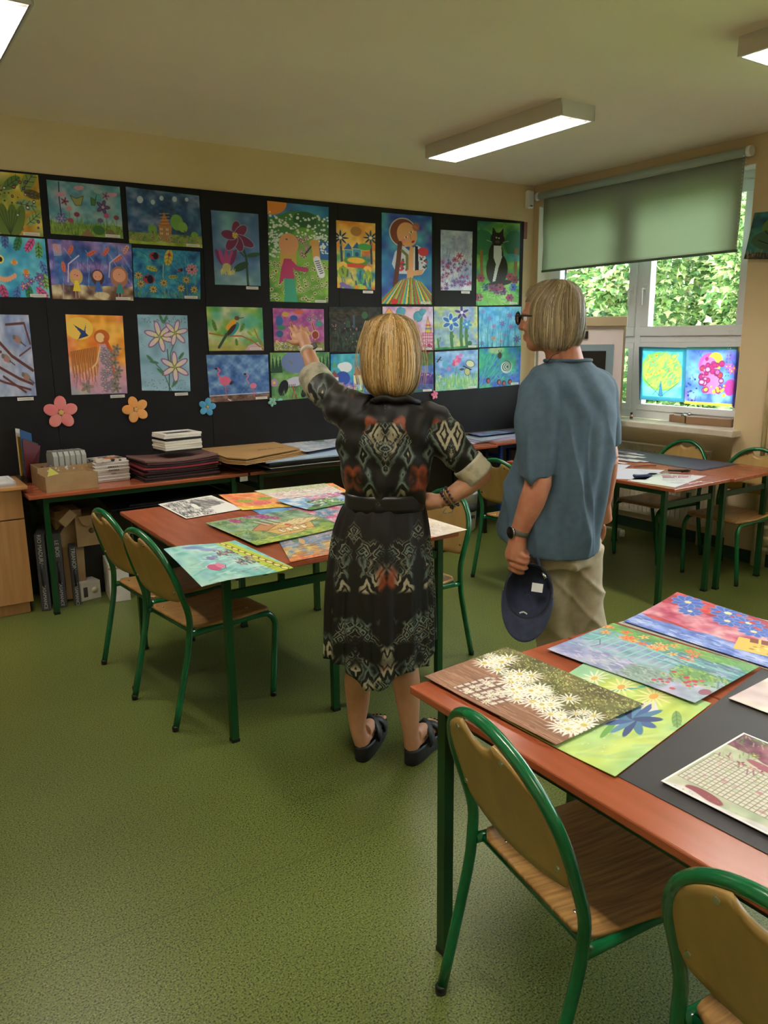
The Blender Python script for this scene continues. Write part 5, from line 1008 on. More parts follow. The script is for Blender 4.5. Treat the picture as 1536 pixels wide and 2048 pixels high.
w1 = onz(1377, 1199, .7525); wd = (onz(1536, 1241, .7525)-w1).normalized(); w2 = w1+wd*.62; w3 = onz(1236, 1245, .7525); w4 = w3+wd*.62
tag(MB().prism([(w3.x, w3.y), (w4.x, w4.y), (w2.x, w2.y), (w1.x, w1.y)], .0015, c=(0, 0, .7505)).build('paper_sheet', M['whitecard']), 'plain white sheet peeking out under the red and blue painting', 'paper')
o = sheet('painting', t_redhouse(), bq-ctr, b2-ctr, a2-ctr, a-ctr, curl=corner(0, 0, .02, 2)); o.location = ctr; tag(o, 'red painting of blue flowers and a yellow house on the near tables', 'painting')
a = onz(1457, 1396, .757); bq = onz(1560, 1343, .757); dd = (onz(1536, 1426, .757)-a).normalized(); ctr = a
o = sheet('painting', t_pale(), bq-ctr, bq+dd*.42-ctr, a+dd*.42-ctr, a-ctr); o.location = ctr; tag(o, 'pale cream painting at the right edge on the black card', 'painting')
a = onz(1321.7, 1561.4, .758); bq = onz(1487.2, 1465, .758); dd = (onz(1536, 1669.5, .758)-a).normalized(); d2 = (onz(1536, 1487, .758)-bq).normalized(); ctr = a
o = sheet('painting', t_windows(), bq-ctr, bq+dd*.50-ctr, a+dd*.50-ctr, a-ctr, border=.012); o.location = ctr; tag(o, 'painting of white lattice windows and pink flowers on the black card', 'painting')
# middle tables
tsheet(t_bluesheet(), [(500, 1018), (640, 1003), (665, 1013), (530, 1033)], 'plain blue painting mostly hidden under the orange leaf painting', .7525)
tsheet(t_mosaic(), [(575, 1018), (700, 1006), (735, 1044), (625, 1062)], 'pink and blue mosaic painting partly under the village painting', .7545)
tsheet(t_orangeleaf(), [(436.8, 989.3), (535, 983), (590, 1012), (485, 1020)], 'orange painting of green leaves in the middle of the middle table', .757)
tsheet(t_bw(), [(422.4, 990.4), (486.9, 1017.3), (372.3, 1037), (316, 1008.3)], 'black and white print at the far left of the middle table', .756)
tsheet(t_orangeleaf(70), [(640, 968), (665, 966), (700, 984), (672, 988)], 'small orange painting peeking out at the far end behind the sketch', .7525)
tsheet(t_sketch(), [(508.4, 981.5), (650, 966.5), (690, 985), (562, 999.7)], 'pale pink and green sketch at the far end of the middle tables', .759)
tsheet(t_palm(), [(625, 991), (690, 984), (690, 1008), (619, 1020), ][:0] or [(552, 1004), (676, 983), (705, 1003), (621, 1020)], 'painting of a dark green tree and pink sky next to the dress', .763, curl=corner(0, 0, .012))
tsheet(t_boats(), [(545, 1060), (672, 1041), (725, 1095), (581, 1124)], 'painting of boats in blue and orange, at the front edge of the middle table', .754)
tsheet(t_village(), [(410.8, 1046.6), (594, 1018), (690, 1053), (513.6, 1092)], 'large green painting of a village with magenta flowers on the middle table', .762, curl=wav(.004))
tsheet(t_turquoise(), [(326.8, 1097.8), (470, 1080), (587, 1134.7), (402.7, 1169.5)], 'turquoise painting with pink fish overhanging the middle table', .757, curl=lambda u, v: -.012*np.clip(v-.4, 0, 1)*(1-u)+.004*np.sin(u*6))
tsheet(t_terra(), [(812, 1022), (934, 1059), (840, 1081), (742, 1044)], 'cream and terracotta painting sticking out right of the woman', .755)
# right tables
o = tsheet(Cv(1.9, 16, '#4a5468', 3), [(1249, 898), (1478, 928), (1402, 941), (1140, 900)], 'dark grey-blue card on the right tables', .7525, 'card_sheet', cat='card'); o.data.materials.clear(); o.data.materials.append(mat('slate_card', '#3d4252', .5))
for i, (x, y) in enumerate([(1238, 903), (1252, 905), (1268, 908), (1236, 910), (1252, 913), (1270, 913), (1237, 917), (1256, 921), (1274, 921), (1232, 924)]):
    p = onz(x, y, .7545); o = MB().box((-.085, -.022, 0), (.085, .022, .001)).build('paper_strip', M['white'], loc=p, rot=(0, 0, 1.62+.06*math.sin(i*2)));
    tag(o, 'white paper strip in the rows on the dark card by the man', 'paper strip', 'white paper strips on the dark card')
lilac = mat('lilac_white_paper', '#d4d6ea', .5)
def flat(q, z, m, name, lab, cat='paper', h=.001):
    P = [onz(x, y, z) for x, y in q]; c_ = sum(P, Vector())/len(P); o = MB().prism([(p.x-c_.x, p.y-c_.y) for p in P][::-1], h).build(name, m, loc=c_); return tag(o, lab, cat)
flat([(1190, 925), (1262, 930), (1240, 942), (1180, 938)], .7525, lilac, 'paper_sheet', 'white sheet beside the man on the right table')
flat([(1190, 935), (1330, 940), (1290, 960), (1205, 957)], .7512, lilac, 'paper_sheet', 'lilac-white sheet under the blue craft knife on the right table')
flat([(1300, 946), (1412, 952), (1350, 975), (1255, 961)], .7512, M['white'], 'paper_sheet', 'white sheet at the near corner of the right table')
def bari(px, py, qx, qy, r, m, name, lab, cat, z=.757, sq=False):
    a = onz(px, py, z); c_ = onz(qx, qy, z); return tag(MB().tube([a, c_], r, 8).build(name, m), lab, cat)
k = bari(1268, 932.5, 1312, 930, .0045, mat('red_pencil', '#8a3a34', .4), 'pencil', 'dark red pencil on the right table', 'pencil')
kn = thing('craft_knife', 'blue-handled craft knife on the right table', 'knife', onz(1285, 951, .757)); c0 = onz(1285, 951, .757)
MB().tube([onz(1268, 951, .762)-c0, onz(1275, 953, .762)-c0, onz(1301, 951, .762)-c0], [.009, .012, .010], 10, sub=3).build('handle', mat('navy_plastic', '#1c2c58', .35), kn)
MB().box((0, -.007, 0), (.17, .007, .0015), R=Matrix.Rotation(math.atan2((onz(1345, 945, .758)-onz(1301, 951, .758)).y, (onz(1345, 945, .758)-onz(1301, 951, .758)).x), 3, 'Z'), c=tuple(onz(1301, 951, .758)-c0)).build('blade', M['steel'], kn)
kn = thing('compass', 'black drawing compass on the right table', 'compass', onz(1357, 941, .757)); c0 = onz(1357, 941, .757)
MB().tube([onz(1336, 940.5, .760)-c0, onz(1360, 941, .764)-c0, onz(1380, 941.5, .760)-c0], [.006, .009, .005], 8, sub=3).build('body', M['black'], kn)
MB().tube([onz(1364, 943.5, .760)-c0, onz(1376, 938, .764)-c0], .006, 8).build('hinge', M['black'], kn)
flat([(1324, 951), (1382, 950.5), (1380, 955), (1326, 956)], .7535, mat('pink_card', '#b88a98', .6), 'card_strip', 'pink-brown card strip near the front edge of the right table', 'card')
rr = random.Random(4)
for i in range(16):
    a = onz(1350+rr.uniform(-15, 65), 960+rr.uniform(-10, 7), .7535+i*.0004); an = rr.uniform(0, PI)
    MBt = MB().box((-.05*rr.uniform(.6, 1.2), -.003, 0), (.05, .003, .0008), R=Matrix.Rotation(an, 3, 'Z') @ Matrix.Rotation(rr.uniform(-.08, .08), 3, 'Y'))
    tag(MBt.build('paper_offcut', M['white'], loc=a), 'thin white paper offcut in the heap at the front corner of the right table', 'paper offcut', 'paper offcuts on the right table')
# ------------------------------------------------------------------ beech cabinet and what lies on it
cb = thing('cabinet', 'beech cabinet with a drawer over a door at the left edge', 'cabinet', (.20, 5.18, 0)); cw = .545
MB().box((-cw, -.17, .07), (cw, .20, .775), bev=.002).build('body', M['cabinet'], cb)
MB().box((-cw+.01, -.15, 0), (cw-.02, .18, .07)).build('plinth', M['cabinet'], cb)
MB().box((-cw-.01, -.22, .775), (cw+.03, .21, .797), bev=.003).build('top', M['cabinet_top'], cb)
for s in (0, 1):
    x0, x1 = (-cw+.003, -.003) if s == 0 else (.003, cw-.003)
    dr = MB().box((x0, -.19, .60), (x1, -.171, .770), bev=.0015).build('drawer', M['cabinet'], cb)
    do = MB().box((x0, -.19, .078), (x1, -.171, .592), bev=.0015).build('door', M['cabinet'], cb)
    xc = (x0+x1)/2; MB().tube([(xc-.05, -.19, .70), (xc-.05, -.215, .70), (xc+.05, -.215, .70), (xc+.05, -.19, .70)], .005, 8).build('handle', M['steel'], dr)
    MB().tube([(xc-.05, -.19, .54), (xc-.05, -.215, .54), (xc+.05, -.215, .54), (xc+.05, -.19, .54)], .005, 8).build('handle', M['steel'], do)
def hollow(w_, d_, h_, t_=.004, base=(0, 0, 0)):
    x, y, z = base; m = MB().box((x, y, z), (x+w_, y+d_, z+t_))
    m.box((x, y, z), (x+w_, y+t_, z+h_)).box((x, y+d_-t_, z), (x+w_, y+d_, z+h_)).box((x, y, z), (x+t_, y+d_, z+h_)).box((x+w_-t_, y, z), (x+w_, y+d_, z+h_)); return m
CT = .797
tr = thing('framed_print', 'dark print in a shallow white frame lying at the front of the beech cabinet', 'picture frame', (.36, 5.0, CT), .02)
hollow(.36, .24, .028, .016).build('frame', M['white'], tr); MB().box((.016, .016, .004), (.344, .224, .012)).build('print', mat('dark_print', '#17140f', .5, '#b8a070', 14, lo=.55, hi=.7), tr)
for k, (c, l) in enumerate([('#4a4a3a', 'dark'), ('#c8a870', 'tan'), ('#d8b878', 'light tan'), ('#7a6a58', 'brown'), ('#d8d4cc', 'white'), ('#8a8070', 'grey-brown'), ('#e0dcd4', 'cream')]):
    o = MB().box((-.16, -.11, 0), (.16, .11, .013-.002*(k % 2)), bev=.001).build('exercise_pad', mat('pad_%d' % k, c, .7, '#d8d0c0' if k > 4 else c, 30), loc=(.50-.015*(k % 3)-.05, 5.25-.01*(k % 2), CT+.0135*k), rot=(0, 0, .04*(k % 3-1)))
    tag(o, '%s paper pad, number %d from the bottom of the pile on the beech cabinet' % (l, k+1) if k not in (0, 6) else l+' paper pad at the %s of the pile on the beech cabinet' % ('bottom' if k == 0 else 'top'), 'paper pad')
# tall folders leaning
def folder(x0, y0, x1, y1, z0, z1, th, c, lab, name='portfolio_folder'):
    d = Vector((x1-x0, y1-y0, 0)); L = d.length; an = math.atan2(d.y, d.x)
    o = MB().box((0, -th/2, 0), (L, th/2, z1-z0), bev=.001).build(name, c, loc=(x0, y0, z0), rot=(0, 0, an)); return tag(o, lab, 'folder')
FX = .79
def pfold(near, top_r, top_l, dy, th, c, lab, zb=.751):
    A_ = onz(*near, .75); A_.y += dy; n_ = ony(*top_r, A_.y); f_ = ony(*top_l, WY-.12+dy); f_.y = WY-.12+dy
    q = [A_, n_, f_, Vector((f_.x, f_.y, .80))]; d_ = (f_-n_); nn = Vector((d_.y, -d_.x, 0)).normalized()*th
    vs = [p-A_ for p in q]+[p-A_-nn for p in q]
    o = MB().add(vs, [(0, 1, 2, 3), (7, 6, 5, 4), (0, 4, 5, 1), (1, 5, 6, 2), (2, 6, 7, 3), (3, 7, 4, 0)]).build('portfolio_folder', c, loc=A_+Vector((0, 0, .001))); tag(o, lab, 'folder')
pfold((74, 962), (80, 892), (44, 878), 0, .004, mat('maroon_card', '#5e1f28', .5), 'maroon portfolio folder standing beside the beech cabinet')
pfold((77, 961), (82, 890), (46, 877), .012, .005, mat('dark_green_card', '#1f3a2c', .5), 'dark green portfolio standing right behind the maroon folder')
pfold((74, 960), (80.6, 874), (39, 859.5), .030, .005, mat('blue_folder', '#1d4a7c', .5), 'blue portfolio folder sticking up behind the maroon one')
pfold((69, 955), (74, 885), (33, 873), .052, .005, mat('ochre_folder', '#b08a2a', .5), 'ochre yellow folder edge left of the maroon folder')
pfold((78, 955), (87, 866), (30, 857), .072, .003, M['whitecard'], 'white sheets standing at the back behind the blue folder')
# helper: a box read from its lower front edge
def edge(p, q, z): a = onz(*p, z); b_ = onz(*q, z); d = b_-a; return a, d.length, math.atan2(d.y, d.x)
def hz(px, py, Y): return ony(px, py, Y).z
a, L, an = edge((92.8, 987.3), (197.8, 975), .75); h = hz(92, 954.7, a.y)-.75
tb = thing('cardboard_tray', 'open cardboard tray at the front of the back table beside the cabinet', 'box', a, an)
m = hollow(L, .20, h, .004); m.prism([(0, 0), (L, 0), (L, .004), (L*.75, .014), (L*.5, .016), (L*.25, .012), (0, .0)], .004, R=Matrix.Rotation(PI/2, 3, 'X'), c=(0, .004, h)); m.build('tray', M['cardboard'], tb)
MB().prism([(0, 0), (.09, 0), (.03, .07)], .002, R=Matrix.Rotation(.9, 3, 'X'), c=(.02, .03, h-.01)).build('yellow_note', mat('yellow_green_card', '#a8a848', .7), tb)
sb = thing('patterned_box', 'brown gift box with white snowflakes behind the cardboard tray', 'box', (.86, 5.10, .75), .02)
hollow(.34, .20, .125, .004).build('box', M['cardboard'], sb)
sn = MB(); rr = random.Random(2)
for k in range(26):
    x = rr.uniform(.01, .33); z = rr.uniform(.05, .118); r_ = rr.choice([.002, .003, .008])
    if r_ > .005:
        for q in range(3): t_ = PI*q/3; sn.box((-r_, -.001, -.0008), (r_, 0, .0008), R=Matrix.Rotation(t_, 3, 'Y'), c=(x, -.0002, z))
    else: sn.box((x-r_/2, -.0012, z-r_/2), (x+r_/2, 0, z+r_/2))
sn.build('snowflakes', M['white'], sb)
for k in range(7):
    o = MB().ell((0, 0, 0), (.012, .012, .006), nu=12, nv=6).build('dark_bead', mat('bead_%d' % k, ['#222430', '#3a3440', '#8a8c98'][k % 3], .3), loc=(.89+.014*k, 5.16+.02*(k % 3), .862+.004*(k % 2)))
    tag(o, 'small dark bead in the snowflake box, left of the clear cases', 'bead', 'dark beads in the snowflake box')
MB().box((.01, .01, .09), (.13, .19, .104)).build('inner_tray', M['darkgrey'], sb)
for k in range(6):
    x = .975+.034*k; t = thing('clear_case', 'clear plastic case standing in the snowflake box, %s' % ['first from the left', 'second from the left', 'third from the left', 'third from the right', 'second from the right', 'last on the right'][k], 'plastic case', (x, 5.22, .76), .06)
    P = [(-.085, 0), (.085, 0), (.085, .17), (.06, .195), (-.06, .195), (-.085, .17)]
    MB().prism(P, .026, R=frame3((0, 1, 0), (0, 0, 1)), c=(-.013, 0, 0)).build('shell', M['clear'], t)
    MB().box((-.006, -.07, .01), (.006, .07, .12)).build('contents', mat('case_contents_%d' % k, ['#d8d4c8', '#c8b8a8', '#e0dcd0', '#b8c8a8', '#d8a8a0', '#dcd8cc'][k], .6, '#8a8478', 60), t)
# stack of white flat boxes
a, L, an = edge((200, 961), (243, 957), .75)
for k in range(6):
    z = .751+.021*k; t = thing('flat_white_box', 'flat white box, %s of the stack on the back table' % ['bottom one', 'second from the bottom', 'third from the bottom', 'fourth from the bottom', 'fifth from the bottom', 'topmost lidded one'][k], 'box', (1.19+.002*(k % 2), 5.06+.003*(k % 3), z), .02)
    MB().box((0, 0, 0), (.215, .19, .019), bev=.003).build('body', M['whitecard'], t)
    MB().box((-.003, -.003, .013), (.218, .193, .0195), bev=.002).build('lid', M['white'], t)
    if k in (3, 4, 2): text('writing', ['', '', 'małe', 'ZWYKŁA', 'BIBUŁKA'][k], .017, (.115, -.0035, .009), frame3((1, 0, 0), (0, 0, 1)), M['black'], t)
o = MB().box((-.10, -.09, 0), (.10, .09, .014), bev=.001).build('art_booklet', mat('booklet_cover', '#d8cfc4', .5, '#2a2a2c', 22, lo=.5, hi=.56), loc=(1.285, 5.155, .878), rot=(0, 0, .15)); tag(o, 'black, white and orange printed booklet on top of the white boxes', 'booklet')
MB().box((-.02, -.05, .0142), (.06, .01, .0148)).build('orange_print', mat('orange_print', '#c86a3a', .6), o)
# pile of dark red folders
rr = random.Random(7)
for k in range(9):
    z = .751+.0145*k; c = ['#1a1416', '#3a1c22', '#16161a', '#5a1c26', '#241a1c', '#8a2a34', '#2a1a1e', '#4a2026', '#7a5a54'][k]
    q = [(318-rr.uniform(-4, 4), 957-k*3.6), (436+rr.uniform(-5, 5), 941-k*3.4), (385, 915-k*3.0), (262+rr.uniform(-4, 4), 926-k*3.2)]
    W2, H2 = .25, .165; nx = 12; vs = []; fs = []
    for i in range(nx+1):
        for j in (0, 1):
            u = -1+2*i/nx; sag = .016*(u*u)*(k/9)
            for zz in (0, .011): vs.append((u*W2, (-1+2*j)*H2, zz+sag))
    for i in range(nx):
        b0 = i*4; b1 = b0+4; fs += [(b0+1, b1+1, b1+3, b0+3), (b0, b0+2, b1+2, b1), (b0, b1, b1+1, b0+1), (b0+2, b0+3, b1+3, b1+2)]
    fs += [(0, 1, 3, 2), (nx*4, nx*4+2, nx*4+3, nx*4+1)]
    o = MB().add(vs, fs).build('drawing_folder', mat('folder_%d' % k, c, .5), loc=(1.70+rr.uniform(-.012, .012), 5.055+rr.uniform(-.012, .012), z), rot=(0, 0, .05+rr.uniform(-.05, .05)))
    tag(o, ['black folder at the bottom', 'dark maroon folder second from the bottom', 'black folder third from the bottom', 'wine red folder fourth from the bottom', 'dark brown folder in the middle', 'bright red folder fourth from the top', 'dark brown folder third from the top', 'maroon folder second from the top', 'greyish folder at the top'][k]+' of the curved pile on the back table', 'folder')
for k in range(8):
    z = .915+.0155*k; c, l = [('#15130f', 'black'), ('#e8e4da', 'white'), ('#e4dcc8', 'cream'), ('#ece8de', 'white'), ('#e6dfd0', 'cream'), ('#141414', 'black'), ('#eae6dc', 'white'), ('#f0ece4', 'white')][k]
    t = thing('picture_frame', '%s picture frame, %s of the stack on the red folders' % (l, ['bottom one', 'second from the bottom', 'third from the bottom', 'fourth from the bottom', 'fourth from the top', 'third from the top', 'second from the top', 'topmost one'][k]), 'picture frame', (1.73+.004*(k % 2), 5.06, z), .10+.02*(k % 3-1))
    fm = mat('frame_%d' % k, c, .4); w2, d2, b_ = .13, .10, .030
    m = MB(); 
    for q in ((-w2, -d2, w2, -d2+b_), (-w2, d2-b_, w2, d2), (-w2, -d2+b_, -w2+b_, d2-b_), (w2-b_, -d2+b_, w2, d2-b_)): m.box((q[0], q[1], 0), (q[2], q[3], .0145), bev=.002)
    m.build('frame', fm, t); MB().box((-w2+b_, -d2+b_, .003), (w2-b_, d2-b_, .007)).build('backing', M['darkgrey'], t)
# second back table: black portfolios, kraft folders, drawing
rr = random.Random(9)
for k in range(6):
    m = ['black', 'black', 'whitecard', 'black', 'black', 'lightblue'][k]
    if m == 'lightblue': M[m] = mat('light_blue_card', '#a8bcd4', .5)
    o = MB().box((-.56+.01*(k % 2), -.30, 0), (.56, .30, .011 if m != 'whitecard' else .003), bev=.001).build('portfolio_board', M[m], loc=(2.80+rr.uniform(-.02, .02), 5.06-.01*rr.random(), .751+.0125*k), rot=(0, 0, rr.uniform(-.02, .03)))
    tag(o, ['black portfolio board, bottom one', 'black portfolio board, second from the bottom', 'thin white board, third from the bottom', 'black portfolio board, third from the top', 'black portfolio board, second from the top', 'light blue board, topmost'][k]+' under the brown paper folders', 'board')
for k in range(5):
    z = .826+.009*k; dx, dy = rr.uniform(-2, 2), rr.uniform(-1.5, 1.5)
    q = [(383+dx, 893+dy), (520+dx, 878+dy), (614+dx-4*k, 898+dy), (492+dx, 919+dy), (452+dx, 916+dy)]
    P = [onz(x, y, .86) for x, y in q]; c_ = sum(P, Vector())/5
    o = MB().prism([(p.x-c_.x, p.y-c_.y) for p in P][::-1], .006).build('kraft_folder', M['kraft'], loc=(c_.x, c_.y, z))
    tag(o, 'brown kraft paper folder, %s of the pile on the back table' % ['bottom one', 'second from the bottom', 'middle one', 'second from the top', 'topmost one'][k], 'folder')
    if k == 4: text('pencil_note', 'SZKIC  W.', .05, (.16, -.10, .0065), Matrix.Rotation(.12, 3, 'Z'), mat('pencil_writing', '#6a4c2c', .8), o, .0002)
tsheet(t_line(), [(527, 877), (648, 866), (712, 886), (612, 904)], 'grey ink drawing of a fallen tree, lying right of the brown folders', .850)
rr = random.Random(3)
for k in range(5):
    c = [onz(*p, .80) for p in [(893, 862), (965, 849), (1050, 862), (955, 876)]]; c_ = sum(c, Vector())/4; dx = rr.uniform(-.02, .02)
    lab = ['white', 'lilac', 'pale violet', 'grey'][k % 4]
    if k < 4: o = MB().prism([(p.x-c_.x+dx, p.y-c_.y) for p in c][::-1], .004).build('paper_sheet', mat('pile_sheet_%d' % k, ['#d8d8e4', '#c0b0d8', '#d0c8e0', '#a0a8b8'][k], .5), loc=(c_.x, c_.y-.03+.008*k, .751+.006*k), rot=(0, 0, .05*(k-2))); tag(o, '%s sheet in the pile under the purple drawing, on the black-legged table' % lab, 'paper')
tsheet(t_purplepile(), [(896, 858), (972, 848), (1055, 861), (962, 872)], 'purple and green drawing on top of the pile right of the woman', .790)
# ------------------------------------------------------------------ things stored under the back tables
def binder(px0, px1, py1, pyt, name1, name2, lab, yoff=0, dep=.30):
    a, L, an = edge((px0, py1), (px1, py1-2), 0); h = hz(px0-14, pyt, a.y)
    t = thing('sample_binder', lab, 'binder', a, an-.02)
    MB().box((0, 0, 0), (L, dep, h), bev=.003).build('case', M['darkgrey'], t)
    R_ = frame3((0, 0, -1), (1, 0, 0))
    wl = mat('grey_lettering', '#b8b8b8', .6) if 'wl' not in M else M['wl']; M['wl'] = wl
    if name1: text('lettering', name1, .032, (L/2, -.0016, h*.80), R_, wl, t)
    text('lettering', name2, .027, (L/2, -.0016, h*.19), R_, wl, t)
    MB().tube([(L/2, 0, h*.62), (L/2, -.018, h*.58), (L/2, -.022, h*.48), (L/2, -.018, h*.38), (L/2, 0, h*.34)], .008, 6, sub=3).build('carry_strap', M['black'], t)
    return t
binder(84, 102, 1223, 1070, 'RIO MADURA', 'CASAMANCE', 'dark grey sample binder next to the cabinet, leftmost of the three under the back table')
binder(118, 134, 1216, 1068, 'LE BOIS', 'CASAMANCE', 'dark grey sample binder right behind the green table leg')
binder(149, 163, 1211, 1096, 'TRIANON', 'CASAMANCE', 'dark grey sample binder, rightmost of the three, beside the white box')
def cbox(px0, py0, px1, py1, pyt, z, dep, m, name, lab, lift=0):
    a, L, an = edge((px0, py0), (px1, py1), z); h = hz(px0, pyt, a.y)-z
    t = thing(name, lab, 'box', a, an); MB().box((0, 0, 0), (L, dep, h), bev=.003).build('carton', m, t)
    return t, L, h
t, L, h = cbox(163, 1204, 203, 1194, 1168, 0, .13, M['whitecard'], 'white_carton', 'small white carton on the floor right of the sample binders')
MB().box((.02, -.0012, h*.2), (L*.35, 0, h*.75)).build('print_block', M['darkgrey'], t); MB().lathe([(.022, 0), (.022, .001)], (L*.7, -.001, h*.5), 16, R=Matrix.Rotation(PI/2, 3, 'X')).build('round_mark', M['offwhite'], t)
t, L, h = cbox(222, 1206, 262, 1200, 1128, 0, .25, M['whitecard'], 'pale_carton', 'pale carton on the floor behind the farther left chair')
MB().box((0, -.001, h*.85), (L, 0, h*.9)).build('tape', M['cardboard'], t)
a = ony(158, 1098, 5.02); b_ = ony(232, 1092, 5.02); h = hz(158, 1036, 5.02)-a.z
st = thing('dark_crate', 'dark crate under the back table carrying the brown carton', 'crate', (a.x, 5.17, 0)); hollow(b_.x-a.x+.04, .20, a.z-.004, .01).box((0, 0, a.z-.012), (b_.x-a.x+.04, .20, a.z-.002)).build('crate', M['black'], st)
t = thing('brown_carton', 'brown carton with a thumb hole and a red printed mark under the back table', 'box', (a.x, 5.06, a.z), .03); L = b_.x-a.x
MB().box((0, 0, 0), (L, .27, h), bev=.003).build('carton', M['cardboard'], t)
MB().prism([(0, 0), (.10, 0), (.085, -.05), (.05, -.07), (.02, -.05)], .003, R=Matrix.Rotation(PI/2-.1, 3, 'X'), c=(.02, -.004, h)).build('flap', M['cardboard'], t)
MB().lathe([(.018, 0), (.018, .0015)], (L*.42, -.0015, h*.5), 16, R=Matrix.Rotation(PI/2, 3, 'X')).build('hole', mat('hole_shadow_card', '#6a5236', .9), t)
fr = MB(); 
for k in range(5): q = 2*PI*k/5; fr.ell((L*.72+.011*math.cos(q), -.001, h*.72+.011*math.sin(q)), (.009, .001, .009), nu=8, nv=5)
fr.build('printed_mark', mat('red_print', '#b03a44', .6), t)
def slab(c, s, rx, ry, rz, m, name, lab, cat='cardboard'):
    o = MB().box((-s[0]/2, -s[1]/2, -s[2]/2), (s[0]/2, s[1]/2, s[2]/2), bev=.002).build(name, m, loc=c, rot=(rx, ry, rz)); return tag(o, lab, cat)
p = ony(135, 1028, 5.05)
slab((p.x-.02, 5.12, p.z-.02), (.10, .22, .06), 0, -.7, .1, M['cardboard'], 'long_carton', 'long narrow carton leaning at an angle above the sample binders', 'box')
p = ony(118, 1050, 5.1); slab((p.x-.05, 5.16, p.z-.06), (.26, .22, .006), .2, -.9, 0, mat('brown_sheet', '#5c4630', .8), 'cardboard_sheet', 'dark brown cardboard sheet leaning behind the green table leg')
p = ony(138, 1080, 5.12); slab((p.x, 5.2, .30), (.16, .20, .58), 0, .02, 0, M['cardboard'], 'tall_carton', 'tall open brown carton standing behind the sample binders', 'box')
for k, (px, py) in enumerate([(300, 1000), (320, 1008), (345, 1003)]):
    p = ony(px, py, 5.0); slab((p.x, 5.10, p.z-.02*k), (.55, .40, .010), .10, .02*k, .05*k, [M['black'], mat('dark_teal_film', '#16282c', .3), M['black']][k], 'dark_sheet', ['black card sheet', 'dark shiny teal sheet', 'lower black card sheet'][k]+' stored just under the left back table', 'card')
sh = MB().box((1.35, 4.93, .60), (2.02, 5.37, .612)).build('under_shelf', M['black'])
tag(sh, 'black shelf board under the left back table', 'shelf')
for (x0, x1, z1, m, l) in [(1.86, 2.02, .46, 'darkgrey', 'dark grey carton on the floor under the joint of the two back tables'), (2.55, 2.95, .50, 'black', 'large black portfolio case under the second back table'), (3.05, 3.40, .42, 'whitecard', 'pale carton under the right end of the second back table')]:
    t = thing('storage_carton', l, 'box', (x0, 5.05, 0)); MB().box((0, 0, 0), (x1-x0, .28, z1), bev=.004).build('carton', M[m], t); MB().box((0, .13, z1), (x1-x0, .15, z1+.002)).build('tape', M['darkgrey'], t)
t = thing('storage_carton', 'grey-brown carton under the black-legged table, beside the bucket', 'box', (3.50, 5.06, 0)); MB().box((0, 0, .10), (.40, .26, .36), bev=.004).box((.02, .02, 0), (.38, .24, .1)).build('carton', mat('grey_carton', '#75685c', .7), t)
rr = random.Random(6)
for k in range(5):
    o = MB().box((-.22, -.17, 0), (.22, .17, .006), bev=.001).build('floor_folder', [M['darkgrey'], M['black'], mat('grey_plastic', '#8a8c8a', .4), M['darkgreen'], M['black']][k], loc=(3.52+rr.uniform(-.05, .05), 4.80+rr.uniform(-.04, .04), .001+.0075*k), rot=(0, 0, rr.uniform(-.3, .3)))
    tag(o, ['dark grey folder, bottom one', 'black folder, second from the bottom', 'pale grey folder in the middle', 'green folder, second from the top', 'black folder on top'][k]+' of the heap on the floor right of the woman', 'folder')
bp = onz(966, 1034, 0); 
bk = thing('plastic_bucket', 'white plastic paint bucket with a grey band under the black-legged table', 'bucket', (4.22, 5.12, 0)); 
MB().lathe([(.115, 0), (.13, .02), (.138, .20), (.14, .205)], n=28).build('bucket_body', M['whitecard'], bk); MB().lathe([(.1395, .175), (.142, .25), (.1415, .25)], n=28).build('grey_band', M['darkgrey'], bk)
MB().lathe([(.142, .25), (.146, .32), (.15, .325), (.15, .34), (.13, .345), (0.01, .345)], n=28).build('lid', M['white'], bk)
text('lettering', 'PROFI', .045, (-.02, -.1405, .13), frame3((1, 0, 0), (0, 0, 1)), M['black'], bk, .003)
# ------------------------------------------------------------------ flip chart
fx = onv(1262, 632, (5.02, 4.22)); fb_ = onv(1262, 893, (5.02, 4.22))
ez = thing('flip_chart', 'white flip chart board on castors in front of the window, half hidden by the man', 'flip chart', (4.86, 4.38, 0), math.atan2(.34, -.32)+PI)
# local x runs along the board, local -y faces the camera
zt = fx.z; zb = fb_.z; Wb = .68; xr_ = .31
def LB(m, name, mt, par): return m.build(name, mt, par)
ez.rotation_euler = (0, 0, math.atan2(-.36, .42))
LB(MB().box((xr_-Wb, 0, zb), (xr_, .018, zt), bev=.003), 'board', mat('pinkish_white_board', '#dcd2d2', .35), ez)
LB(MB().box((xr_-Wb-.01, -.03, zt-.075), (xr_+.01, .02, zt+.0), bev=.006), 'top_clamp', mat('beige_clamp', '#b8a888', .5), ez)
LB(MB().box((xr_-.012, -.006, zb), (xr_+.006, .022, zt-.07), bev=.002), 'side_rail', M['steel'], ez)
LB(MB().box((xr_-Wb-.006, -.006, zb), (xr_-Wb+.012, .022, zt-.07), bev=.002), 'side_rail', M['steel'], ez)
LB(MB().box((xr_-.33, -.012, zt-.17), (xr_-.285, -.001, zt-.11), bev=.004), 'black_magnet', M['black'], ez)
mt_ = LB(MB().box((xr_-.60, -.008, zb+.02), (xr_-.08, -.001, zt-.215)), 'grey_mount', mat('blue_grey_card', '#7f949e', .6), ez)
LB(MB().box((xr_-.54, -.012, zb+.14), (xr_-.14, -.008, zt-.265)), 'black_centre', M['black'], ez)
LB(MB().box((xr_-.06, -.003, zb+.10), (xr_-.012, 0, zb+.102)).box((xr_-.07, -.003, zb+.045), (xr_-.04, 0, zb+.047)), 'mark_line', M['darkgrey'], ez)
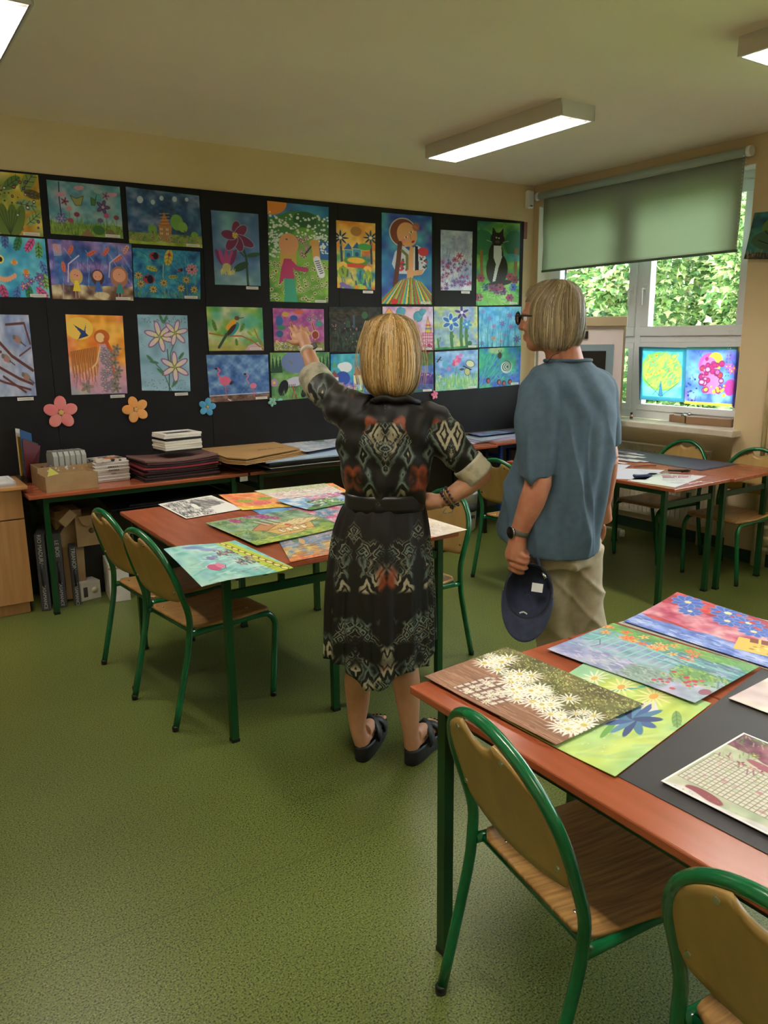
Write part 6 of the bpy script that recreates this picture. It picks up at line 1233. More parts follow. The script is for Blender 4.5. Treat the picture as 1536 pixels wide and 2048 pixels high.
LB(MB().tube([(xr_-Wb/2, .05, .09), (xr_-Wb/2, .05, zt-.2)], .018, 12), 'post', M['steel'], ez)
LB(MB().tube([(xr_-Wb/2, .05, .10), (xr_+.06, -.02, .055)], .013, 8).tube([(xr_-Wb/2, .05, .10), (xr_-Wb-.06, -.02, .055)], .013, 8).tube([(xr_-Wb/2, .05, .10), (xr_-Wb/2, .34, .055)], .013, 8), 'base', M['offwhite'], ez)
for (x, y) in ((xr_+.06, -.02), (xr_-Wb-.06, -.02), (xr_-Wb/2, .34)):
    LB(MB().tube([(x-.018, y, .03), (x+.018, y, .03)], .03, 16), 'castor', M['white'], ez)
# ------------------------------------------------------------------ things on the window sill
SZ = WZ0
def sillbox(px0, py0, px1, py1, pyt, lab, dep=.085):
    a = onz(px0, py0, SZ); b_ = onz(px1, py1, SZ); d = b_-a; L = d.length; h = .055
    t = thing('card_box', lab, 'box', a, math.atan2(d.y, d.x)); hollow(L, dep, h, .004).build('box', mat('brown_box', '#8c6d50', .7) if 'bb' not in M else M['bb'], t); return t, L, h
t, L, h = sillbox(1371, 848, 1463, 855, 826, 'long brown card box with a lid at the right end of the window sill')
MB().box((-.002, -.002, h), (L+.002, .087, h+.006), bev=.001).build('lid', mat('box_lid', '#a8978a', .6), t)
t, L, h = sillbox(1338, 843, 1369, 847, 824, 'small open brown card box on the window sill, left of the long one')
MB().ell((L*.75, .045, h), (.035, .03, .025), nu=14, nv=8).ell((L*.9, .06, h+.012), (.02, .02, .018), nu=10, nv=6).build('crumpled_foil', M['steel'], t)
a = onz(1266, 838, SZ); t = thing('paint_bottle', 'tiny bottle with a black cap on the sill beside the flip chart', 'bottle', (5.30, a.y, SZ))
MB().lathe([(.012, 0), (.013, .03), (.008, .038)], n=14).build('bottle_body', M['clear'], t); MB().lathe([(.009, .038), (.009, .055), (.008, .056)], n=14).build('cap', M['black'], t); MB().lathe([(.0135, .008), (.0135, .022)], n=14).build('bottle_label', mat('red_label', '#a03038', .5), t)
# ------------------------------------------------------------------ people
def fuse(mb, voxel, smooth=6, fac=.5):
    me = mb.mesh('tmp'); o = bpy.data.objects.new('tmp', me); COL.objects.link(o)
    r = o.modifiers.new('r', 'REMESH'); r.mode = 'VOXEL'; r.voxel_size = voxel; r.use_smooth_shade = True
    if smooth: s = o.modifiers.new('s', 'SMOOTH'); s.iterations = smooth; s.factor = fac
    dg = bpy.context.evaluated_depsgraph_get(); dg.update()
    m2 = bpy.data.meshes.new_from_object(o.evaluated_get(dg)); bpy.data.objects.remove(o); bpy.data.meshes.remove(me)
    m2.polygons.foreach_set('use_smooth', np.ones(len(m2.polygons), bool)); m2.materials.clear(); return m2
def coords(me): a = np.empty(len(me.vertices)*3, np.float32); me.vertices.foreach_get('co', a); return a.reshape(-1, 3)
def normals(me): a = np.empty(len(me.vertices)*3, np.float32); me.vertices.foreach_get('normal', a); return a.reshape(-1, 3)
def displace(me, fn):
    c = coords(me); n = normals(me); c2 = c+n*fn(c)[:, None]; me.vertices.foreach_set('co', c2.astype(np.float32).ravel()); me.update()
def rings(mb, RS, lat, fw, n=48, ex=2.3, zf=None, rf=None):
    # RS: (centre, half width, half depth)
    vs = []; fs = []; lat = Vector(lat); fw = Vector(fw)
    for i, (c, a, b) in enumerate(RS):
        for k in range(n):
            t = 2*PI*k/n; ct, st = math.cos(t), math.sin(t); q = (abs(ct)**ex+abs(st)**ex)**(-1/ex)
            g = rf(i/(len(RS)-1), t) if rf else 1.0
            p = Vector(c)+lat*(a*ct*q*g)+fw*(b*st*q*g)
            if zf: p.z += zf(i/(len(RS)-1), t)
            vs.append(p)
    m = len(RS)
    for i in range(m-1):
        for k in range(n): fs.append((i*n+k, (i+1)*n+k, (i+1)*n+(k+1) % n, i*n+(k+1) % n))
    fs.append(tuple(range(n))); fs.append(tuple((m-1)*n+k for k in range(n))[::-1])
    return mb.add(vs, fs, True)
def spl(RS, sub=4):
    out = []
    for i in range(len(RS)-1):
        p0, p1, p2, p3 = RS[max(i-1, 0)], RS[i], RS[i+1], RS[min(i+2, len(RS)-1)]
        for k in range(sub):
            t = k/sub
            f = lambda a, b, c, d: .5*((2*b)+(-a+c)*t+(2*a-5*b+4*c-d)*t*t+(-a+3*b-3*c+d)*t**3)
            out.append(tuple(f(Vector(a), Vector(b), Vector(c), Vector(d)) if j == 0 else f(a, b, c, d) for j, (a, b, c, d) in enumerate(zip(p0, p1, p2, p3))))
    out.append(RS[-1]); return out
def axes(az): return Vector((math.cos(az), -math.sin(az), 0)), Vector((math.sin(az), math.cos(az), 0))
def add_head(mb, c, az, s=1.0, pitch=0.0):
    x, y = axes(az); z = Vector((0, 0, 1)); y = (y*math.cos(pitch)+z*math.sin(pitch)).normalized(); z = x.cross(y)
    R_ = Matrix((x, y, z)).transposed()
    def E(p, r): mb.ell(Vector(c)+R_ @ (Vector(p)*s), tuple(q*s for q in r), R_, 24, 16)
    E((0, -.005, .030), (.074, .094, .088)); E((0, .022, -.030), (.060, .066, .080)); E((0, .050, -.085), (.030, .032, .026)); E((0, .03, -.065), (.048, .05, .045))
    E((0, .088, -.012), (.010, .020, .026)); E((0, .100, -.026), (.012, .013, .011)); E((-.012, .092, -.028), (.008, .010, .007)); E((.012, .092, -.028), (.008, .010, .007))
    E((0, .083, -.055), (.024, .012, .006)); E((0, .082, -.066), (.020, .012, .007)); E((0, .082, .022), (.050, .014, .012))
    for q in (-1, 1): E((q*.075, -.005, -.005), (.009, .018, .030)); E((q*.077, -.009, .010), (.007, .019, .018)); E((q*.043, .062, -.025), (.020, .022, .022))
    return R_
def eyes(c, R_, s, par, irisc):
    for q in (-1, 1):
        e = MB().ell(Vector(c)+R_ @ Vector((q*.031*s, .073*s, .004*s)), (.0125*s,)*3, None, 14, 10).build('eye', M['white'], par)
        MB().ell(Vector(c)+R_ @ Vector((q*.031*s, .083*s, .004*s)), (.006*s, .006*s, .006*s), None, 10, 8).build('iris', mat('iris_'+irisc, '#'+irisc, .2), e)
def hair(name, c, az, prof, sx, sy, cols, n, seed, par, face=1.0, zend=None, wd=.0042, part=0.0, cap=True, wave=.004, lo=.0, thin=1.0, mname='hair_strands', rag=False):
    x, y = axes(az); r = np.random.RandomState(seed); P = np.array(prof); sarc = np.linspace(0, 1, len(P))
    def pt(s, th, k):
        rho = np.interp(s, sarc, P[:, 0]); z = np.interp(s, sarc, P[:, 1])
        return rho*k*math.sin(th)*sx, -rho*k*math.cos(th)*sy, z*(1+(k-1)*.6)      # th = 0 at the back
    vs = []; fs = []; C = []
    for i in range(n):
        th = r.uniform(-PI, PI); fr = abs(abs(th)-PI)    # distance from the front
        smax = r.uniform(.78 if rag else .86, 1.0)
        if fr < face: smax = r.uniform(.30, .46)
        if zend is not None: smax *= zend(abs(th))
        s0 = r.uniform(lo, .30)**1.0; s1 = smax
        if r.rand() < .25: s0 = r.uniform(.3, .6)*smax
        cl = math.sin(th*9+seed)*.5+math.sin(th*23+seed*2)*.35+math.sin(th*4.3)*.3; k = r.uniform(.955, 1.03)+.022*cl+(r.uniform(-.03, .05) if rag else 0); ph = cl*4+r.uniform(0, 1.2); w_ = wd*r.uniform(.6, 1.3); col = np.array(lin(cols[r.randint(len(cols))]))*r.uniform(.75, 1.2)*(1+.16*cl)
        m = 11; o = len(vs); dth = r.uniform(-.14, .14)+.16*math.sin(th*6+seed); thp = th*.85
        for j in range(m):
            s = s0+(s1-s0)*j/(m-1); kk = k+.02*math.sin(s*7+ph)*wave/.004; q = thp*(.6+.4*min(1, s*3))+dth*s+(th-thp)*min(1, s*2.5)
            if j == m-1: kk -= .015
            a = pt(s, q, kk); wj = w_*(1-.75*(j/(m-1))**3)
            X = Vector(c)+x*(a[0]+part*(1-s)*.0)+y*a[1]+Vector((0, 0, a[2])); tdir = (x*math.cos(q)*sx+y*math.sin(q)*sy).normalized()
            vs += [X-tdir*wj/2, X+tdir*wj/2]
        for j in range(m-1): fs.append((o+2*j, o+2*j+1, o+2*j+3, o+2*j+2)); C.append(col*(1.0-.0*j))
    # under layer that closes the gaps
    if cap:
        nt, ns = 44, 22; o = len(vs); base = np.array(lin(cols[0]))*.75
        for i in range(nt+1):
            th = -(PI-face)+2*(PI-face)*i/nt
            for j in range(ns+1):
                s = .93*j/ns*(zend(abs(th)) if zend else 1); a = pt(s, th, .945); vs.append(Vector(c)+x*a[0]+y*a[1]+Vector((0, 0, a[2])))
        for i in range(nt):
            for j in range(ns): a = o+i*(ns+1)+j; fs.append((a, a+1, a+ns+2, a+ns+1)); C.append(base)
        o = len(vs)
        for i in range(13):
            th = PI-face+2*face*i/12
            for j in range(7): s = .33*j/6; a = pt(s, th, .95); vs.append(Vector(c)+x*a[0]+y*a[1]+Vector((0, 0, a[2])))
        for i in range(12):
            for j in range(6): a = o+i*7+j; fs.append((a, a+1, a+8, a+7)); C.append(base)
    me = bpy.data.meshes.new(name); me.from_pydata([tuple(v) for v in vs], [], fs); me.update()
    at = me.color_attributes.new('Col', 'FLOAT_COLOR', 'CORNER'); arr = np.ones((len(fs), 4, 4), np.float32); arr[..., :3] = np.array(C)[:, None]; at.data.foreach_set('color', arr.ravel())
    me.polygons.foreach_set('use_smooth', np.ones(len(fs), bool)); me.materials.append(M[mname]); return link(name, me, par)
M['hair_strands'] = vcmat('hair_strands', .42, 0, .5)
M['grey_hair_strands'] = vcmat('grey_hair_strands', .5, 0, .4)
def skin_mat(name, c, c2):
    m, nt, b = newmat(name); L = nt.links
    tc = N(nt, 'ShaderNodeTexCoord'); no = N(nt, 'ShaderNodeTexNoise'); no.inputs['Scale'].default_value = 22; no.inputs['Detail'].default_value = 5; L.new(tc.outputs['Object'], no.inputs['Vector'])
    r = N(nt, 'ShaderNodeValToRGB'); r.color_ramp.elements[0].color = (*lin(c), 1); r.color_ramp.elements[1].color = (*lin(c2), 1); r.color_ramp.elements[0].position = .35; r.color_ramp.elements[1].position = .7
    L.new(no.outputs['Fac'], r.inputs[0]); L.new(r.outputs[0], b.inputs['Base Color']); b.inputs['Roughness'].default_value = .5; b.inputs['Subsurface Weight'].default_value = .12; b.inputs['Subsurface Radius'].default_value = (.02, .008, .004); b.inputs['Subsurface Scale'].default_value = .5
    n2 = N(nt, 'ShaderNodeTexNoise'); n2.inputs['Scale'].default_value = 140; L.new(tc.outputs['Object'], n2.inputs['Vector']); bp = N(nt, 'ShaderNodeBump'); bp.inputs['Strength'].default_value = .12; bp.inputs['Distance'].default_value = .003
    L.new(n2.outputs['Fac'], bp.inputs['Height']); L.new(bp.outputs[0], b.inputs['Normal']); return m
M['skin_w'] = skin_mat('woman_skin', '#c08c6c', '#c8977a'); M['skin_m'] = skin_mat('man_skin', '#b8755a', '#c48a6c')
def limb(mb, pts, rs, sub=6, n=20): return mb.tube(pts, rs, n, sub=sub)
def finger(mb, pts, r=.0085): return mb.tube(pts, [r, r*.98, r*.92, r*.78][:len(pts)] if len(pts) > 2 else r, 12, sub=4).ell(pts[-1], (r*.8,)*3, nu=12, nv=8)
# ======== the woman in the patterned dress
AW = (1.58, 2.31); wn = Vector((AW[0], AW[1], 0)).normalized(); waz = math.atan2(wn.x, wn.y); wl, wf = axes(waz)
def W(px, py, off=0): return onv(px, py, AW, off)
OW = Vector((AW[0], AW[1], 0))
class Rel:   # build in world coordinates, store relative to the person's origin
    pass
woman = thing('person', 'person with blonde bob in a dark patterned belted dress, left arm pointing at the paintings', 'person', OW)
def fin(me, name, m, par, O):
    me.transform(Matrix.Translation(-O)); me.materials.append(m); me.update(); return link(name, me, par)
hc = W(782, 708, .01)
body = MB()
RW = add_head(body, hc, waz-.05, 1.0, .02)
nb = W(786, 800, 0)
limb(body, [hc+Vector((0, 0, -.05)), (hc+nb)/2, nb+Vector((0, 0, -.03))], [.056, .052, .062])
def rw(py, xl, xr, b, off=0): l_, r_ = W(xl, py, off), W(xr, py, off); return ((l_+r_)/2, (r_-l_).length/2, b)
rings(body, spl([rw(812, 735, 835, .05), rw(840, 695, 862, .085), rw(900, 692, 850, .10), rw(990, 705, 842, .085), rw(1060, 690, 846, .12), rw(1110, 695, 840, .11)], 3), wl, wf)
# left arm, raised and pointing
sL = W(694, 826, .02); eL = W(648, 783, .23); kL = W(614, 699, .43); pL = W(604, 672, .50)
limb(body, [W(720, 835, 0), sL, (sL+eL)/2, eL], [.052, .050, .044, .039]); limb(body, [eL, W(634, 752, .31), kL], [.039, .037, .024])
d = (pL-kL).normalized(); side = wl; upv = side.cross(d).normalized()
limb(body, [kL, kL.lerp(pL, .5), pL], [.024, .026, .027]); body.ell(pL-d*.01-side*.008, (.038, .020, .038), frame3(side, d.cross(side)) if False else Matrix((side, upv, d)).transposed(), 18, 12)
for i, (o_, L_, sp) in enumerate([(-.030, .062, -.25), (-.011, .073, -.08), (.009, .070, .08), (.027, .056, .25)]):
    p = pL+side*o_+d*.018; q = (d+side*sp*.5).normalized(); finger(body, [p, p+q*L_*.45, p+q*L_*.75-Vector((0, 0, .004)), p+q*L_-Vector((0, 0, .010))], .0078)
p = kL.lerp(pL, .45)-side*.020; finger(body, [p, p-side*.022+d*.006-Vector((0, 0, .004)), p-side*.036+d*.020-Vector((0, 0, .006)), p-side*.042+d*.036-Vector((0, 0, .008))], .0088)
# right arm, hand on the hip
sR = W(872, 848, 0); eR = W(962, 948, -.03); kR = W(886, 1002, -.02); hR = W(858, 1003, .0)
limb(body, [W(845, 850, 0), sR, (sR+eR)/2, eR], [.050, .050, .044, .038]); limb(body, [eR, W(932, 972, -.03), kR], [.038, .038, .026])
body.ell(eR+wl*.004-Vector((0, 0, .006)), (.033, .033, .033))
limb(body, [kR, hR], [.026, .030]); body.ell(hR, (.042, .024, .034), Matrix((wl, wf, Vector((0, 0, 1)))).transposed(), 18, 12)
th = [hR-wf*.016-wl*.01, W(842, 1003, -.035), W(829, 1004, -.04), W(818, 1005, -.035)]; finger(body, th, .0095)
for i, (dz, L_) in enumerate([(.022, .07), (.006, .078), (-.010, .074), (-.024, .06)]):
    p = hR+Vector((0, 0, dz))+wf*.012-wl*.012; finger(body, [p, p+wf*L_*.4-wl*.004, p+wf*L_*.75-wl*.016-Vector((0, 0, .004)), p+wf*L_-wl*.034-Vector((0, 0, .008))], .0080)
# legs
def wleg(hip, knee, calf, ank, heel, az):
    limb(body, [hip, hip.lerp(knee, .5), knee, knee.lerp(calf, .55), calf, calf.lerp(ank, .55), ank, heel+Vector((0, 0, .067))], [.082, .070, .053, .051, .054, .043, .031, .030])
    x, y = axes(az); h0 = Vector((heel.x, heel.y, 0))
    hq = h0; h0 = h0+Vector((0, 0, .012))
    body.ell(h0+Vector((0, 0, .070))+y*.012, (.031, .035, .030), Matrix((x, y, Vector((0, 0, 1)))).transposed())
    rings_ = [(h0+y*.02+Vector((0, 0, .085)), .028), ]
    limb(body, [h0+y*.02+Vector((0, 0, .095)), h0+y*.085+Vector((0, 0, .085)), h0+y*.15+Vector((0, 0, .065)), h0+y*.195+Vector((0, 0, .058))], [.033, .030, .027, .020])
    body.ell(h0+y*.15+Vector((0, 0, .060)), (.040, .05, .016), Matrix((x, y, Vector((0, 0, 1)))).transposed())
    body.ell(h0+y*.06+Vector((0, 0, .058)), (.028, .07, .014), Matrix((x, y, Vector((0, 0, 1)))).transposed())
    for i, (o_, L_, r_) in enumerate([(-.026, .045, .0105), (-.008, .046, .0082), (.007, .042, .0078), (.020, .036, .0074), (.031, .028, .0070)]):
        o2 = -o_ if az < wazf else o_
        p = h0+x*o2+y*.185+Vector((0, 0, .058)); finger(body, [p, p+y*L_*.5+Vector((0, 0, .005)), p+y*L_], r_)
    return hq, x, y
wazf = math.radians(57)
LF = wleg(W(742, 1080, 0), W(728, 1292, .03), W(716, 1362, .0), W(715, 1452, -.005), Vector((1.478, 2.385, 0)), math.radians(50))
RF = wleg(W(802, 1080, 0), W(806, 1292, .0), W(812, 1362, -.03), W(821, 1462, -.035), Vector((1.622, 2.250, 0)), math.radians(62))
me = fuse(body, .0042, 5); fin(me, 'body', M['skin_w'], woman, OW)
eyes(hc-OW, RW, 1.0, woman, '4a6a7a')
# toenails and sandals
sandm = mat('black_foam_rubber', '#15151b', .55, bump=.02, bscale=80); nail = mat('dark_red_nail', '#4a1420', .25)
for (h0, x, y), flip in ((LF, 1), (RF, -1)):
    out = []
    for k in range(36):
        t = 2*PI*k/36; v = math.copysign(abs(math.sin(t))**.85, math.sin(t)); u = math.copysign(abs(math.cos(t))**.6, math.cos(t)); yy = .115+.145*v; wd_ = .041+.009*max(0, v)**.7; wd_ = wd_*(1 if v < .6 else 1); out.append((u*wd_*(1+.12*(1 if (u*flip) < 0 and v > .2 else 0)), yy))
    def sh(z0, z1, g): return
    m = MB(); Rz = Matrix((x, y, Vector((0, 0, 1)))).transposed(); n = len(out); lev = [(0, .94), (.006, 1.0), (.045, 1.0), (.060, .985), (.060, .86), (.053, .80)]
    vs = []; fs = []
    for z, g in lev:
        for (a, b) in out: vs.append(Rz @ Vector((a*g, (b-.115)*(1-(1-g)*.35)+.115, z+(.008 if b < .05 and z > .04 and g > .9 else 0)))+h0-OW)
    for i in range(len(lev)-1):
        for k in range(n): fs.append((i*n+k, i*n+(k+1) % n, (i+1)*n+(k+1) % n, (i+1)*n+k))
    fs.append(tuple(range(n))[::-1]); fs.append(tuple((len(lev)-1)*n+k for k in range(n)))
    m.add(vs, fs, True); sd = m.build('sandal', sandm, woman)
    def strap(y0, y1, w_, hgt, nm):
        a = []; 
        for k in range(15):
            t = PI*k/14; cx = math.cos(t); a.append((Rz @ Vector((cx*.046, y0+(y1-y0)*(1-cx)/2, .047+hgt*math.sin(t)**.8))+h0-OW))
        vs = []; fs = []
        for k, p in enumerate(a):
            q = y*w_*(.5+.0*k)
            vs += [p-q, p+q]
        for k in range(14): fs.append((2*k, 2*k+1, 2*k+3, 2*k+2))
        o = MB().add(vs, fs, True).build(nm, sandm, sd); mdd = o.modifiers.new('thickness', 'SOLIDIFY'); mdd.thickness = .006; mdd.offset = 1
    strap(.085, .165, .042, .066, 'strap'); strap(.165, .10, .038, .060, 'strap'); 
    for i, o_ in enumerate([-.026, -.008, .007, .020, .031]):
        o2 = o_*flip*-1 if flip == 1 else o_
        p = h0+x*o2+y*(.185+[.046, .047, .043, .037, .029][i])+Vector((0, 0, .079)); MB().ell(p-OW, (.006, .005, .0025), Rz, 10, 6).build('toenail', nail, woman)
# dress
def dress_mat():
    m, nt, b = newmat('ikat_print_fabric'); L = nt.links
    tc = N(nt, 'ShaderNodeTexCoord'); mp = N(nt, 'ShaderNodeMapping'); mp.inputs['Rotation'].default_value = (0, 0, waz); L.new(tc.outputs['Object'], mp.inputs[0])
    sx = N(nt, 'ShaderNodeSeparateXYZ'); L.new(mp.outputs[0], sx.inputs[0])
    off = N(nt, 'ShaderNodeMath', operation='ADD'); off.inputs[1].default_value = .022; L.new(sx.outputs['X'], off.inputs[0])
    pp_ = N(nt, 'ShaderNodeMath', operation='PINGPONG'); pp_.inputs[1].default_value = .115; L.new(off.outputs[0], pp_.inputs[0])
    dsm = N(nt, 'ShaderNodeMath', operation='MULTIPLY'); dsm.inputs[1].default_value = .35; L.new(sx.outputs['Y'], dsm.inputs[0])
    cb_ = N(nt, 'ShaderNodeCombineXYZ'); L.new(pp_.outputs[0], cb_.inputs[0]); L.new(sx.outputs['Z'], cb_.inputs[2]); L.new(dsm.outputs[0], cb_.inputs[1])
    nz = N(nt, 'ShaderNodeTexNoise'); nz.inputs['Scale'].default_value = 26; nz.inputs['Detail'].default_value = 2; L.new(cb_.outputs[0], nz.inputs['Vector'])
    wsc = N(nt, 'ShaderNodeVectorMath', operation='MULTIPLY_ADD'); L.new(nz.outputs['Color'], wsc.inputs[0]); wsc.inputs[1].default_value = (.034, .0, .03); L.new(cb_.outputs[0], wsc.inputs[2])
    def vor(sc, metric, ax=(1, 1, 1)):
        mq = N(nt, 'ShaderNodeMapping'); mq.inputs['Scale'].default_value = ax; L.new(wsc.outputs[0], mq.inputs[0])
        v = N(nt, 'ShaderNodeTexVoronoi', distance=metric); v.inputs['Scale'].default_value = sc; v.inputs['Randomness'].default_value = .75; L.new(mq.outputs[0], v.inputs['Vector']); return v
    v1 = vor(12.5, 'MANHATTAN', (1.1, .5, .62)); v2 = vor(30, 'MANHATTAN', (1, .4, .9)); v3 = vor(9, 'EUCLIDEAN', (1.2, .5, .55))
    def ramp(src, st, interp='LINEAR'):
        r = N(nt, 'ShaderNodeValToRGB'); r.color_ramp.interpolation = interp; e = r.color_ramp.elements
        e[0].position = st[0][0]; e[0].color = (*lin(st[0][1]), 1); e[1].position = st[1][0]; e[1].color = (*lin(st[1][1]), 1)
        for p, c in st[2:]: x_ = e.new(p); x_.color = (*lin(c), 1)
        L.new(src, r.inputs[0]); return r
    K, Cc, Tl, Br, Ru = '#11100d', '#a8a28a', '#39463f', '#2a1a12', '#96492a'
    r1 = ramp(v1.outputs['Distance'], [(0, K), (.10, Br), (.15, Cc), (.30, Cc), (.34, Br), (.42, K), (.46, Cc), (.57, '#a5a188'), (.61, K), (.74, K), (.78, '#6c7a70'), (.90, Tl), (.96, K)])
    r2 = ramp(v2.outputs['Distance'], [(0, '#6c7a6e'), (.18, Tl), (.23, K), (.36, K), (.41, '#7d8b7e'), (.55, '#56665e'), (.61, K), (.74, K), (.8, '#8f8f7a'), (.95, K)])
    r3 = ramp(v3.outputs['Distance'], [(0, K), (.10, Ru), (.17, Ru), (.21, K), (.30, '#8a4022'), (.36, K), (.9, K)])
    # which motif where: patches
    sel = N(nt, 'ShaderNodeTexNoise'); sel.inputs['Scale'].default_value = 7.5; sel.inputs['Detail'].default_value = 1; L.new(cb_.outputs[0], sel.inputs['Vector'])
    s1 = N(nt, 'ShaderNodeMapRange'); s1.inputs[1].default_value = .44; s1.inputs[2].default_value = .50; L.new(sel.outputs['Fac'], s1.inputs[0])
    mx = N(nt, 'ShaderNodeMix', data_type='RGBA'); L.new(s1.outputs[0], mx.inputs[0]); L.new(r2.outputs[0], mx.inputs[6]); L.new(r1.outputs[0], mx.inputs[7])
    sel2 = N(nt, 'ShaderNodeTexNoise'); sel2.inputs['Scale'].default_value = 6.0; sel2.inputs['Detail'].default_value = 1
    m3 = N(nt, 'ShaderNodeMapping'); m3.inputs['Location'].default_value = (3.1, 1.7, 5.2); L.new(cb_.outputs[0], m3.inputs[0]); L.new(m3.outputs[0], sel2.inputs['Vector'])
    s2 = N(nt, 'ShaderNodeMapRange'); s2.inputs[1].default_value = .52; s2.inputs[2].default_value = .57; L.new(sel2.outputs['Fac'], s2.inputs[0])
    my = N(nt, 'ShaderNodeMix', data_type='RGBA'); L.new(s2.outputs[0], my.inputs[0]); L.new(mx.outputs[2], my.inputs[6]); L.new(r3.outputs[0], my.inputs[7])
    sel3 = N(nt, 'ShaderNodeTexNoise'); sel3.inputs['Scale'].default_value = 9.0; sel3.inputs['Detail'].default_value = 2
    m4 = N(nt, 'ShaderNodeMapping'); m4.inputs['Location'].default_value = (7.3, 2.7, 1.2); m4.inputs['Scale'].default_value = (1.3, .4, .7); L.new(cb_.outputs[0], m4.inputs[0]); L.new(m4.outputs[0], sel3.inputs['Vector'])
    s3 = N(nt, 'ShaderNodeMapRange'); s3.inputs[1].default_value = .47; s3.inputs[2].default_value = .56; L.new(sel3.outputs['Fac'], s3.inputs[0])
    mz = N(nt, 'ShaderNodeMix', data_type='RGBA'); L.new(s3.outputs[0], mz.inputs[0]); L.new(my.outputs[2], mz.inputs[6]); mz.inputs[7].default_value = (*lin('#14120f'), 1); my = mz
    L.new(my.outputs[2], b.inputs['Base Color']); b.inputs['Roughness'].default_value = .55; b.inputs['Specular IOR Level'].default_value = .35
    return m
M['ikat'] = dress_mat()
dm = MB()
rings(dm, spl([rw(800, 752, 822, .055), rw(812, 722, 850, .080), rw(828, 690, 874, .100), rw(850, 678, 880, .112), rw(885, 675, 866, .120), rw(925, 679, 864, .120), rw(960, 683, 859, .118), rw(980, 690, 852, .108), rw(992, 694, 849, .100), rw(1012, 692, 848, .100)], 4), wl, wf, 56, 2.4)
cL = W(640, 772, .25); limb(dm, [W(735, 832, 0), W(700, 822, .03), W(668, 800, .14), cL], [.075, .078, .066, .060], 8, 24)
cR = W(938, 931, -.03); limb(dm, [W(835, 850, 0), W(866, 848, 0), W(903, 892, -.02), cR], [.080, .076, .064, .054], 8, 24)
me = fuse(dm, .0060, 4)
def bodice_fold(c):
    q = (c-np.array(OW)); la = q@np.array(wl); z = c[:, 2]; de = q@np.array(wf)
    f = .006*np.sin(la*38+z*16+1.2*np.sin(z*22))*np.clip((1.30-z)/.25, 0, 1) + .004*np.sin(z*60+la*22+de*25) + .003*np.sin(la*90-z*30)
    return f*np.clip((1.46-z)/.05, .2, 1)
displace(me, bodice_fold); fin(me, 'dress_bodice', M['ikat'], woman, OW)
# collar
MB().tube([W(752, 800, -.055)-OW, W(770, 795, -.075)-OW, W(790, 800, -.082)-OW, W(812, 797, -.072)-OW, W(828, 803, -.05)-OW, W(836, 806, .0)-OW, W(815, 812, .07)-OW, W(782, 815, .085)-OW, W(752, 812, .06)-OW, W(742, 806, .0)-OW, W(752, 800, -.055)-OW], .011, 10, sub=5).build('collar', M['ikat'], woman)
cuffm = mat('pale_cuff_fabric', '#b8b39c', .7, '#8d8a78', 18, lo=.45, hi=.62)
def cuff(a, b_, ra, rb, nm='sleeve_cuff'):
    d_ = (b_-a); n_ = 6; m = MB(); m.tube([a+d_*k/n_-OW for k in range(n_+1)], [ra+(rb-ra)*k/n_+(.002 if k % 2 else 0) for k in range(n_+1)], 28, cap=False)
    o = m.build(nm, cuffm, woman); md = o.modifiers.new('thickness', 'SOLIDIFY'); md.thickness = .006; md.offset = 0; return o
cuff(W(645, 778, .24), W(626, 750, .31), .062, .058); cuff(W(933, 925, -.03), W(959, 953, -.03), .057, .056)
# belt
m = MB(); rings(m, [rw(983, 690, 852, .106), rw(990, 690, 852, .107), rw(1008, 689, 851, .107), rw(1016, 690, 850, .106)], wl, wf, 56, 2.4); m.build('belt', mat('black_belt', '#08080a', .4), woman).data.transform(Matrix.Translation(-OW))
# skirt
def pleat(u, t): return 1+(.012+.035*u)*math.sin(t*17+1.2*math.sin(t*3))+(.02*u)*math.sin(t*7+1)+(.012*u)*math.sin(t*31)
def hem(u, t):
    back = max(0, -math.sin(t)); return u**3*(-.055*back**1.5+.035*abs(math.cos(t))*1.0+.02*math.sin(t*5+.6)-.01)
sk = spl([rw(1008, 688, 851, .104), rw(1022, 680, 852, .112), rw(1060, 667, 857, .132), rw(1110, 659, 861, .15), rw(1180, 652, 865, .17), rw(1250, 650, 867, .185), rw(1300, 650, 867, .19)], 6)
m = MB(); rings(m, sk, wl, wf, 220, 2.1, hem, pleat); m.f = m.f[:-2]; m.smooth = m.smooth[:-2]
o = m.build('dress_skirt', M['ikat'], woman); o.data.transform(Matrix.Translation(-OW)); md = o.modifiers.new('thickness', 'SOLIDIFY'); md.thickness = .003; md.offset = -1
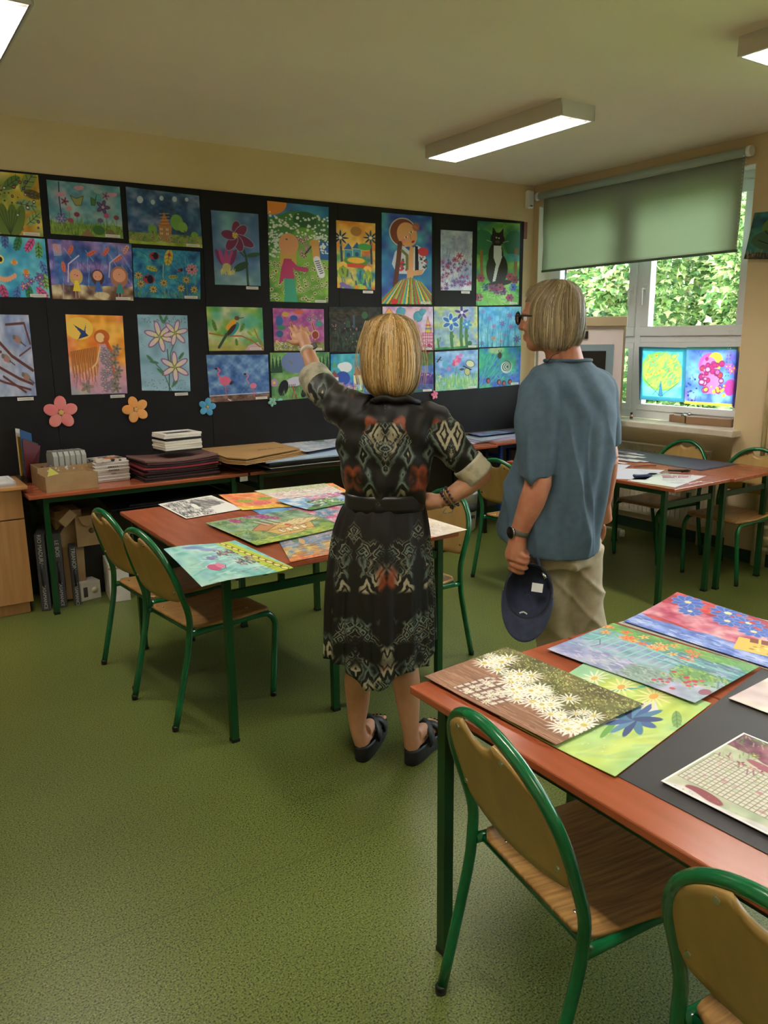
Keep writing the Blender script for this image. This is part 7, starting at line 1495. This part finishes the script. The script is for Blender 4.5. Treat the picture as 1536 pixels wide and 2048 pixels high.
# smart watch on the raised wrist, bracelets on the other
d2 = (eL-kL).normalized(); wp_ = kL+d2*.015
def band(c, d, r_, h_, m_, nm, par, O):
    d = d.normalized(); x_ = d.cross(Vector((0, 0, 1))).normalized(); y_ = d.cross(x_); R_ = Matrix((x_, y_, d)).transposed()
    return MB().lathe([(r_, -h_/2), (r_+.002, -h_/2+.001), (r_+.002, h_/2-.001), (r_, h_/2)], c-O, 24, R_).build(nm, m_, par)
wt = band(wp_, d2, .0285, .018, mat('white_watch_strap', '#d8d0c8', .5), 'watch', woman, OW)
MB().box((-.018, -.016, -.006), (.018, .016, .006), R=Matrix((d2, wf.cross(d2).normalized(), (wl*.6-wf*.3+Vector((0, 0, .8))).normalized())).transposed(), c=tuple(wp_-OW+wl*.020+Vector((0, 0, .020))), bev=.003).build('watch_case', M['black'], wt)
for k, (tt, c, r_) in enumerate([(.10, '#1a1618', .0045), (.17, '#8a7a50', .0028), (.24, '#20202a', .004)]):
    cc = kR.lerp(eR, tt); dd = (eR-kR).normalized(); x_ = dd.cross(Vector((0, 0, 1))).normalized(); y_ = dd.cross(x_); P = []
    for q in range(17): a = 2*PI*q/16; P.append(cc+(x_*math.cos(a)+y_*math.sin(a))*(.033+.003*tt*10)+Vector((0, 0, -.006))-OW)
    m = MB()
    if k == 1: m.tube(P, r_, 6)
    else:
        for p in P[:-1]: m.ell(p, (r_*1.25,)*3, nu=8, nv=6)
    m.build('bracelet', mat('bracelet_%d' % k, c, .3, metal=.6 if k == 1 else 0), woman)
MB().tube([kR.lerp(eR, .1)+Vector((0, 0, -.036))-OW, kR.lerp(eR, .0)+Vector((.0, 0, -.044))-OW, kR.lerp(eR, .1)+wl*.02+Vector((0, 0, -.05))-OW, kR.lerp(eR, .25)+Vector((0, 0, -.045))-OW], .002, 6, sub=3).build('charm', M['steel'], woman)
ti = W(866, 1002, -.026)-OW; MB().tube([ti+Vector((-.005, -.003, .004)), ti+Vector((.002, -.004, -.003)), ti+Vector((.006, -.003, .005))], .0012, 5).build('wrist_tattoo', mat('tattoo_ink', '#4a3a38', .6), woman)
prof_w = [(0, .132), (.045, .128), (.080, .110), (.101, .070), (.110, .015), (.1125, -.035), (.107, -.080), (.098, -.112), (.081, -.135), (.058, -.151), (.036, -.160)]
hair('hair', hc-OW+Vector((0, 0, .004)), waz-.05, prof_w, .95, .95, ['#a87c44', '#cfa566', '#e6c68a', '#b88e4e', '#f0dcae', '#7a5428', '#d8b474'], 6500, 21, woman, face=.95, wd=.0021, wave=.004)
rr = random.Random(5); fl_ = MB()
for k in range(26):
    a = rr.uniform(-1.9, -.9) if k % 3 else rr.uniform(.9, 1.6); P = []
    for j in range(7):
        s = j/6; P.append(hc-OW+wl*math.sin(a)*(.085+.042*math.sin(s*PI*.7)+rr.uniform(0, .004))-wf*math.cos(a)*.09+Vector((0, 0, .115-.22*s)))
    fl_.tube(P, .0006, 4, sub=2)
fl_.build('stray_hair', mat('blonde_strand', '#d8bc84', .4), woman)['kind'] = 'stuff'
# ======== the man in the blue shirt
AM = (2.13, 2.10); mn = Vector((AM[0], AM[1], 0)).normalized(); maz = math.atan2(mn.x, mn.y); ml, mf = axes(maz); OM = Vector((AM[0], AM[1], 0))
def Q(px, py, off=0): return onv(px, py, AM, off)
man = thing('person', 'grey-haired person with glasses in a slate blue shirt and beige trousers', 'person', OM)
hm = Q(1099, 638, 0); haz = math.radians(-30); body = MB()
RM = add_head(body, hm, haz, 1.04, -.02)
nbm = Q(1132, 735, .01); limb(body, [hm+Vector((0, 0, -.05))-axes(haz)[1]*.015, (hm+nbm)/2-axes(haz)[1]*.01, nbm], [.062, .062, .070])
baz = math.radians(0); bl_, bf_ = axes(baz)
def rq(py, xl, xr, a, b, off=0): l_, r_ = Q(xl, py, off), Q(xr, py, off); return ((l_+r_)/2, a, b)
rings(body, spl([rq(760, 1080, 1190, .15, .09), rq(830, 1070, 1210, .17, .11), rq(950, 1050, 1210, .16, .12), rq(1060, 1050, 1200, .16, .12)], 3), bl_, bf_)
sM = Q(1076, 800, -.13); eM = Q(1076, 965, -.19); kM = Q(1037, 1068, -.19)
limb(body, [Q(1100, 775, -.08), sM, (sM+eM)/2, eM], [.060, .060, .054, .048]); limb(body, [eM, Q(1063, 1005, -.20), kM], [.049, .047, .031]); body.ell(eM, (.049, .049, .052))
hM = Q(1032, 1100, -.19); vz = Vector((0, 0, 1))
limb(body, [kM, hM, Q(1028, 1118, -.19)], [.031, .036, .034]); body.ell(Q(1031, 1108, -.19), (.040, .028, .048), Matrix((ml, mf, vz)).transposed(), 18, 12)
for (x0, y0, x1, y1, o_) in [(1034, 1103, 1056, 1117, -.218), (1027, 1116, 1055, 1127, -.220), (1021, 1127, 1053, 1138, -.215), (1018, 1134, 1046, 1147, -.205)]:
    a = Q(x0, y0, o_+.012); c_ = Q(x1, y1, o_+.010); mid = a.lerp(c_, .5)-mf*.010; finger(body, [a, a.lerp(c_, .35)-mf*.010, a.lerp(c_, .75)-mf*.008, c_+mf*.012], .0108)
finger(body, [Q(1046, 1082, -.17), Q(1056, 1096, -.17), Q(1058, 1110, -.175), Q(1056, 1122, -.18)], .0105)
sN = Q(1190, 785, .12); eN = Q(1214, 918, .12); kN = Q(1207, 1008, .19)
limb(body, [Q(1170, 775, .07), sN, (sN+eN)/2, eN], [.060, .058, .050, .044]); limb(body, [eN, eN.lerp(kN, .4), kN], [.044, .042, .028])
hN = Q(1208, 1040, .22); limb(body, [kN, hN], [.028, .034])
for k in range(4):
    p = hN+mf*(-.03+.02*k)-vz*.02; finger(body, [p, p-vz*.03, p-vz*.055-ml*.008, p-vz*.072-ml*.02], .009)
finger(body, [hN-ml*.02-vz*.0, hN-ml*.035-vz*.02, hN-ml*.036-vz*.045], .010)
me = fuse(body, .0048, 5); fin(me, 'body', M['skin_m'], man, OM); eyes(hm-OM, RM, 1.04, man, '5a4a38')
# trousers and shoes
beige = mat('beige_linen', '#b3a68e', .85, '#a89b82', 30, bump=.05, bscale=240)
tm = MB()
rings(tm, spl([rq(1055, 1068, 1186, .145, .105), rq(1090, 1064, 1186, .158, .120), rq(1120, 1068, 1186, .160, .122)], 3), bl_, bf_, 40, 2.2)
def leg(P, R_): limb(tm, P, R_, 8, 28)
leg([Q(1102, 1100, -.01), Q(1104, 1150, -.01), Q(1107, 1210, .0), Q(1112, 1275, .02), Q(1106, 1370, .0), Q(1104, 1445, -.02)], [.092, .092, .082, .074, .072, .074])
leg([Q(1158, 1095, .02), Q(1160, 1140, .02), Q(1165, 1200, .03), Q(1180, 1265, .05), Q(1184, 1350, .03), Q(1186, 1425, .0)], [.092, .090, .078, .072, .070, .072])
me = fuse(tm, .0075, 4)
def tfold(c):
    z = c[:, 2]; la = c@np.array(ml); de = c@np.array(mf)
    return (.010*(1-np.abs(np.sin(z*13+la*14+1.5*np.sin(la*9+z*7))))**3+.009*(1-np.abs(np.sin(z*9-la*20+de*6)))**3+.004*np.sin(la*45+z*9))*np.clip((.98-z)/.12, 0, 1)
displace(me, tfold); fin(me, 'trousers', beige, man, OM)
for (px, py, o_) in ((1104, 1462, -.02), (1186, 1445, .0)):
    a = Q(px, py, o_); a.z = 0; y_ = axes(math.radians(0))[1]; x_ = axes(math.radians(0))[0]; Rz = Matrix((x_, y_, vz)).transposed(); m = MB()
    m.ell(a-OM+y_*-.01+vz*.045, (.04, .06, .045), Rz).ell(a-OM+y_*.09+vz*.038, (.048, .10, .036), Rz).ell(a-OM+vz*.06, (.038, .05, .06), Rz)
    s = fuse(m, .006, 3); s.materials.append(mat('brown_leather', '#4a3a2c', .5)); sh_ = link('shoe', s, man)
    MB().box((-.045, -.075, 0), (.045, .195, .016), R=Rz, c=tuple(a-OM), bev=.006).build('sole', M['black'], sh_)
# shirt
rdg = lambda x, p=3: (1-np.abs(np.sin(x)))**p
sm = MB()
ST = [rq(722, 1094, 1178, .085, .075, .0), rq(738, 1080, 1192, .135, .090, .0), rq(756, 1066, 1212, .178, .105), rq(785, 1058, 1226, .198, .122), rq(840, 1046, 1228, .198, .140), rq(900, 1030, 1224, .194, .158), rq(960, 1015, 1219, .194, .170), rq(1010, 1006, 1210, .196, .176), rq(1058, 1000, 1203, .198, .178), rq(1082, 1002, 1200, .196, .174)]
def shem(u, t):   # shirt tail: longer at the back
    return max(0, u-.8)/.2*(-.035*max(0, -math.sin(t))+.03*abs(math.cos(t))*0+.055*max(0, math.sin(t)))
rings(sm, spl(ST, 4), bl_, bf_, 64, 2.25, shem)
limb(sm, [Q(1110, 772, -.06), Q(1083, 785, -.12), Q(1075, 860, -.155), Q(1072, 953, -.17)], [.085, .082, .078, .074], 8, 28)
limb(sm, [Q(1160, 770, .06), Q(1192, 782, .12), Q(1204, 840, .13), Q(1212, 893, .125)], [.085, .078, .070, .064], 8, 28)
me = fuse(sm, .0055, 5)
def sfold(c):
    q = c-np.array(OM); la = q@np.array(ml); de = q@np.array(mf); z = c[:, 2]; k = np.clip((1.40-z)/.3, 0, 1)
    f = .0065*np.sin(la*40+1.6*np.sin(z*5.5+la*6)+z*3)*k
    f += .017*rdg(la*17+.9*np.sin(z*4.3+la*7)+z*1.3)*k+.011*rdg(la*31-z*2.2+1.1*np.sin(z*6))*k
    f += .005*np.sin(la*97-z*7+de*20)*k
    f += .005*np.sin((z*22+la*30))*np.exp(-((la+.12)/.06)**2)
    f += .0035*np.sin(la*70+z*40)*np.clip((z-1.25)/.15, 0, 1)
    return f*np.clip((z-.80)/.10, .15, 1)
displace(me, sfold); shirt = fin(me, 'shirt', mat('slate_blue_linen', '#435969', .85, '#4b6172', 34, bump=.06, bscale=420), man, OM)
c0, a0, b0 = ST[0]; P = []
for k in range(33):
    t = 2*PI*k/32; ct, st = math.cos(t), math.sin(t); q = (abs(ct)**2.25+abs(st)**2.25)**(-1/2.25); P.append(c0+bl_*(a0*1.0*ct*q)+bf_*(b0*1.0*st*q)-OM+Vector((0, 0, .002)))
MB().tube(P, .007, 8, cap=False).build('shirt_collar', mat('slate_blue_collar', '#3d5160', .85), man)
# glasses
hx_, hy_ = axes(haz); s_ = 1.04; g = MB()
for q in (-1, 1):
    P = []
    for k in range(25):
        a = 2*PI*k/24; P.append(hm-OM+hx_*(q*.034+.027*math.cos(a)*abs(math.cos(a))**-.25 if False else q*.034+.027*math.cos(a))+hy_*.108+vz*(.004+.021*math.sin(a)))
    g.tube(P, .0030, 8)
    g.tube([hm-OM+hx_*q*.061+hy_*.107+vz*.012, hm-OM+hx_*q*.078+hy_*.098+vz*.012, hm-OM+hx_*q*.083+hy_*.03+vz*.010, hm-OM+hx_*q*.082-hy_*.015+vz*.002], .0032, 8, sub=3)
g.tube([hm-OM-hx_*.008+hy_*.110+vz*.008, hm-OM+hx_*.008+hy_*.110+vz*.008], .0025, 8)
gl = g.build('glasses', M['black'], man)
for q in (-1, 1): MB().lathe([(.0255, -.0008), (.0255, .0008)], hm-OM+hx_*q*.034+hy_*.108+vz*.004, 24, Matrix((hx_, vz, hy_)).transposed()).build('lens', M['glass'], gl)
MB().tube([hm-OM+hx_*-.084+hy_*-.02+vz*.0, hm-OM+hx_*-.082+hy_*.03-vz*.055, Q(1118, 700, -.07)-OM, Q(1105, 712, -.075)-OM, Q(1093, 726, -.05)-OM], .0016, 6, sub=4).build('glasses_cord', mat('brown_cord', '#3a1f18', .6), gl)
# hair
prof_m = [(0, .128), (.050, .123), (.085, .100), (.101, .056), (.107, .006), (.1065, -.040), (.101, -.070), (.091, -.094), (.077, -.112), (.060, -.122)]
hair('hair', hm-OM+vz*.006-hy_*.010, haz, prof_m, .86, 1.06, ['#8a775a', '#9c8a68', '#b0a080', '#92805e', '#c4b694', '#6f5f48', '#a08a64'], 5200, 33, man, face=.93, zend=lambda t: 1.0 if t < 1.2 else 1-.17*(t-1.2)/.8, wd=.0021, wave=.006, mname='grey_hair_strands', rag=True)
# wrist watch
d2 = (eM-kM).normalized(); wq = kM+d2*.010
wt = band(wq, d2, .0345, .020, mat('grey_watch_strap', '#5f5c54', .5), 'watch', man, OM)
fc = -(ml*.80+mf*.55).normalized(); xx = d2.cross(fc).normalized(); MB().lathe([(.021, -.004), (.0225, 0), (.0225, .005), (.020, .008)], wq-OM+fc*.034, 28, Matrix((xx, fc.cross(xx), fc)).transposed()).build('watch_case', M['black'], wt)
MB().lathe([(.0226, -.001), (.0236, .001), (.0236, .004), (.0226, .005)], wq-OM+fc*.034, 28, Matrix((xx, fc.cross(xx), fc)).transposed()).build('bezel', M['steel'], wt)
# ======== the cap he holds
cc = Q(1057, 1183, -.235); cap_ = thing('baseball_cap', 'navy baseball cap hanging upside down from the hand of the person in blue', 'cap', cc)
navy = mat('washed_navy_cotton', '#262c44', .85, '#30374f', 40, bump=.04, bscale=300); navyd = mat('navy_lining', '#1a1c28', .9)
ax_ = (ml*1.0).normalized(); dp = (mf*.92+ml*-.05-vz*.38).normalized(); uz = ax_.cross(dp).normalized(); uz = uz if uz.z > 0 else -uz; tilt = Matrix.Rotation(.10, 3, mf)
ax_ = tilt @ ax_; uz = tilt @ uz
vs = []; fs = []; nu, nv = 32, 12
for j in range(nv+1):
    a = (PI/2)*j/nv
    for k in range(nu):
        t = 2*PI*k/nu; r_ = math.cos(a)**.8 if j < nv else 0.0; vs.append(ax_*(.085*r_*math.cos(t))+uz*(.102*r_*math.sin(t))+dp*(.090*math.sin(a)))
for j in range(nv):
    for k in range(nu): fs.append((j*nu+k, j*nu+(k+1) % nu, (j+1)*nu+(k+1) % nu, (j+1)*nu+k))
o = MB().add(vs, fs, True).build('crown', navy, cap_); md = o.modifiers.new('thickness', 'SOLIDIFY'); md.thickness = .003; md.offset = 0
o = MB().tube([ax_*(.083*math.cos(t))+uz*(.100*math.sin(t))+dp*.010 for t in [2*PI*k/32 for k in range(33)]], .006, 8).build('sweatband', navyd, cap_)
vs = []; fs = []; n1, n2 = 20, 8
for i in range(n1+1):
    t = PI+PI*(.03+.94*i/n1)
    for j in range(n2+1):
        q = j/n2; L_ = .082*math.sin((i/n1)*PI)**.55
        p = ax_*(.088*math.cos(t)*(1+.06*q))+uz*(.102*math.sin(t)-L_*q)-dp*(.012*q-.016*q*math.cos(t)**2*1.5)
        vs.append(p)
for i in range(n1):
    for j in range(n2): a = i*(n2+1)+j; fs.append((a, a+1, a+n2+2, a+n2+1))
o = MB().add(vs, fs, True).build('visor', navy, cap_); md = o.modifiers.new('thickness', 'SOLIDIFY'); md.thickness = .004; md.offset = 0
MB().tube([ax_*.028+uz*.098, ax_*.018+uz*.118+dp*-.004, ax_*.004+uz*.135, ax_*-.010+uz*.128, ax_*-.028+uz*.098], .007, 8, sub=4).build('back_strap', navy, cap_)
MB().tube([ax_*.040+uz*.075-dp*.004, ax_*.055+uz*.055-dp*.004], .006, 8).build('buckle', M['steel'], cap_)
MB().box((-.02, -.016, -.001), (.02, .016, .001), R=Matrix((ax_, uz, dp)).transposed(), c=tuple(ax_*.030+uz*.020+dp*.02)).build('white_label', M['white'], cap_)
MB().tube([ax_*-.022-uz*.082+dp*.004, ax_*-.008-uz*.076+dp*.004, ax_*.006-uz*.082+dp*.004], .003, 6, sub=4).build('stitched_mark', M['white'], cap_)
